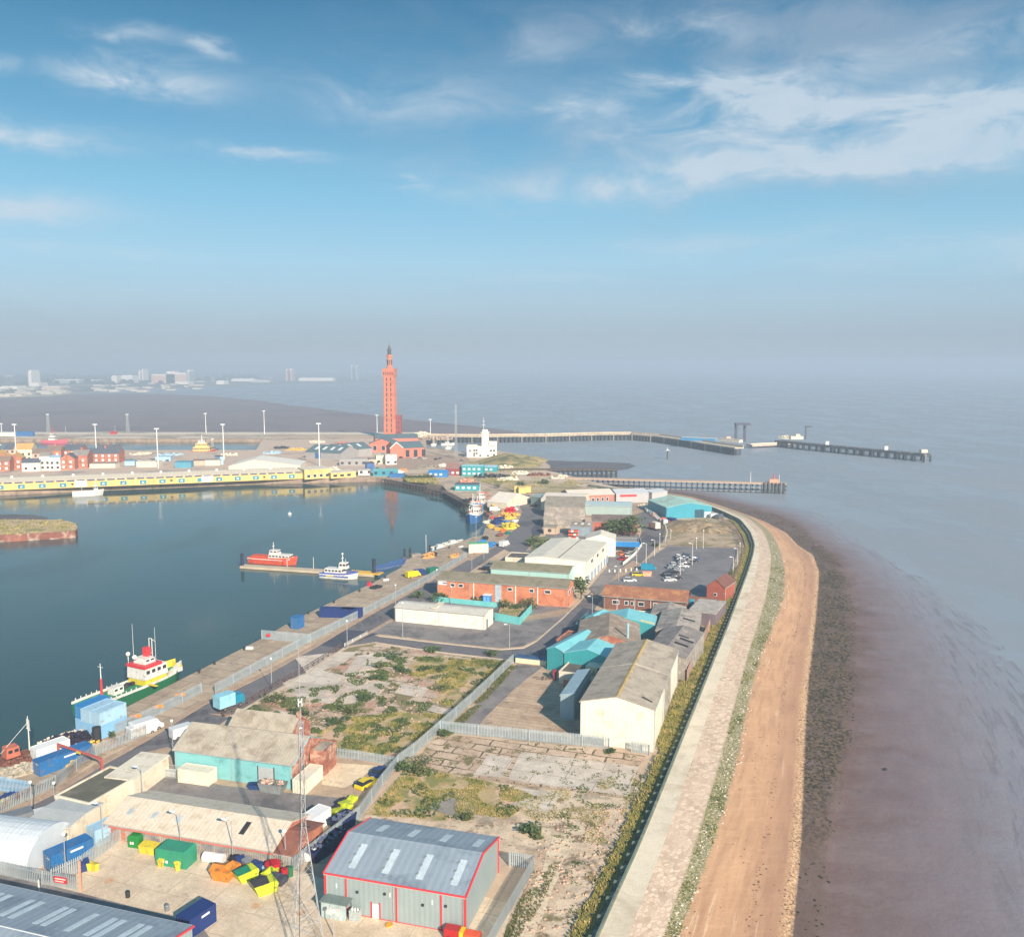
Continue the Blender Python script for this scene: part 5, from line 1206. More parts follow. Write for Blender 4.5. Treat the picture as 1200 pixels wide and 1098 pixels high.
# brown roofed brick house
m_brt = mat('m_brt', S(150, 98, 72), .85, .12, .4, S(176, 124, 84), .5, .4, stripe='x', period=.4); m_bdk = mat('m_bdk', S(134, 92, 76), .9, .15, .4, brick=True)
t = building('brick_house', 'long brick house with brown tiled roof and white windows facing the sheds', 'house', (707, 713), (804, 721), 8.5, 3.9, 6.1, 'x', m_bdk, m_brt, .4)
for u, w_ in ((2.6, 2.1), (6.2, 1.2), (8, .9), (10.2, 1.8), (14.6, 1.3), (16.2, 1.3)): window(t, 'F', u, 1.6, w_, 1.3)
t.part('gutter', MB().box(-.4, t.w+.4, -.5, -.4, 3.75, 3.87), m_cw); 
for u in (4, 9.2, 13.8): t.part('downpipe', MB().box(u, u+.12, -.12, 0, 0, 3.8), m_frame)
building('flat_porch', 'pale concrete yard annex with low walls in front of the brown tiled brick house', 'building', (728, 727), (790, 733), 4.5, 1.8, None, 'x', m_cw, mat('m_pale3', S(206, 186, 162), .85, .2, .5, S(120, 100, 84), .4, .7), .0, parapet=.3)
t = building('brick_house', 'small red brick gabled house by the car park near the sea wall', 'house', (828, 703), (849, 706), (855, 696.5), 4.4, 6.6, 'y', mat('m_brr', S(178, 94, 74), .9, .1, .5, brick=True), mat('m_brt2', S(120, 78, 66), .85, .15, .5, stripe='y', period=.4), .15)
window(t, 'F', 2.2, 1.6, 1, 1.0); window(t, 'F', 5.2, 2.2, .6, .6)
railing('pinkish wall of the yard behind the brown tiled house', [(803, 706), (842, 709)], 2.2, m_bdk, 3, 'wall', 'brick_wall', True)
for i, (x, y) in enumerate([(810, 712), (834, 713)]): drum(('left' if i == 0 else 'right')+' turquoise tank against the pinkish yard wall', x, y, mat('m_tqt', S(40, 170, 196), .5), .9, 2.4, 'round_tank', 'tank')
solo('upturned_boat', 'turquoise upturned boat hull between the two turquoise tanks', 'boat', MB().profy([(-2.6, 0), (2.6, 0), (2.2, .8), (.6, 1.5), (-2.0, 1.2)], -1.2, 1.2), mat('m_tqt', S(40, 170, 196), .5), P(822, 716), R(10))
# ================================================================== MIDDLE DISTANCE
m_whw = mat('m_whw', S(232, 226, 210), .6, .06, .4, S(206, 192, 166), .3, .5, fine=.05, streak=.2); m_lroof = mat('m_lroof', S(206, 200, 186), .75, .07, .3, S(184, 178, 166), .4, .3, streak=.15)
t = building('white_building', 'long low white building with pale flat gabled roofs beside the office yard', 'building', (463, 728), (568.4, 738.3), (579.4, 730.4), 4.1, 4.7, 'x', m_whw, m_lroof, .15)
door(t, 'R', 1.0, 1.2, 2.6, mat('m_dgrey', S(130, 134, 136), .6), 'door'); t.part('roof_step', MB().box(t.w*.40, t.w*.46, .3, t.d-.3, 4.6, 4.85), m_cw)
m_bor = mat('m_bor', S(218, 140, 102), .9, .10, .3, S(186, 108, 78), .4, .3, brick=True)
OB = building('brick_office', 'long two storey orange brick office with grey tiled roof and turquoise garden wall', 'building', (512.5, 700), (665, 711.7), 8.5, 5.7, 7.4, 'x', m_bor, roofmat('m_rof', S(136, 126, 106), S(112, 108, 84), 'x', .5, .5), .25)
L = OB.w
for u in (.125, .19, .57, .735, .85): window(OB, 'F', L*u-.8, 3.7, 1.9 if u > .8 else 1.5, 1.1)
for y in (1.5, 4.0, 6): window(OB, 'R', y, 3.2, 1.2, 1.6)
OB.part('entrance_panel', face(OB, 'F', L*.455, .1, 1.9, 5.2, .12), mat('m_ent', S(176, 190, 196), .5)); OB.part('sign', face(OB, 'F', L*.01, 4.1, 2.7, 1.2, .12), m_white)
OB.part('sign_lettering', face(OB, 'F', L*.045, 4.5, 1.3, .45, .14), mat('m_signb2', S(90, 120, 170), .6))
for u in (.285, .608, .775): OB.part('downpipe', face(OB, 'F', L*u, 0, .25, 5.6, .14), m_frame)
q = localto(OB, L*.375, -2.0); t = T('blue_cabin', 'small blue kiosk standing against the front of the orange brick office', 'cabin', q, OB.ang)
t.part('body', MB().box(0, 2.3, 0, 1.8, 0, 2.3), mat('m_bcab', S(60, 136, 206), .5)); t.part('roof', MB().box(-.1, 2.4, -.1, 1.9, 2.31, 2.45), m_frame); t.part('panel', MB().box(.2, 1.0, -.05, 0, .4, 1.9).box(1.3, 2.1, -.05, 0, .4, 1.9), mat('m_bcab2', S(110, 176, 226), .5))
m_tw = mat('m_tw', S(110, 196, 192), .6, .08, .5, S(140, 200, 196), .3, .6)
railing('turquoise garden wall left of the planted yard before the brick office', [(505, 704), (522, 706), (583, 712)], 1.6, m_tw, 4, 'wall', 'garden_wall', True)
railing('turquoise wall enclosing the square planted yard right of the white building', [(580, 727), (609, 732.5), (623, 717)], 2.3, m_tw, 4, 'wall', 'garden_wall', True)
sheet('grassy_ground', pp([(582, 727), (608, 731), (620, 717), (600, 706), (586, 712)]), .32, m_grassy)
for i, (x, y, r, h, l) in enumerate([(489, 700, 2.5, 2.2, 'shrub at the near left corner of the orange brick office, outside the wall'), (513, 705, 3.2, 3.0, 'dark shrub inside the left turquoise garden wall'), (520, 703, 1.8, 2.2, 'smaller shrub right of the dark one inside the left garden wall'), (592, 712, 2.6, 2.6, 'shrub by the blue kiosk at the brick office'), (604, 713, 2.0, 1.4, 'low pale flowering shrub inside the square planted yard'), (619, 712, 3.0, 3.0, 'dark shrub in the far corner of the square planted yard'), (557, 703, 1.2, 1.6, 'small shrub under the brick office wall'), (565, 705, 1.2, 1.4, 'tiny shrub next to the downpipe of the brick office')]):
    bush(l, (x, y), r, h, m_leaf, 260, group='shrubs in front of the brick office')
bush('round green tree between the brick office and the white warehouse', (681, 702), 3.6, 5.5, m_leaf, 500, 'tree', 'tree', trunk=1.4, lobes=7, leaf=.4)
grass('grass growing inside the walled yards', [(582, 727), (608, 731), (620, 717), (600, 706), (586, 712)], 260, .7, m_leaf2, .2, -.5)
m_pg = mat('m_pg', S(172, 210, 198), .6, .05, .4, streak=.1)
t = building('green_building', 'pale mint green shed with mossy roof between brick office and white warehouse', 'shed', (575, 686.9), (666.7, 693.4), (677.5, 685), 6, 7.2, 'x', m_pg, roofmat('m_r5', S(142, 134, 108), S(120, 116, 90), 'x', .5, .5), .2)
# white warehouse, two shallow bays
WH = building('white_warehouse', 'big white warehouse with two shallow cream roof bays and blue shaded side', 'warehouse', (615, 682), (686, 687.5), (716, 662), 8.2, 8.9, 'y', m_whw, mat('m_wr6', S(220, 212, 192), .75, .05, .3, S(200, 192, 174), .4, .3, streak=.12), .1, rp=.28)
WH.part('gutter', MB().box(WH.w*.55, WH.w*.565, 0, WH.d, 8.75, 8.95), mat('m_gut', S(128, 124, 116), .8))
for k in range(3): window(WH, 'R', 8+k*9, 6.0, 2.4, 1.1, m_steel)
for k in range(7): WH.part('roller_door', face(WH, 'R', 3+k*5.2, 0, 2.4, 2.8, .06), mat('m_dgr2', S(150, 168, 190), .6))
building('white_annex', 'white gable ended annex standing at the back of the white warehouse', 'building', (686, 652), (721, 653), 10, 6.6, 8.3, 'y', m_whw, MATS['m_wr6'], .1)
m_blu = mat('m_blu', S(46, 136, 200), .55, .05, .5); 
t = building('canopy_building', 'flat grey roofed building with bright blue front canopy beside the street', 'building', (716, 647), (748, 648), 8, 4, None, 'x', mat('m_gg2', S(140, 140, 140), .8), mat('m_gr7', S(150, 146, 140), .85, .1, .4), .1, parapet=.4)
t.part('canopy', MB().add([(-.5, -3.5, 3.2), (t.w+.5, -3.5, 3.2), (t.w+.5, 0, 4.2), (-.5, 0, 4.2), (-.5, -3.5, 3.0), (t.w+.5, -3.5, 3.0), (t.w+.5, 0, 4.0), (-.5, 0, 4.0)], [(0,1,2,3),(7,6,5,4),(0,1,5,4),(1,2,6,5),(2,3,7,6),(3,0,4,7)]), m_blu)
railing('white wall curving along the street beside the blue canopy', [(749, 632), (752, 640), (744, 651), (730, 663)], 1.4, m_white, 6, 'wall', 'boundary_wall', True)
t = building('brick_workshop', 'red brick workshop with dark brown roof behind the green tree', 'building', (693.5, 625), (747, 626), 11, 5.2, 7.2, 'x', mat('m_b8', S(190, 108, 84), .9, .08, .4, brick=True), roofmat('m_r8', S(122, 104, 98), S(100, 86, 82), 'x', .5, .4), .2)
t.part('downpipe', face(t, 'F', t.w*.3, 0, .25, 5, .1), m_frame)
for i, (x, y, r, h, l) in enumerate([(723, 629, 5.0, 7.2, 'left crown of the two green trees in front of the red brick workshop'), (738, 629, 5.5, 8.0, 'right crown of the two green trees in front of the red brick workshop')]):
    bush(l, (x, y), r, h, m_leaf, 700, 'tree', 'tree', 'trees before the red brick workshop', 1.5, 8, .55)
# asbestos sheds
m_a1 = roofmat('m_a1', S(148, 138, 124), S(118, 110, 100), 'x', .7, .4); m_a2 = roofmat('m_a2', S(160, 146, 130), S(196, 178, 160), 'x', .8, .45)
building('asbestos_shed', 'large dull grey roofed shed at the head of the bend in the road', 'shed', (638, 606), (685, 607), 20, 5.0, 8.5, 'x', m_gwall, m_a1, .1)
building('asbestos_shed', 'grey roofed shed with pinkish streaks in front of the large dull one', 'shed', (637, 618), (685, 619), 12, 4.0, 6.6, 'x', m_gwall, m_a2, .1)
t = building('pink_hut', 'small pinkish rendered hut with one dark window below the asbestos sheds', 'hut', (637, 626), (652, 627), 5, 3.2, 3.8, 'x', mat('m_pinkh', S(206, 178, 150), .85, .1, .5), m_a1, .1); window(t, 'F', 2, 1.2, 1.4, 1.2, m_dark)
t = building('grey_shed', 'grey shed with three white rooflights beside the asbestos sheds', 'shed', (668, 628), (692, 629), 10, 4.2, 5.2, 'x', mat('m_g9', S(140, 156, 164), .6), m_a1, .1)
for k in range(3): roofpanel(t, 1.5+k*2.8, 2.6+k*2.8, .35, .7, m_white, -1, 'rooflight')
for i in range(12): 
    x, y = 667.5+(i % 4)*2.9, 631.5-(i//4)*1.3
    solo('storage_tub', 'orange or white plastic tub in the stack before the grey shed', 'tub', MB().box(-.5, .5, -.5, .5, 0, .9).box(-.55, .55, -.55, .55, .8, .9), (MATS['m_or'] if i % 3 else m_white), P(x, y)+Vector((0, 0, (i//4)*1.0)), group='plastic tubs before the grey shed')
building('green_flat_shed', 'long pale grey green shed with white door left of the street', 'shed', (685, 604), (740, 605.5), 14, 4.8, 5.6, 'x', mat('m_gg10', S(160, 178, 172), .6, .06, .4), mat('m_gg11', S(176, 196, 194), .6, .06, .4, stripe='x', period=.8), .1)
t = building('brick_arcade', 'long white roofed brick building with a row of pale window bays', 'building', (668, 592), (720, 590), 16, 4.8, 6.6, 'x', mat('m_b12', S(186, 130, 112), .9, .1, .4, brick=True), mat('m_wr12', S(226, 212, 194), .7, .06, .3, stripe='x', period=1.0), .2)
for k in range(8): window(t, 'F', 1.2+k*2.6, 1.6, 1.4, 1.8)
building('white_roofed_hall', 'broad hall with very pale roof left of the brick arcade', 'building', (634, 598), (680, 600), 24, 5.5, 7.0, 'x', m_cw, MATS['m_wr12'], .2)
building('white_roofed_hall', 'hall with pale grey roof and red lettered front at the north end', 'building', (722, 590), (760, 589), 15, 5, 6.4, 'x', mat('m_g13', S(180, 178, 176), .7, .06, .4), mat('m_g14', S(204, 206, 206), .6, .06, .4, stripe='x', period=1.0), .2).part('sign', MB().box(2, 11, -.15, -.02, 3.4, 4.5), m_red)
building('white_roofed_hall', 'low pale shed with white roof beside the start of the long pier', 'building', (764, 586), (782, 584), 11, 3.8, 4.6, 'x', mat('m_g13', S(180, 178, 176), .7), MATS['m_g14'], .2)
building('dark_green_shed', 'grey green shed by the bend in front of the white roofed hall', 'shed', (622, 592), (638, 594), 12, 4.5, 5.4, 'x', mat('m_g15', S(112, 130, 126), .7, .1, .4), mat('m_g16', S(150, 164, 160), .6, .08, .4), .1)
# tent
t = building('marquee', 'pale rounded marquee roof on the quay at the end of the moored trawlers', 'tent', (571, 594), (594, 596.5), 22, 2.8, 6.4, 'x', m_cw, mat('m_tentr', S(230, 218, 200), .75, .05, .3, S(206, 190, 168), .3, .4), .1)
# teal warehouse by the sea wall
t = building('teal_warehouse', 'big teal metal warehouse with pale green gabled roof near the curve of the sea wall', 'warehouse', (781, 608), (834, 606), 24, 5.2, 7.2, 'y', mat('m_tw2', S(52, 150, 168), .55, .06, .3, stripe='s', period=.8), mat('m_tr2', S(176, 210, 192), .6, .06, .3, S(156, 138, 112), .3, .2, stripe='y', period=.9), .1)
door(t, 'F', t.w*.62, 4.5, 3.8, mat('m_dteal', S(24, 76, 92), .6), 'roller_door'); door(t, 'F', t.w*.84, 3.0, 2.6, m_frame, 'roller_door')
for i, (x, y, c) in enumerate([(838, 607, 'white'), (843, 608, 'grey'), (779, 614, 'white'), (786, 612, 'blue')]):
    car(c, ['white van at the right corner of the teal warehouse', 'grey van at the far right of the teal warehouse yard', 'white van at the left corner of the teal warehouse', 'blue van before the teal warehouse'][i], P(x, y), R(10+i*40), kind='van')
solo('orange_tent', 'orange tarpaulin heap by the left corner of the teal warehouse', 'tarpaulin', MB().ball((0, 0, .2), 2.0, 8, 5, .9), MATS['m_or'], P(777, 611)); truck('orange and white lorry on the street near the teal warehouse', P(771, 622), R(110), 'orange', m_cw, 6.2)
# car park cars
o1 = [(785, 681, 'white', 'white car by itself at the near end of the car park row'), (792, 678.5, 'black', 'black car nearest the brown tiled house in the car park row'), (789, 672, 'black', 'black car second from the near end of the car park row'), (794, 669.5, 'silver', 'silver car in the middle of the car park row'),
      (796, 667, 'grey', 'grey green car behind the silver one in the car park row'), (800, 665, 'white', 'white car furthest right of the pale cars in the car park row'), (803, 662.5, 'black', 'black car just past the pale cars in the car park row'), (801, 659.5, 'silver', 'silver car parked among the far dark cars'),
      (806, 657, 'blue', 'dark blue car left of the far cluster in the car park'), (810, 655, 'black', 'black car in the middle of the far cluster in the car park'), (814, 656.5, 'blue', 'dark blue car at the right end of the far cluster in the car park'), (806, 652.5, 'grey', 'dark grey car at the very back of the car park row')]
for x, y, c, l in o1: car(c, l, P(x, y), R(5+random.uniform(-4, 4)), 'cars in the car park row')
car('teal', 'bright teal van parked at the left edge of the car park', P(760, 668), R(-8), kind='van'); car('white', 'white car in front of the brown tiled house by the street', P(738, 681.5), R(2)); car('yellow', 'small yellow car beside a pale skip at the car park entrance', P(748, 675), R(-10))
solo('skip', 'pale pinkish skip at the car park entrance by the yellow car', 'skip', MB().profy([(-1.2, 0), (1.2, 0), (1.6, 1.6), (-1.6, 1.6)], -.9, .9), mat('m_pinkp', S(226, 160, 130), .6), P(758, 675))
# lamp posts, right side
for x, y, top, l in [(757, 661, 637, 'first white lamp post on the left edge of the car park'), (767, 652, 633, 'second white lamp post on the left edge of the car park'), (773, 644, 626, 'third white lamp post on the left edge of the car park'), (811, 663, 637, 'lamp post in the middle of the car park row'), (797, 674, 650, 'lamp post behind the near black car of the car park'),
                     (824, 643, 622, 'lamp post on the far edge of the car park'), (816, 644, 631, 'shorter lamp post left of the one on the far edge'), (859, 673, 653, 'lamp post on the seaward edge of the car park'), (864, 661, 643, 'further lamp post on the seaward edge of the car park'), (694, 727, 699, 'lamp post on the corner before the turquoise sheds'),
                     (725, 681, 664, 'lamp post on the traffic island'), (597, 758.5, 732, 'lamp post on the kerb of the cross road'), (746, 661, 650, 'short lamp post on the street opposite the blue canopy'), (867, 645, 637, 'small lamp post near the curve of the sea wall'), (786, 632, 622, 'lamp post by the rough ground at the street')]:
    lamp(l, x, y, top, 0 if y < 650 else .7, m=m_white if top < 660 else None, ang=R(180), r=.11)
for x, y, top, l in [(407, 757, 728, 'lamp post on the junction corner by the waste plot'), (464, 728, 686, 'thin lamp post at the corner of the long white building'), (318.5, 807, 772, 'leaning shadowed lamp post by the long fence at the waste plot'), (472, 748, 707, 'brown post at the front of the office yard'), (529, 708, 688, 'short lamp post on the quay side of the brick office') , (567, 655, 641, 'lamp post near the junction by the quay'), (553, 672, 648, 'lamp post on the road behind the brick office'), (512, 690, 668, 'lamp post at the left end of the brick office'), (558, 633, 606, 'slim post on the quay beside the blue trawler')]:
    lamp(l, x, y, top, 0, m=m_pole, r=.1)
for k in range(6): solo('bollard', 'white bollard in the row across the traffic island', 'bollard', MB().tube((0, 0, 0), (0, 0, 1.1), .3, .2, 8), m_white, P(714+k*6.4, 671-k*.5+(.5 if k % 2 else 0)), group='bollards on the traffic island')
# west road fences
fence('long palisade fence between road and quay from the near gate to the white van', [(-20, 963), (65, 922), (112, 885), (171, 862)], 2.3, m_palrust)
fence('palisade fence with orange signs standing inside the quay', [(135, 861), (190, 836), (236, 812)], 2.4, m_pal)
fence('very long palisade fence between the road and the empty quay', [(252, 813), (364, 752), (427, 721), (500, 682), (546, 654)], 2.4, m_pal)
fence('palisade fence running across the quay to the water, red sign on it', [(307, 749), (364, 754)], 2.6, m_pal)
fence('pale blue fence crossing the quay at the near fishing boat', [(-40, 922), (0, 927), (37, 934)], 2.8, mat('m_palb', S(156, 190, 214), .5, .1, .5))
for i, (x, y) in enumerate([(160, 849), (186, 837.5), (212, 823.5)]): solo('warning_sign', ['orange sign on the quay fence nearest the containers', 'orange sign in the middle of the quay fence', 'orange sign nearest the far end of the quay fence'][i], 'sign', MB().box(-1.0, 1.0, -.04, .04, 1.5, 2.2), m_org, P(x, y)+Vector((0, -.25, 0)), R(30), group='orange signs on the quay fence')
solo('warning_sign', 'red sign on the fence running across the quay', 'sign', MB().box(-.5, .5, -.04, .04, 1.0, 1.8), m_red, P(315, 750)+Vector((0, -.3, 0)), R(-10))
m_rail = mat('m_rail', S(128, 104, 92), .8, .2, .6, S(60, 50, 48), .4, .8)
railing('rusty dark railing along the road side of the waste plot', [(262, 841), (290, 826), (319, 808), (361, 785), (401, 760)], 1.5, m_rail, 2.2)
railing('low white barrier across the junction corner by the lamp post', [(404, 757.5), (431, 743)], .9, m_white, 3, 'barrier', 'barrier')
railing('dark fence beside the sheds of the near street corner', [(648, 768), (664, 748), (690, 722)], 1.8, mat('m_tqf', S(70, 130, 140), .7, .3, .5), 3, 'fence', 'fence')
t = building('blue_gatehouse', 'low pale hut with yellow panel under blue fence at the yard gate', 'hut', (604, 776.5), (640, 780.5), 2.2, 1.3, None, 'x', mat('m_bg', S(226, 214, 178), .7, .2, .8), mat('m_bb2', S(60, 96, 130), .6), .1)
railing('tall dark blue gate closing the yard beside the turquoise shed', [(601, 775), (642, 779.5)], 3.0, mat('m_navyf', S(56, 84, 112), .7, .2, .6), 3, 'gate', 'yard_gate')
t = T('fuel_pump', 'dark red upright machine before the turquoise sheds', 'machine', P(650, 797)); t.part('column', MB().box(-.35, .35, -.35, .35, 0, 1.3), mat('m_dr', S(120, 40, 60), .6)); t.part('head', MB().box(-.45, .45, -.45, .45, 1.3, 2.5), mat('m_dr2', S(150, 52, 62), .5))
r = MB()
for k in range(14): r.ob((random.uniform(-2.5, 2), random.uniform(-1, 1), random.uniform(.1, .6)), (random.uniform(.5, 1.4), .15, .15), random.uniform(0, 3), random.uniform(-.6, .6))
solo('scrap_heap', 'heap of scrap metal beside the dark red machine', 'scrap', r, mat('m_scr', S(110, 90, 86), .8, .4, 2), P(640, 796), kind='stuff')
# vehicles on and by the road
truck('turquoise and white box lorry driving on the road past the waste plot', P(254, 835), R(52), 'teal', mat('m_tbox', S(150, 206, 220), .5, .2, .5), 6.0)
car('white', 'white van parked between the two quay fences', P(172, 857), R(50), kind='van', scale=1.15); car('white', 'white van at the left gable of the turquoise workshop', P(216, 862), R(45), kind='van'); car('white', 'small white trailer van behind the quay fence van', P(166, 861), R(50), kind='van')
car('green', 'green and white van parked on the quay beside the long fence', P(508, 672), R(48), kind='van'); car('yellow', 'small yellow truck on the quay by the long fence', P(484, 676), R(40), kind='van')
car('blue', 'blue van just behind the small yellow truck on the quay', P(492, 674.5), R(40), kind='van'); car('white', 'white van on the road near the junction by the quay', P(591, 640), R(60), kind='van')
for i, (x, y, c) in enumerate([(605, 581, 'red'), (617, 587, 'black'), (621, 590, 'grey'), (625, 594, 'black'), (598, 580, 'black'), (612, 583, 'grey')]):
    car(c, ['bright red car at the head of the road bend', 'first black car past the red car on the bend', 'grey car between the black ones on the bend', 'last black car in the line on the bend', 'black car left of the red car', 'grey car right of the red car'][i], P(x, y), R(130), 'cars parked at the road bend')
# red height barrier gantry over the road
a, b = P(69, 892), P(120, 910); c = (a+b)/2; v = b-a; t = T('height_barrier', 'red steel gantry spanning the road by the blue container', 'gantry', (a.x, a.y, 0), math.atan2(v.y, v.x)); LL = v.length
for x in (0, LL): t.part('post', MB().box(x-.15, x+.15, -.15, .15, 0, 3.1), mat('m_gant', S(190, 92, 82), .6, .12, 1))
t.part('beam', MB().box(-.15, LL+.15, -.15, .15, 3.11, 3.4), mat('m_gant', S(190, 92, 82), .6)); t.part('brace', MB().tube((LL, 0, 2.2), (LL-1.0, 0, 3.1), .07), mat('m_gant', S(190, 92, 82), .6)); t.part('sign', MB().box(LL*.45, LL*.55, -.21, -.17, 2.9, 3.35), m_yel)
# containers on the quay
an = R(58)
p0, p1 = P(84.5, 857.5), P(119, 866.5); an = heading(p0, p1)+R(90)
for k in range(3):
    for j in range(2):
        q = p0.lerp(p1, (k+.5)/3)
        if k == 0: q = q + Vector((math.cos(an), math.sin(an), 0))*.8
        col, mm_ = ('dark blue', m_cblu2) if (k == 0 and j == 1) else ('pale blue', m_clb if j else mat('m_clb2', S(136, 186, 220), .55, .06, .6))
        container(f"{['lower', 'upper'][j]} {col} shipping container {['at the water side', 'in the middle', 'nearest the road'][k]} of the quay stack", q, an, mm_, 6.06, z=2.62*j, group='container stack on the quay', h=2.6, wd=(p1-p0).length/3-.08)
container('bright blue shipping container on the quay behind the fence by the red gantry', P(43, 908), R(54), m_cblue, 9.5, marks=[(2.0, -.9, .9, .12)]); container('white container by the water side of the bright blue quay container', P(40, 893), R(54), m_frame, 6, name='white_container')
container('long dark navy container lying beside the long fence on the empty quay', P(376, 722), R(-6), m_cnavy, 10, z=0); container('second dark navy container touching the first on the empty quay', P(400, 722.5), R(-8), m_cnavy, 6); container('small blue cabin container at the edge of the empty quay', P(345, 737), R(70), m_cblue, 3.0, h=3.2)
container('white container with green top on the quay near the junction', P(549, 647), R(6), m_cream, 7.5, h=3.4, wd=4).part('tarpaulin', MB().box(.3, 7.2, -1.6, 1.6, 3.42, 3.6), mat('m_gtop', S(96, 176, 130), .6))
# black net heaps etc. on the near quay
def heap(label, x, y, rx, ry, h, m, n=40, s=.8, name='net_heap', cat='nets', ang=R(40)):
    b = MB(); b.ball((0, 0, 0), 1, 12, 6, 1); b.v = [(v[0]*rx*random.uniform(.8, 1.1), v[1]*ry*random.uniform(.8, 1.1), max(-.05, v[2]*h*.62*random.uniform(.75, 1.15))) for v in b.v]
    for k in range(n):
        a, f = random.uniform(0, 6.28), random.random()**.5; b.ob((math.cos(a)*rx*f, math.sin(a)*ry*f, h*(.35+.5*(1-f*f)**.5)), (s*random.uniform(.5, 1.3), s*random.uniform(.4, 1), s*random.uniform(.3, .7)), random.uniform(0, 3), random.uniform(-.6, .6))
    return solo(name, label, cat, b, m, P(x, y), ang)
heap('long heap of black fishing net below the container stack', 78, 872, 5.5, 2.0, 1.9, mat('m_net', S(36, 32, 52), .9, .5, 2), 60, .8); m_buoy = mat('m_buoy', S(222, 206, 186), .7, .2, 2)
heap('row of cream floats along the top of the black nets', 82, 866, 5.5, 1.0, 1.6, m_buoy, 50, .5, 'float_heap', 'floats'); heap('cream sacks at the road side of the black nets', 92, 880, 2.0, 1.3, 1.3, m_buoy, 16, .6, 'sack_heap', 'sacks'); heap('yellow crates between black nets and the pale blue containers', 107, 876, 1.6, 1.2, 1.3, mat('m_yb', S(226, 180, 70), .7, .2, 2), 12, .6, 'crate_heap', 'crates')
heap('grey sacks at the water edge behind the bright blue quay container', 55, 877, 1.6, 1.2, 1.5, m_buoy, 12, .6, 'sack_heap', 'sacks'); drum('upper black drum beside the pale blue containers', 114, 871, m_dark, .8, 3.2, 'black_drum')
heap('pile of pale scrap boards on the quay by the orange fishing boat', 22, 905, 4.5, 2.2, .8, mat('m_scb', S(176, 166, 146), .85, .4, 1.5), 60, .9, 'board_pile', 'boards'); heap('rusty brown gear along the water edge behind the orange boat', 30, 893, 4, 1.2, 1.1, mat('m_rust', S(122, 78, 62), .9, .4, 2), 40, .7, 'gear_heap', 'gear')
heap('dark machinery by the blue container under the red gantry', 76, 895, 1.8, 1.2, 1.3, m_dark, 14, .7, 'machinery_heap', 'machinery'); heap('yellow machine behind the bright blue quay container', 81, 897, 1.0, .7, 1.0, MATS['m_yb'], 6, .6, 'machinery_heap', 'machinery'); heap('blue boxes at the foot of the near pale blue fence', 8, 938, 2.5, 1.2, .9, PT['blue'], 14, .8, 'box_heap', 'boxes'); heap('yellow drums at the left edge under the near fence', 2, 944, 1.6, 1, .9, MATS['m_yb'], 8, .6, 'drum_heap', 'drums')
heap('orange timber beside the quay containers', 124, 872, 1.6, .5, .5, MATS['m_tim'], 8, .8, 'timber', 'timber'); bush('small green bush growing by the quay containers', P(131, 866), .9, 1.4, m_leaf, 90)
heap('dark blue bundle inside the second quay fence', 152, 860, 1.3, .7, 1.0, PT['blue'], 5, .6, 'bundle', 'bundle')
heap('red buoy and ropes at the pontoon landing', 433, 686, 1.0, .8, 1.5, MATS['m_rtank'], 5, .4, 'buoy', 'buoy'); heap('grey gear beside the red buoy on the quay', 441, 689, 2.2, 1.2, .9, m_dark, 14, .7, 'gear_heap', 'gear'); heap('orange and dark machinery at the quay edge near the small barge', 503, 653, 3.0, 1.5, 1.8, mat('m_orgd', S(206, 150, 84), .8, .6, 1.5), 22, .9, 'machinery_heap', 'machinery')
heap('dark wheeled machine at the quay edge near the small barge', 508, 652, 1.6, 1.2, 1.7, m_dark, 10, .8, 'machinery_heap', 'machinery'); heap('yellow and dark digger on the quay by the long fence end', 533, 653, 2.2, 1, 1.5, MATS['m_orgd'], 12, .8, 'digger', 'digger')
# colourful gear in the wedge between quay and road bend
for (x, y, rx, ry, h, m, l) in [(585, 613, 4.2, 3, 3.0, PT['blue'], 'blue covered boat in the wedge of quay before the bend'), (597, 619, 3.6, 4, 2.6, m_yel, 'yellow heap beside the kerb of the bend'), (597, 607, 4.6, 4, 2.6, MATS['m_yb'], 'orange yellow heap in the middle of the quay wedge'), (598, 600, 4.8, 2.2, 2.4, MATS['m_rtank'], 'crimson covered heap in the quay wedge'), (601, 593, 4.0, 3, 2.4, m_cblu2, 'blue and white boxes by the head of the quay wedge'),
                                 (575, 618, 2.2, 1.6, 1.0, MATS['m_yb'], 'low yellow crates in the quay wedge near the trawler'), (586, 628, 2.2, 1.2, .9, MATS['m_rust'], 'brown gear beside the near end of the quay wedge'), (575, 640, 5.0, 1.8, 1.4, m_cblu2, 'flat blue covers between green topped container and kerb'), (565, 638, 3.6, 1.5, 1.5, m_blu, 'light blue stacked boxes by the green topped container'), (581, 594, 3.6, 2, 1.8, MATS['m_yb'], 'yellow crates before the marquee'), (592, 592, 2.5, 2, 2.0, MATS['m_rust'], 'brown stacked gear before the marquee'), (588, 606, 2.5, 2.5, 1.4, MATS['m_tim'], 'orange brown pallets in the middle of the quay wedge')]:
    heap(l, x, y, rx, ry, h, m, 22, 1.1, 'gear_heap', 'gear', R(70))
car('white', 'white van on the quay wedge before the marquee', P(580, 599), R(0), kind='van')
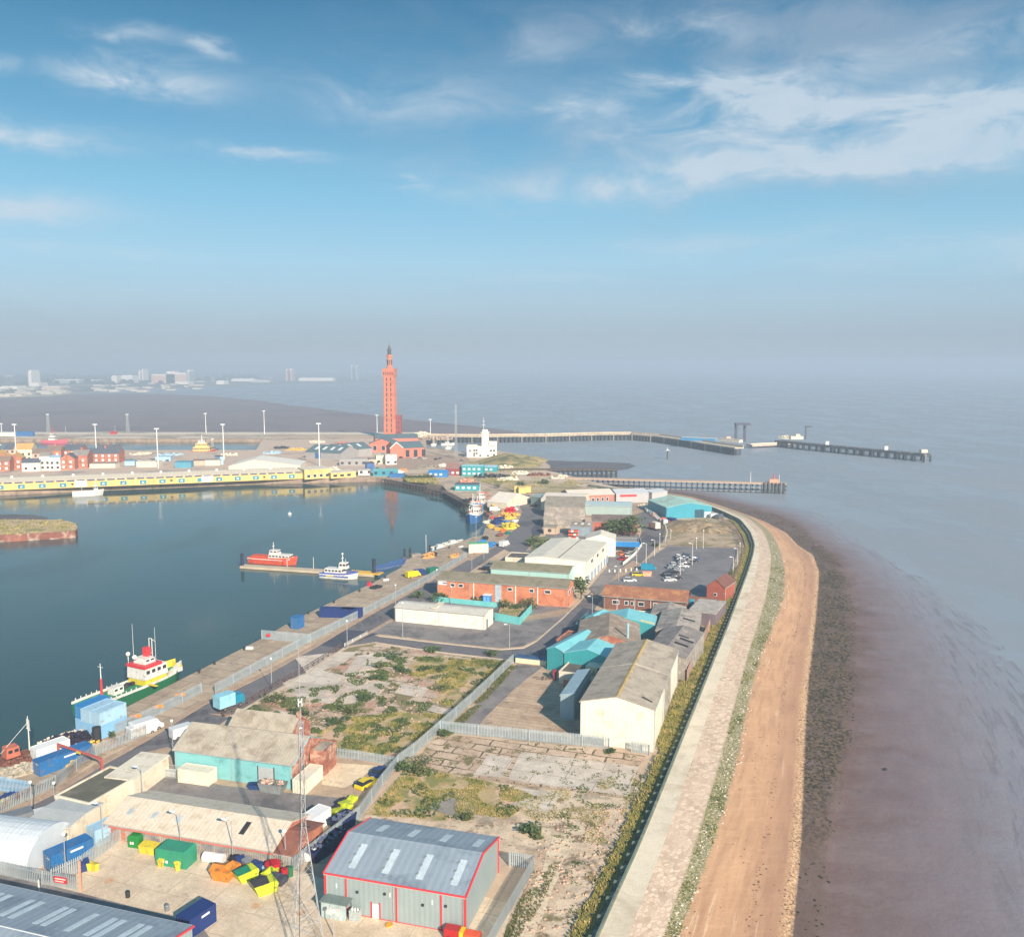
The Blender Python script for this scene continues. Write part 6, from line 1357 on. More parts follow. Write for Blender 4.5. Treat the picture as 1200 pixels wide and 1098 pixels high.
# boats
m_hg = mat('m_hgreen', S(34, 108, 72), .5, .12, .5, S(90, 84, 60), .25, 1.0, streak=.35); m_dkg = mat('m_dkg', S(40, 132, 92), .6, .12, .5); m_hr = mat('m_hred', S(212, 86, 58), .5, .12, .5, S(150, 80, 60), .25, 1.0, streak=.3); m_hb = mat('m_hblue', S(50, 106, 164), .5, .12, .5, S(110, 90, 84), .25, 1.0, streak=.35); m_hw = mat('m_hwhite', S(224, 220, 210), .5, .08, .5, S(170, 130, 100), .22, 1.2, streak=.35); m_dkgr = mat('m_dkgr', S(150, 142, 128), .8, .15, .6)
def cabin(t, x0, x1, w, z0, z1, m, win=True, nm='cabin', taper=.0):
    b = MB().add([(x0, -w/2, z0), (x1, -w/2, z0), (x1, w/2, z0), (x0, w/2, z0), (x0+taper, -w/2+taper*.5, z1), (x1-taper, -w/2+taper*.5, z1), (x1-taper, w/2-taper*.5, z1), (x0+taper, w/2-taper*.5, z1)], [(0,3,2,1),(4,5,6,7),(0,1,5,4),(1,2,6,5),(2,3,7,6),(3,0,4,7)])
    o = t.part(nm, b, m)
    if win:
        h = (z1-z0); n = max(2, int((x1-x0)/1.4))
        for k in range(n):
            a = x0+taper+(x1-x0-2*taper)*(k+.2)/n; b_ = a+(x1-x0)/n*.55
            for s in (-1, 1): t.part('window', MB().box(a, b_, s*(w/2)-.05, s*(w/2)+.05, z0+h*.5, z0+h*.8), m_glass, parent=o)
        for s in range(3): y = -w/2+w*(s+.2)/3; t.part('window', MB().box(x1-.06-taper*.5, x1+.05-taper*.3, y, y+w/3*.6, z0+h*.5, z0+h*.8), m_glass, parent=o)
    return o
# offshore supply ship
a, b = P(104, 843, -3), P(219, 796, -3); v = (b-a).normalized(); LL = (b-a).length; n_ = Vector((-v.y, v.x, 0))
t = T('supply_ship', 'green hulled supply ship with white and yellow superstructure moored at the quay', 'ship', (a.x+n_.x*2.2, a.y+n_.y*2.2, -3), math.atan2(v.y, v.x))
hull(t, LL, 6.4, 2.4, .9, m_hg, m_dkg, -1, .2, .95, .55, m_hw, .3)
x0 = LL*.54; cabin(t, x0, x0+6.0, 5.4, 2.42, 3.8, m_yel, False, 'deckhouse'); cabin(t, x0-.2, x0+6.2, 5.8, 3.82, 6.4, m_hw, True, 'superstructure', .15)
t.part('red_band', MB().box(x0-.3, x0+4.6, -3.0, 3.0, 6.42, 7.0), m_red); cabin(t, x0+.8, x0+3.8, 3.6, 7.02, 8.2, m_hw, True, 'wheelhouse', .2)
t.part('funnel', MB().box(x0+2.6, x0+3.8, -.4, .9, 8.2, 10.2), m_red)
t.part('mast_frame', MB().tube((x0+4.2, -.4, 5.2), (x0+4.2, -.4, 12), .09).tube((x0+4.2, .5, 5.2), (x0+4.2, .5, 12), .09).tube((x0+4.2, -.4, 12), (x0+4.2, .5, 12), .09).tube((x0+4.2, -.4, 8.6), (x0+4.2, .5, 8.6), .07).tube((x0+4.2, 0, 12), (x0+5.4, 0, 11), .08), m_white)
for y, h_ in ((1.9, 16.0), (-1.0, 14.6)): t.part('antenna', MB().tube((x0+1+(y < 0)*3.6, y, 5.6), (x0+1+(y < 0)*3.6, y, h_), .06, .03, 5), m_white)
t.part('radar_dome', MB().ball((x0, 2.5, 9.2), .5, 10, 6).tube((x0, 2.5, 7.0), (x0, 2.5, 9.0), .09), m_white, smooth=True); t.part('radar_dome', MB().ball((x0+.3, .8, 8.6), .55, 10, 6), m_white, smooth=True)
for y in (-2.3, 2.3): t.part('deck_coaming', MB().box(x0+6.6, LL*.95, y-.12, y+.12, 2.7, 3.7), m_yel if y > 0 else m_hw)
t.part('deck_coaming', MB().box(LL*.95, LL*.96, -2.0, 2.0, 3.1, 4.0), m_yel); t.part('fore_deck', MB().box(x0+6.4, LL*.93, -2.1, 2.1, 2.6, 2.85), m_dkg)
t.part('bow_bulwark', MB().add([(x0+6.4, -3.0, 2.5), (LL*.99, -1.0, 3.2), (LL*.99, -1.0, 4.6), (x0+6.4, -3.0, 4.0), (x0+6.4, -2.85, 2.5), (LL*.98, -.85, 3.2), (LL*.98, -.85, 4.6), (x0+6.4, -2.85, 4.0)], [(0,1,2,3),(4,5,6,7),(2,3,7,6)]), m_hw); t.part('bow_bulwark', MB().add([(x0+6.4, 3.0, 2.5), (LL*.99, 1.0, 3.2), (LL*.99, 1.0, 4.8), (x0+6.4, 3.0, 4.4), (x0+6.4, 2.8, 2.5), (LL*.98, .8, 3.2), (LL*.98, .8, 4.8), (x0+6.4, 2.8, 4.4)], [(0,1,2,3),(4,5,6,7),(2,3,7,6)]), m_yel)
t.part('derrick', MB().tube((5.6, .6, 2.4), (5.6, .6, 6.6), .3, .2, 8), m_red); t.part('mast', MB().tube((5.6, .6, 6.6), (5.6, .6, 10), .12, .08, 6).tube((5.6, -.2, 9.2), (5.6, 1.4, 9.2), .06), m_white)
cabin(t, 7.4, 10.0, 2.0, 2.42, 4.0, m_hw, True, 'deck_cabin'); cabin(t, 3.4, 4.6, 1.6, 2.42, 3.1, m_cream, False, 'winch')
for k in range(4): t.part('deck_gear', MB().ob((11+k*.9, 1.2-.5*(k % 2), 2.8), (.8, .7, .8), k), m_dark)
for k in range(9):
    for s_ in (-1, 1): t.part('stanchion', MB().box(1+k*1.3, 1.16+k*1.3, s_*3.1-.06, s_*3.1+.06, 2.4, 3.4), m_hw)
t.part('gangway', MB().ob((x0+.5, -4.0, 2.9), (.7, 3.4, .1), 0), m_yel)
# orange fishing boat at the left edge
p = P(-26, 907, -3); t = T('fishing_boat', 'orange fishing boat with white mast moored at the near quay corner', 'boat', p, R(50)); hull(t, 10.5, 4.2, .9, .5, mat('m_orb', S(196, 110, 84), .7, .2, .8), MATS['m_rust'], -1, .34, .8, 0)
cabin(t, 4.5, 7, 2.4, 1.5, 3.4, mat('m_orb', S(196, 110, 84), .7), True, 'wheelhouse', .2); t.part('mast', MB().tube((9, 0, 1.5), (9, 0, 8.2), .14, .06).tube((9, -.8, 5.6), (9, .8, 5.6), .08).tube((9, 0, 7.0), (4, 0, 2.5), .04).tube((9, -.5, 5.6), (9, -.5, 7.6), .05).tube((9, .5, 5.6), (9, .5, 7.6), .05), m_white)
t.part('net_drum', MB().tube((2.5, -1.0, 2.1), (2.5, 1.0, 2.1), .6), MATS['m_rust'])
# pontoon, link bridge, crew boats
a, b = P(284, 662.5, -2.2), P(440, 672.5, -2.2); t = T('pontoon', 'long floating pontoon with pale deck in the middle of the dock', 'pontoon', (a.x, a.y, 0)); v = b-a; an = math.atan2(v.y, v.x); c = v/2
t.part('deck', MB().ob((c.x, c.y, -2.5), (v.length, 3.6, .8), an), mat('m_pont', S(196, 178, 150), .85, .15, .3)); 
for f in (0.0, .99): q = v*f; t.part('pile', MB().tube((q.x, q.y, -6), (q.x, q.y, 2.2 if f < .5 else 3.2), .6, n=8), mat('m_pilen', S(34, 44, 66), .7))
for f in (.34, .54, .78): q = v*f; t.part('lamp', MB().tube((q.x, q.y+1.2, -2.1), (q.x, q.y+1.2, 2.2), .09), m_white)
t.part('end_deck', MB().ob((v.x*.93, v.y*.93, -1.9), (12, 3.7, .35), an), MATS['m_yb'])
a2, b2 = P(440, 671, -1.5), P(475, 660, 0); t = T('link_bridge', 'blue lattice footbridge from the pontoon to the quay', 'footbridge', (a2.x, a2.y, 0)); v = b2-a2; br = MB(); nn = Vector((-v.y, v.x, 0)).normalized()
for s in (-.8, .8):
    for z in (0, 1.4): br.tube(nn*s+Vector((0, 0, -1.2+z)), nn*s+v+Vector((0, 0, .3+z-1.5)), .1, n=4)
    for k in range(12): br.tube(nn*s+v*(k/12)+Vector((0, 0, -1.2)), nn*s+v*((k+1)/12)+Vector((0, 0, .2)), .06, n=4)
t.part('truss', br, mat('m_btr', S(50, 90, 170), .5)); t.part('walkway', MB().ob(v/2+Vector((0, 0, -1.15)), (v.length, 1.4, .1), math.atan2(v.y, v.x)), m_steel)
p = P(289, 661.5, -3); q = P(345, 665.5, -3); v = q-p; p = p + Vector((0, 5.0, 0))
t = T('pilot_vessel', 'orange red workboat with white cabin moored behind the pontoon', 'boat', p, math.atan2(v.y, v.x)); LL = v.length; hull(t, LL, 5, 2.0, .8, m_hr, m_dkgr, -1, .35, .85, .5, m_hr); t.part('rubbing_strip', MB().box(.2, LL*.75, -2.58, -2.48, 1.7, 1.95), m_hw)
cabin(t, LL*.42, LL*.88, 3.4, 2.0, 3.7, m_hw, True, 'cabin', .35); cabin(t, LL*.44, LL*.62, 2.6, 3.72, 5.2, m_hw, True, 'wheelhouse', .2); cabin(t, LL*.08, LL*.36, 3.2, 2.0, 2.9, m_hr, False, 'engine_casing'); t.part('mast', MB().tube((LL*.5, 0, 5.2), (LL*.5, 0, 8), .12).tube((LL*.5, -.8, 6.6), (LL*.5, .8, 6.6), .1), m_white)
p = P(377, 675.5, -3); q = P(420, 678.5, -3); v = q-p
t = T('crew_boat', 'blue and white crew boat moored on the near side of the pontoon', 'boat', p+Vector((0, .2, 0)), math.atan2(v.y, v.x)); LL = v.length; hull(t, LL, 4.4, 1.5, .7, m_hw, m_dkgr, -1, .35, .9, .5, mat('m_bluet', S(70, 90, 170), .5))
t.part('fender', MB().box(.1, LL*.8, -2.3, -2.2, .7, 1.1), mat('m_bluet', S(70, 90, 170), .5)); cabin(t, LL*.12, LL*.62, 3.4, 1.5, 3.4, m_hw, True, 'cabin', .3); cabin(t, LL*.5, LL*.72, 2.4, 3.42, 5.6, m_hw, True, 'wheelhouse', .3); t.part('mast', MB().tube((LL*.58, 0, 5.6), (LL*.58, 0, 8.6), .14).tube((LL*.58, -1, 7.0), (LL*.58, 1, 7.0), .12).ball((LL*.58, 0, 8.6), .4, 6, 4), m_white); t.part('mark', MB().box(LL*.2, LL*.4, -2.36, -2.31, .8, 1.1), m_yel)
# small barge near quay
p = P(476, 657, -3); t = T('work_barge', 'small grey barge with black posts moored at the quay edge', 'barge', p, R(38)); t.part('hull', MB().box(0, 13, -2.5, 2.5, -.8, 1.0), m_dkgr); t.part('deck_box', MB().box(2, 6, -1, 1, 1.01, 2.2), m_dkgr)
for x, y in ((.5, -2), (.5, 2), (3, 2), (12, 2), (12, -2)): t.part('post', MB().tube((x, y, 1.0), (x, y, 4.2), .4, n=8), m_dark)
t.part('mast', MB().tube((9, 0, 1), (9, 0, 9), .1), m_white)
p = P(529, 640, -3)
for i, (x, y) in enumerate([(505, 645), (520, 640)]):
    t = T('dinghy', ['left of two small pale open boats along the quay', 'right of two small pale open boats along the quay'][i], 'boat', P(x, y, -3), R(40), 'small boats along the quay'); hull(t, 10, 2.6, .9, .5, m_clb, m_dkgr, -.4, .4, .8, .3, m_hw); t.part('cabin', MB().box(3, 5.5, -.8, .8, .95, 2.0), m_hw)
# trawlers
def trawler(label, p, ang, mh, LL=20, mast=9, accent=None):
    t = T('trawler', label, 'trawler', p, ang); hull(t, LL, 6, 3.0, 1.8, mh, m_dkgr, -1, .35, .8, .9, m_hw)
    cabin(t, LL*.18, LL*.42, 4, 3.0, 5.6, m_hw, True, 'deckhouse'); cabin(t, LL*.26, LL*.42, 3.4, 5.62, 7.6, m_hw, True, 'wheelhouse', .3)
    t.part('mast', MB().tube((LL*.5, 0, 3), (LL*.5, 0, mast+5), .2, .1).tube((LL*.5, -1.6, mast), (LL*.5, 1.6, mast), .12).tube((LL*.5, 0, mast+3), (LL*.85, 0, 4.5), .06), m_white)
    t.part('gantry', MB().box(.8, 1.2, -2.6, -2.2, 3, 7).box(.8, 1.2, 2.2, 2.6, 3, 7).box(.8, 1.2, -2.6, 2.6, 7.01, 7.4), accent or MATS['m_or']); t.part('deck_gear', MB().ball((LL*.6, .8, 3.4), .8, 6, 4).box(LL*.55, LL*.7, -2, -.6, 3, 4), accent or MATS['m_or']); return t
trawler('bright blue hulled trawler moored bow towards the near dock corner', P(563, 607, -3)+Vector((-1, 0, 0)), R(-101), m_hb, 18, 8, m_cblu2)
trawler('white and orange trawler moored behind the bright blue one', P(570, 594, -3)+Vector((-1.5, 3, 0)), R(-101), m_hw, 17, 9)
trawler('orange and dark trawler alongside the quay beyond the blue one', P(565, 603, -3)+Vector((-3, -2, 0)), R(-100), mat('m_orb', S(196, 110, 84), .7), 15, 7)
# timber jetty at the dock corner
m_timb = mat('m_timb', S(92, 78, 66), .9, .3, .5); m_pile = mat('m_pile', S(64, 66, 66), .9, .3, .6, S(100, 104, 90), .3, .5)
for i, (a, b, w_, l) in enumerate([((523, 577), (545, 589), 4, 'angled timber wharf with piles at the end of the dock'), ((503, 573), (522, 576), 5, 'short timber jetty stub projecting into the dock'), ((449, 561.5), (503, 571), 3, 'low timber staging along the dock end quay')]):
    t = T('timber_jetty', l, 'jetty', P(*a)); pier(t, P(*a), P(*b), w_, .15, .5, m_timb, m_timb, 3.2, 2, -5, .3)
heap('dark tyres and gear at the tip of the timber wharf', 549, 589, 5, 3.2, 2.2, m_dark, 26, 1.4, 'tyre_heap', 'tyres')
# island jetty end at the left
isl = [P(x, y) for x, y in [(-160, 608), (0, 608.5), (75, 609), (88, 613), (91, 619), (88, 622), (40, 625), (0, 627), (-160, 632)]]
t = T('jetty_head', 'old jetty head with dry grass top and rusty red wall standing in the dock', 'jetty', (0, 0, 0)); t.part('wall', MB().prism(isl, -6, -.02), mat('m_rustw', S(140, 86, 70), .9, .4, .12, S(200, 186, 166), .35, .2))
sheet('grassy_ground', isl, 0.0, m_grassy)
grass('dry grass covering the old jetty head', None, 500, .9, m_grass, .1, -.2, pts=isl, w=.6)
# gardens, low walls and odds and ends between the bend and the warehouses
for i, (x, y, r, h, l) in enumerate([(622, 640, 2.6, 3.4, 'bush at the kerb below the road bend'), (628, 636, 3.0, 3.6, 'bush between the road bend and the pink hut'), (636, 642, 2.6, 2.2, 'bush in the overgrown garden left of the white warehouse'), (646, 636, 2.4, 2.0, 'bush in the overgrown garden below the pink hut'), (656, 638, 3.0, 2.4, 'bush in the overgrown garden near the plastic tubs'), (664, 641, 2.0, 1.8, 'bush at the roof edge of the white warehouse'), (768, 640, 1.6, 1.2, 'small bush on the edge of the rough ground')]): bush(l, (x, y), r, h, m_leaf2 if i % 2 else m_leaf, 180, leaf=.4)
building('low_store', 'low roofless pale store with dark interior left of the white warehouse', 'store', P(592, 661), P(628, 663), 9, 2.2, None, 'x', m_cw, mat('m_flat2', S(98, 92, 86), .9, .25, .6), .0, parapet=.4)
building('low_store', 'small cream store by the road left of the mint green shed', 'store', P(583, 672), P(592, 672), 5, 3.0, None, 'x', m_pave, mat('m_flat2', S(98, 92, 86), .9), .0, parapet=.3)
for i, (x, y, c) in enumerate([(628, 654, 'white'), (607, 668, 'white'), (614, 669, 'silver'), (568, 668, 'black'), (574, 664, 'grey'), (577, 672, 'blue')]): car(c, ['white car on the yard left of the white warehouse', 'white van left of two behind the mint green shed', 'silver van right of two behind the mint green shed', 'black car by the road behind the brick office', 'grey car behind the black one near the brick office', 'blue car beside the mint green shed'][i], P(x, y), R(50*i), kind='van' if i in (1, 2) else 'car')
for i, (x, y, c) in enumerate([(730, 656, 'red'), (736, 652, 'white'), (733, 648, 'grey'), (727, 650, 'orange'), (742, 646, 'white')]): car(c, ['red car under the blue canopy', 'white car beside the red one near the blue canopy', 'grey car behind the others near the blue canopy', 'orange car at the left of the blue canopy', 'white car by the curved white wall'][i], P(x, y), R(60+15*i))
for i, (x, y, rx, h, m, l) in enumerate([(650, 642, 2.2, .8, MATS['m_or'], 'orange gear in the overgrown garden'), (640, 641, 2.0, 1.0, m_tw, 'turquoise upturned boat in the overgrown garden'), (769, 604, 3, 1.6, MATS['m_pinkp'], 'pinkish bags along the fence of the teal warehouse'), (762, 600, 3, 1.5, m_frame, 'white bags at the gate of the teal warehouse'), (755, 594, 4, 1.6, m_cw, 'cream boxes at the head of the street'), (790, 612, 3, 1.4, PT['red'], 'red and blue drums before the teal warehouse')]): heap(l, x, y, rx, rx*.6, h, m, 14, .8, 'gear_heap', 'gear')
railing('grey fence along the street beside the teal warehouse', [(756, 599), (768, 606), (779, 617), (782, 626), (779, 638)], 2.0, m_pal, 3, 'fence', 'fence')
railing('dark fence along the seaward side of the car park', [(868, 660), (864, 672), (856, 690)], 2.2, m_rail, 3, 'fence', 'fence'); railing('dark fence inside the curve of the sea wall', [(845, 611), (862, 622), (870, 640), (868, 658)], 2.0, m_rail, 3, 'fence', 'fence')
# clutter along the quays and roofs
for k, (x, y, l) in enumerate([(292, 760, 'pale slab lying on the empty quay'), (452, 680, 'mooring block on the quay before the link bridge'), (540, 641, 'mooring block near the green topped container')]): solo('concrete_block', l, 'block', MB().box(-1.0, 1.0, -.5, .5, 0, .5), m_white, P(x, y), R(30*k))
for k, (x, y) in enumerate([(250, 777), (285, 760), (320, 741), (360, 718), (390, 705), (420, 692), (232, 787), (450, 676), (500, 652), (525, 641)]): t = T('mooring_bollard', 'iron mooring bollard on the edge of the long quay', 'bollard', P(x+1.5, y+1.5), 0, 'mooring bollards on the quay edge'); t.part('post', MB().tube((0, 0, 0), (0, 0, .6), .28, .22, 8), m_dark); t.part('cap', MB().tube((0, 0, .6), (0, 0, .8), .4, .36, 8), m_dark)

for i, (x, y, c, l) in enumerate([(590, 623, PT['orange'], 'orange crates beside the yellow heap at the kerb'), (604, 612, m_frame, 'white boxes at the kerb of the bend'), (593, 613, m_cblu2, 'blue boxes between the yellow heaps'), (589, 600, MATS['m_tim'], 'brown pallets behind the blue covered boat'), (579, 608, MATS['m_or'], 'orange buoys beside the blue covered boat'), (583, 621, MATS['m_yb'], 'yellow boxes at the near side of the quay wedge'), (606, 604, MATS['m_yb'], 'amber boxes hard against the bend'), (571, 613, m_cw, 'cream boxes beside the blue trawler'), (573, 603, MATS['m_rust'], 'rusty gear beside the orange trawler'), (604, 598, m_frame, 'white sacks beside the crimson heap'), (595, 626, PT['green'], 'green nets at the kerb below the yellow heap'), (569, 632, m_dark, 'dark nets beside the green topped container')]):
    heap(l, x, y, 1.8, 1.2, 1.1, c, 10, .9, 'box_heap', 'boxes', R(60+i*20))
# ================================================================== FAR PORT, TOWER, PIERS, FAR SHORE
m_ty = mat('m_ty', S(232, 200, 122), .8, .06, .1, S(206, 172, 104), .3, .1); m_mroof = mat('m_mroof', S(232, 216, 188), .8, .04, .1, S(216, 198, 170), .4, .08, stripe='x', period=2.2)
A, B = P(-60, 577.2), P(355, 561.0)
MK = building('market_hall', 'very long yellow walled fish market hall with pale roof and teal doors on the quay', 'building', A, B, 24, 4.6, 5.6, 'x', m_ty, m_mroof, .3)
L = MK.w
n = 36
for k in range(n):
    u = L*k/n; MK.part('clerestory', face(MK, 'F', u+.6, 3.7, L/n-1.2, .75, .12), mat('m_clere', S(78, 84, 112), .6, .3, .5))
    if k % 5 == 1: MK.part('window', face(MK, 'F', u+3, 1.6, 1.2, 1.0, .14), m_dark)
    if k % 3 == 2: MK.part('vent_cowl', MB().box(u+2, u+3.2, 11, 12.2, 5.5, 6.9), m_frame)
    if k % 4 in (0, 2) and k % 12: MK.part('logo', face(MK, 'F', u+3.4, 1.2, 1.1, .9, .17), m_frame)
    if k % 2 == 0: MK.part('door', face(MK, 'F', u+2.2, .6, 3.6, 2.3, .14), mat('m_mdoor', S(56, 142, 160), .6, .1, .3))
for u in (L*.33, L*.69): MK.part('panel', face(MK, 'F', u, .3, 6.5, 3.6, .16), m_frame)
t = building('market_end_building', 'taller cream and yellow block at the right end of the market hall', 'building', P(357, 562), P(388, 560), 16, 6.0, None, 'x', m_ty, m_cw, .3)
for k in range(4): window(t, 'F', 1.5+k*4, 1.0, 2.2, 2.0, m_frame)
t = building('market_end_building', 'low yellow store with dark band next to the taller market block', 'building', P(388, 561), P(417, 559), 12, 3.6, None, 'x', m_ty, m_cw, .3)
for k in range(3): window(t, 'F', 1.5+k*4.6, 1.0, 2.4, 1.4, m_dark)
# town behind the market:  x0, x1, base row, eave m, ridge m, depth, wall, roof, axis, label
RB, CRM, WHT, PNK = m_brick, m_cw, m_whw, mat('m_pnk', S(206, 176, 156), .85, .1, .3)
rs, rb_, rg, ro = mat('m_rs', S(92, 96, 104), .8, .12, .3), mat('m_rb', S(140, 116, 98), .85, .15, .3), mat('m_rg', S(150, 142, 132), .85, .15, .3), mat('m_ro', S(206, 160, 92), .85, .12, .3)
town = [(-14, 8, 549, 8, 12, 11, RB, ro, 'y', 'brick house with ochre roof at the left edge behind the market'), (-4, 12, 553, 7, 10, 10, RB, rb_, 'x', 'low brick house in front of the ochre roofed one'), (10, 26, 551, 8, 11, 10, RB, ro, 'y', 'orange brick gabled house with ochre roof near the left edge'), (17, 38, 541, 9, 13, 13, CRM, ro, 'x', 'tall cream house with wide ochre roof'), (26, 47, 553, 6, 8.5, 10, WHT, rs, 'x', 'white house with dark slate roof and small red awning'),
        (47, 59, 552, 10, 12, 10, WHT, rg, 'x', 'narrow white house right of the slate roofed one'), (58, 71, 552, 9, 10, 10, WHT, m_clb, 'x', 'white house with pale blue top storey'), (6, 18, 538, 7, 10, 12, PNK, rs, 'x', 'pinkish house with slate roof behind the ochre ones'), (38, 58, 543, 7, 10, 12, PNK, rb_, 'x', 'brown roofed house behind the narrow white one'), (55, 72, 541, 8, 11, 12, RB, rb_, 'x', 'brown roofed brick house behind the blue topped one'),
        (71, 88, 551, 8, 11, 12, RB, rs, 'y', 'red brick warehouse with slate gable left of the long one'), (84, 103, 549, 9, 12, 15, RB, rg, 'x', 'long red brick warehouse with grey roof in the middle of the town'), (74, 96, 539, 7, 11, 16, RB, rs, 'x', 'dark slate roofed block behind the red brick warehouses'), (102, 140, 543, 7, 10.5, 12, RB, rs, 'x', 'long terrace of red brick with dark slate roof'), (112, 138, 534, 5, 8, 12, RB, rs, 'x', 'slate roofed row behind the long red terrace'), (-60, -16, 547, 8, 11, 12, RB, rs, 'x', 'brick terrace just beyond the left edge of the view')]
for x0, x1, yb, e, r, d, w_, rf, ax, lab in town:
    t = building('town_house', lab, 'house', P(x0, yb), P(x1, yb-.4), d, e, r, ax, w_, rf, .2, 'houses behind the market hall')
    k = max(2, int(t.w/4))
    for i in range(k):
        for z in ((1.4, 4.6) if e > 6 else (1.4,)): t.part('window', face(t, 'F', t.w*(i+.3)/k, z, 1.5, 1.7, .1), m_frame if w_ is RB else m_dark)
    if w_ is RB: t.part('chimney', MB().box(t.w*.5-.5, t.w*.5+.5, d*.5-.5, d*.5+.5, r-1, r+1.8), RB)
sm = [(105, 135, 549, 3.2, CRM, rg, 'low cream shed at the foot of the red terrace'), (146, 158, 546, 3, m_clb, m_clb, 'pale blue lorry shed behind the market'), (160, 186, 548, 4, m_cw, m_mroof, 'low pale store beside the car park behind the market'), (205, 224, 549, 4.2, mat('m_tb', S(84, 150, 172), .6, .1, .3), mat('m_tb', S(84, 150, 172), .6), 'blue grey square shed behind the market roof'), (182, 200, 541, 3.4, m_clb, m_clb, 'pale blue box vans shed beyond the car park'), (226, 240, 546, 3.6, PNK, rb_, 'small pinkish shed right of the blue grey one'), (240, 258, 546, 4.0, m_cw, rg, 'cream building by the big white tent'), (258, 262, 545, 6, m_clb, rs, 'narrow grey green block beside the big white tent')]
for x0, x1, yb, e, w_, rf, lab in sm: building('dock_shed', lab, 'shed', P(x0, yb), P(x1, yb-.3), 9, e, None, 'x', w_, rf, .2)
# big white tent roof
t = building('white_hall', 'wide white gabled hall roof behind the right half of the market', 'hall', P(268, 552), P(352, 551), 30, 3.2, 7.4, 'y', m_cw, m_whw, .3, rp=.35)
# cars behind market
for i in range(14): 
    x, y = 142+i*4.2+random.uniform(-.6, .6), 540+random.uniform(-.8, 2.2)
    c = ['silver', 'white', 'grey', 'blue', 'black', 'white', 'silver'][i % 7]
    car(c, f'{c} car, number {["one","two","three","four","five","six","seven","eight","nine","ten","eleven","twelve","thirteen","fourteen"][i]} from the red terrace in the car park behind the market', P(x, y), R(80), 'cars behind the market hall')
# slate sheds and brick halls by the tower
m_slt = mat('m_slt', S(92, 112, 116), .75, .08, .15, stripe='x', period=1.5); m_bt = mat('m_bt', S(206, 122, 98), .9, .06, .2, brick=False)
t = building('slate_shed', 'long slate roofed shed with rows of rooflights left of the dock tower', 'shed', P(358, 537), P(399, 539), 26, 5, 9.5, 'x', mat('m_gwl', S(160, 156, 152), .8, .1, .3), m_slt, .3)
for k in range(4): roofpanel(t, 5+k*7, 7.5+k*7, .35, .75, m_frame, -1, 'rooflight')
t.part('door', face(t, 'F', 9, .3, 5, 4.2, .12), m_hb)
t = building('slate_shed', 'second slate roofed shed stepping right towards the dock tower', 'shed', P(399, 537), P(436, 534), 26, 6, 10, 'x', mat('m_gwl', S(160, 156, 152), .8, .1, .3), m_slt, .3)
for k in range(3): roofpanel(t, 4+k*8, 6.5+k*8, .35, .75, m_frame, -1, 'rooflight')
t = building('brick_hall', 'pink brick gabled hall directly in front of the dock tower', 'hall', P(433, 530), P(462, 530), 24, 7, 11, 'y', m_bt, m_slt, .3)
for k in range(3): window(t, 'F', 3+k*7, 1.5, 3, 4, m_frame)
t = building('brick_hall', 'long pink brick hall with slate roof at the square right of the dock tower', 'hall', P(463, 537), P(497, 535.5), 24, 7.5, 11.5, 'x', m_bt, m_slt, .3)
for k in range(4): window(t, 'F', 2+k*6.5, .6, 3, 5.4, m_dark)
t.part('gable', MB().profy([(-4, 0), (6, 0), (6, 7.5), (1, 11.8), (-4, 7.5)], -1.0, .0), m_bt); t.part('gable_coping', MB().profy([(-4.4, 7.4), (1, 12.0), (6.4, 7.4), (6.4, 8.0), (1, 12.7), (-4.4, 8.0)], -1.2, -.0), m_frame)
building('slate_shed', 'slate roofed shed behind the pink brick hall', 'shed', P(440, 522), P(490, 521), 22, 6, 9, 'x', m_bt, m_slt, .3)
for x0, x1, yb, e, w_, rf, lab in [(441, 452, 544, 6, m_cw, m_cw, 'cream two storey office block on the square'), (452, 465, 545, 7, m_whw, m_cw, 'white office block with teal front on the square'), (398, 432, 546, 4, mat('m_gwl', S(160, 156, 152), .8), m_lroof, 'low grey flat roofed store below the slate sheds'), (432, 441, 545, 4, PNK, rg, 'grey pink store left of the cream office block'), (345, 358, 545, 3, PNK, rb_, 'low brown roofed shed near the tall lamp mast'),
                                   (437, 466, 558, 3.6, mat('m_mdoor', S(56, 142, 160), .6), mat('m_tqr2', S(120, 190, 184), .6), 'teal quayside stalls with pale roof'), (420, 434, 557, 3.0, m_whw, m_lroof, 'white kiosk at the end of the market quay'), (430, 439, 553, 5.5, m_hb, rs, 'dark blue cabin by the teal stalls')]:
    t = building('quay_building', lab, 'building', P(x0, yb), P(x1, yb-.3), 10, e, None, 'x', w_, rf, .2)
    for k in range(max(2, int(t.w/5))): t.part('window', face(t, 'F', 1+k*5, 1.2, 1.8, 1.6, .1), m_dark)
container('bright blue container on the quay right of the teal stalls', P(456, 559.5), R(4), m_cblue, 10); heap('white vans and boxes at the quay end by the stalls', 468, 556, 4, 3, 2.6, m_frame, 10, 1.6, 'box_heap', 'boxes')
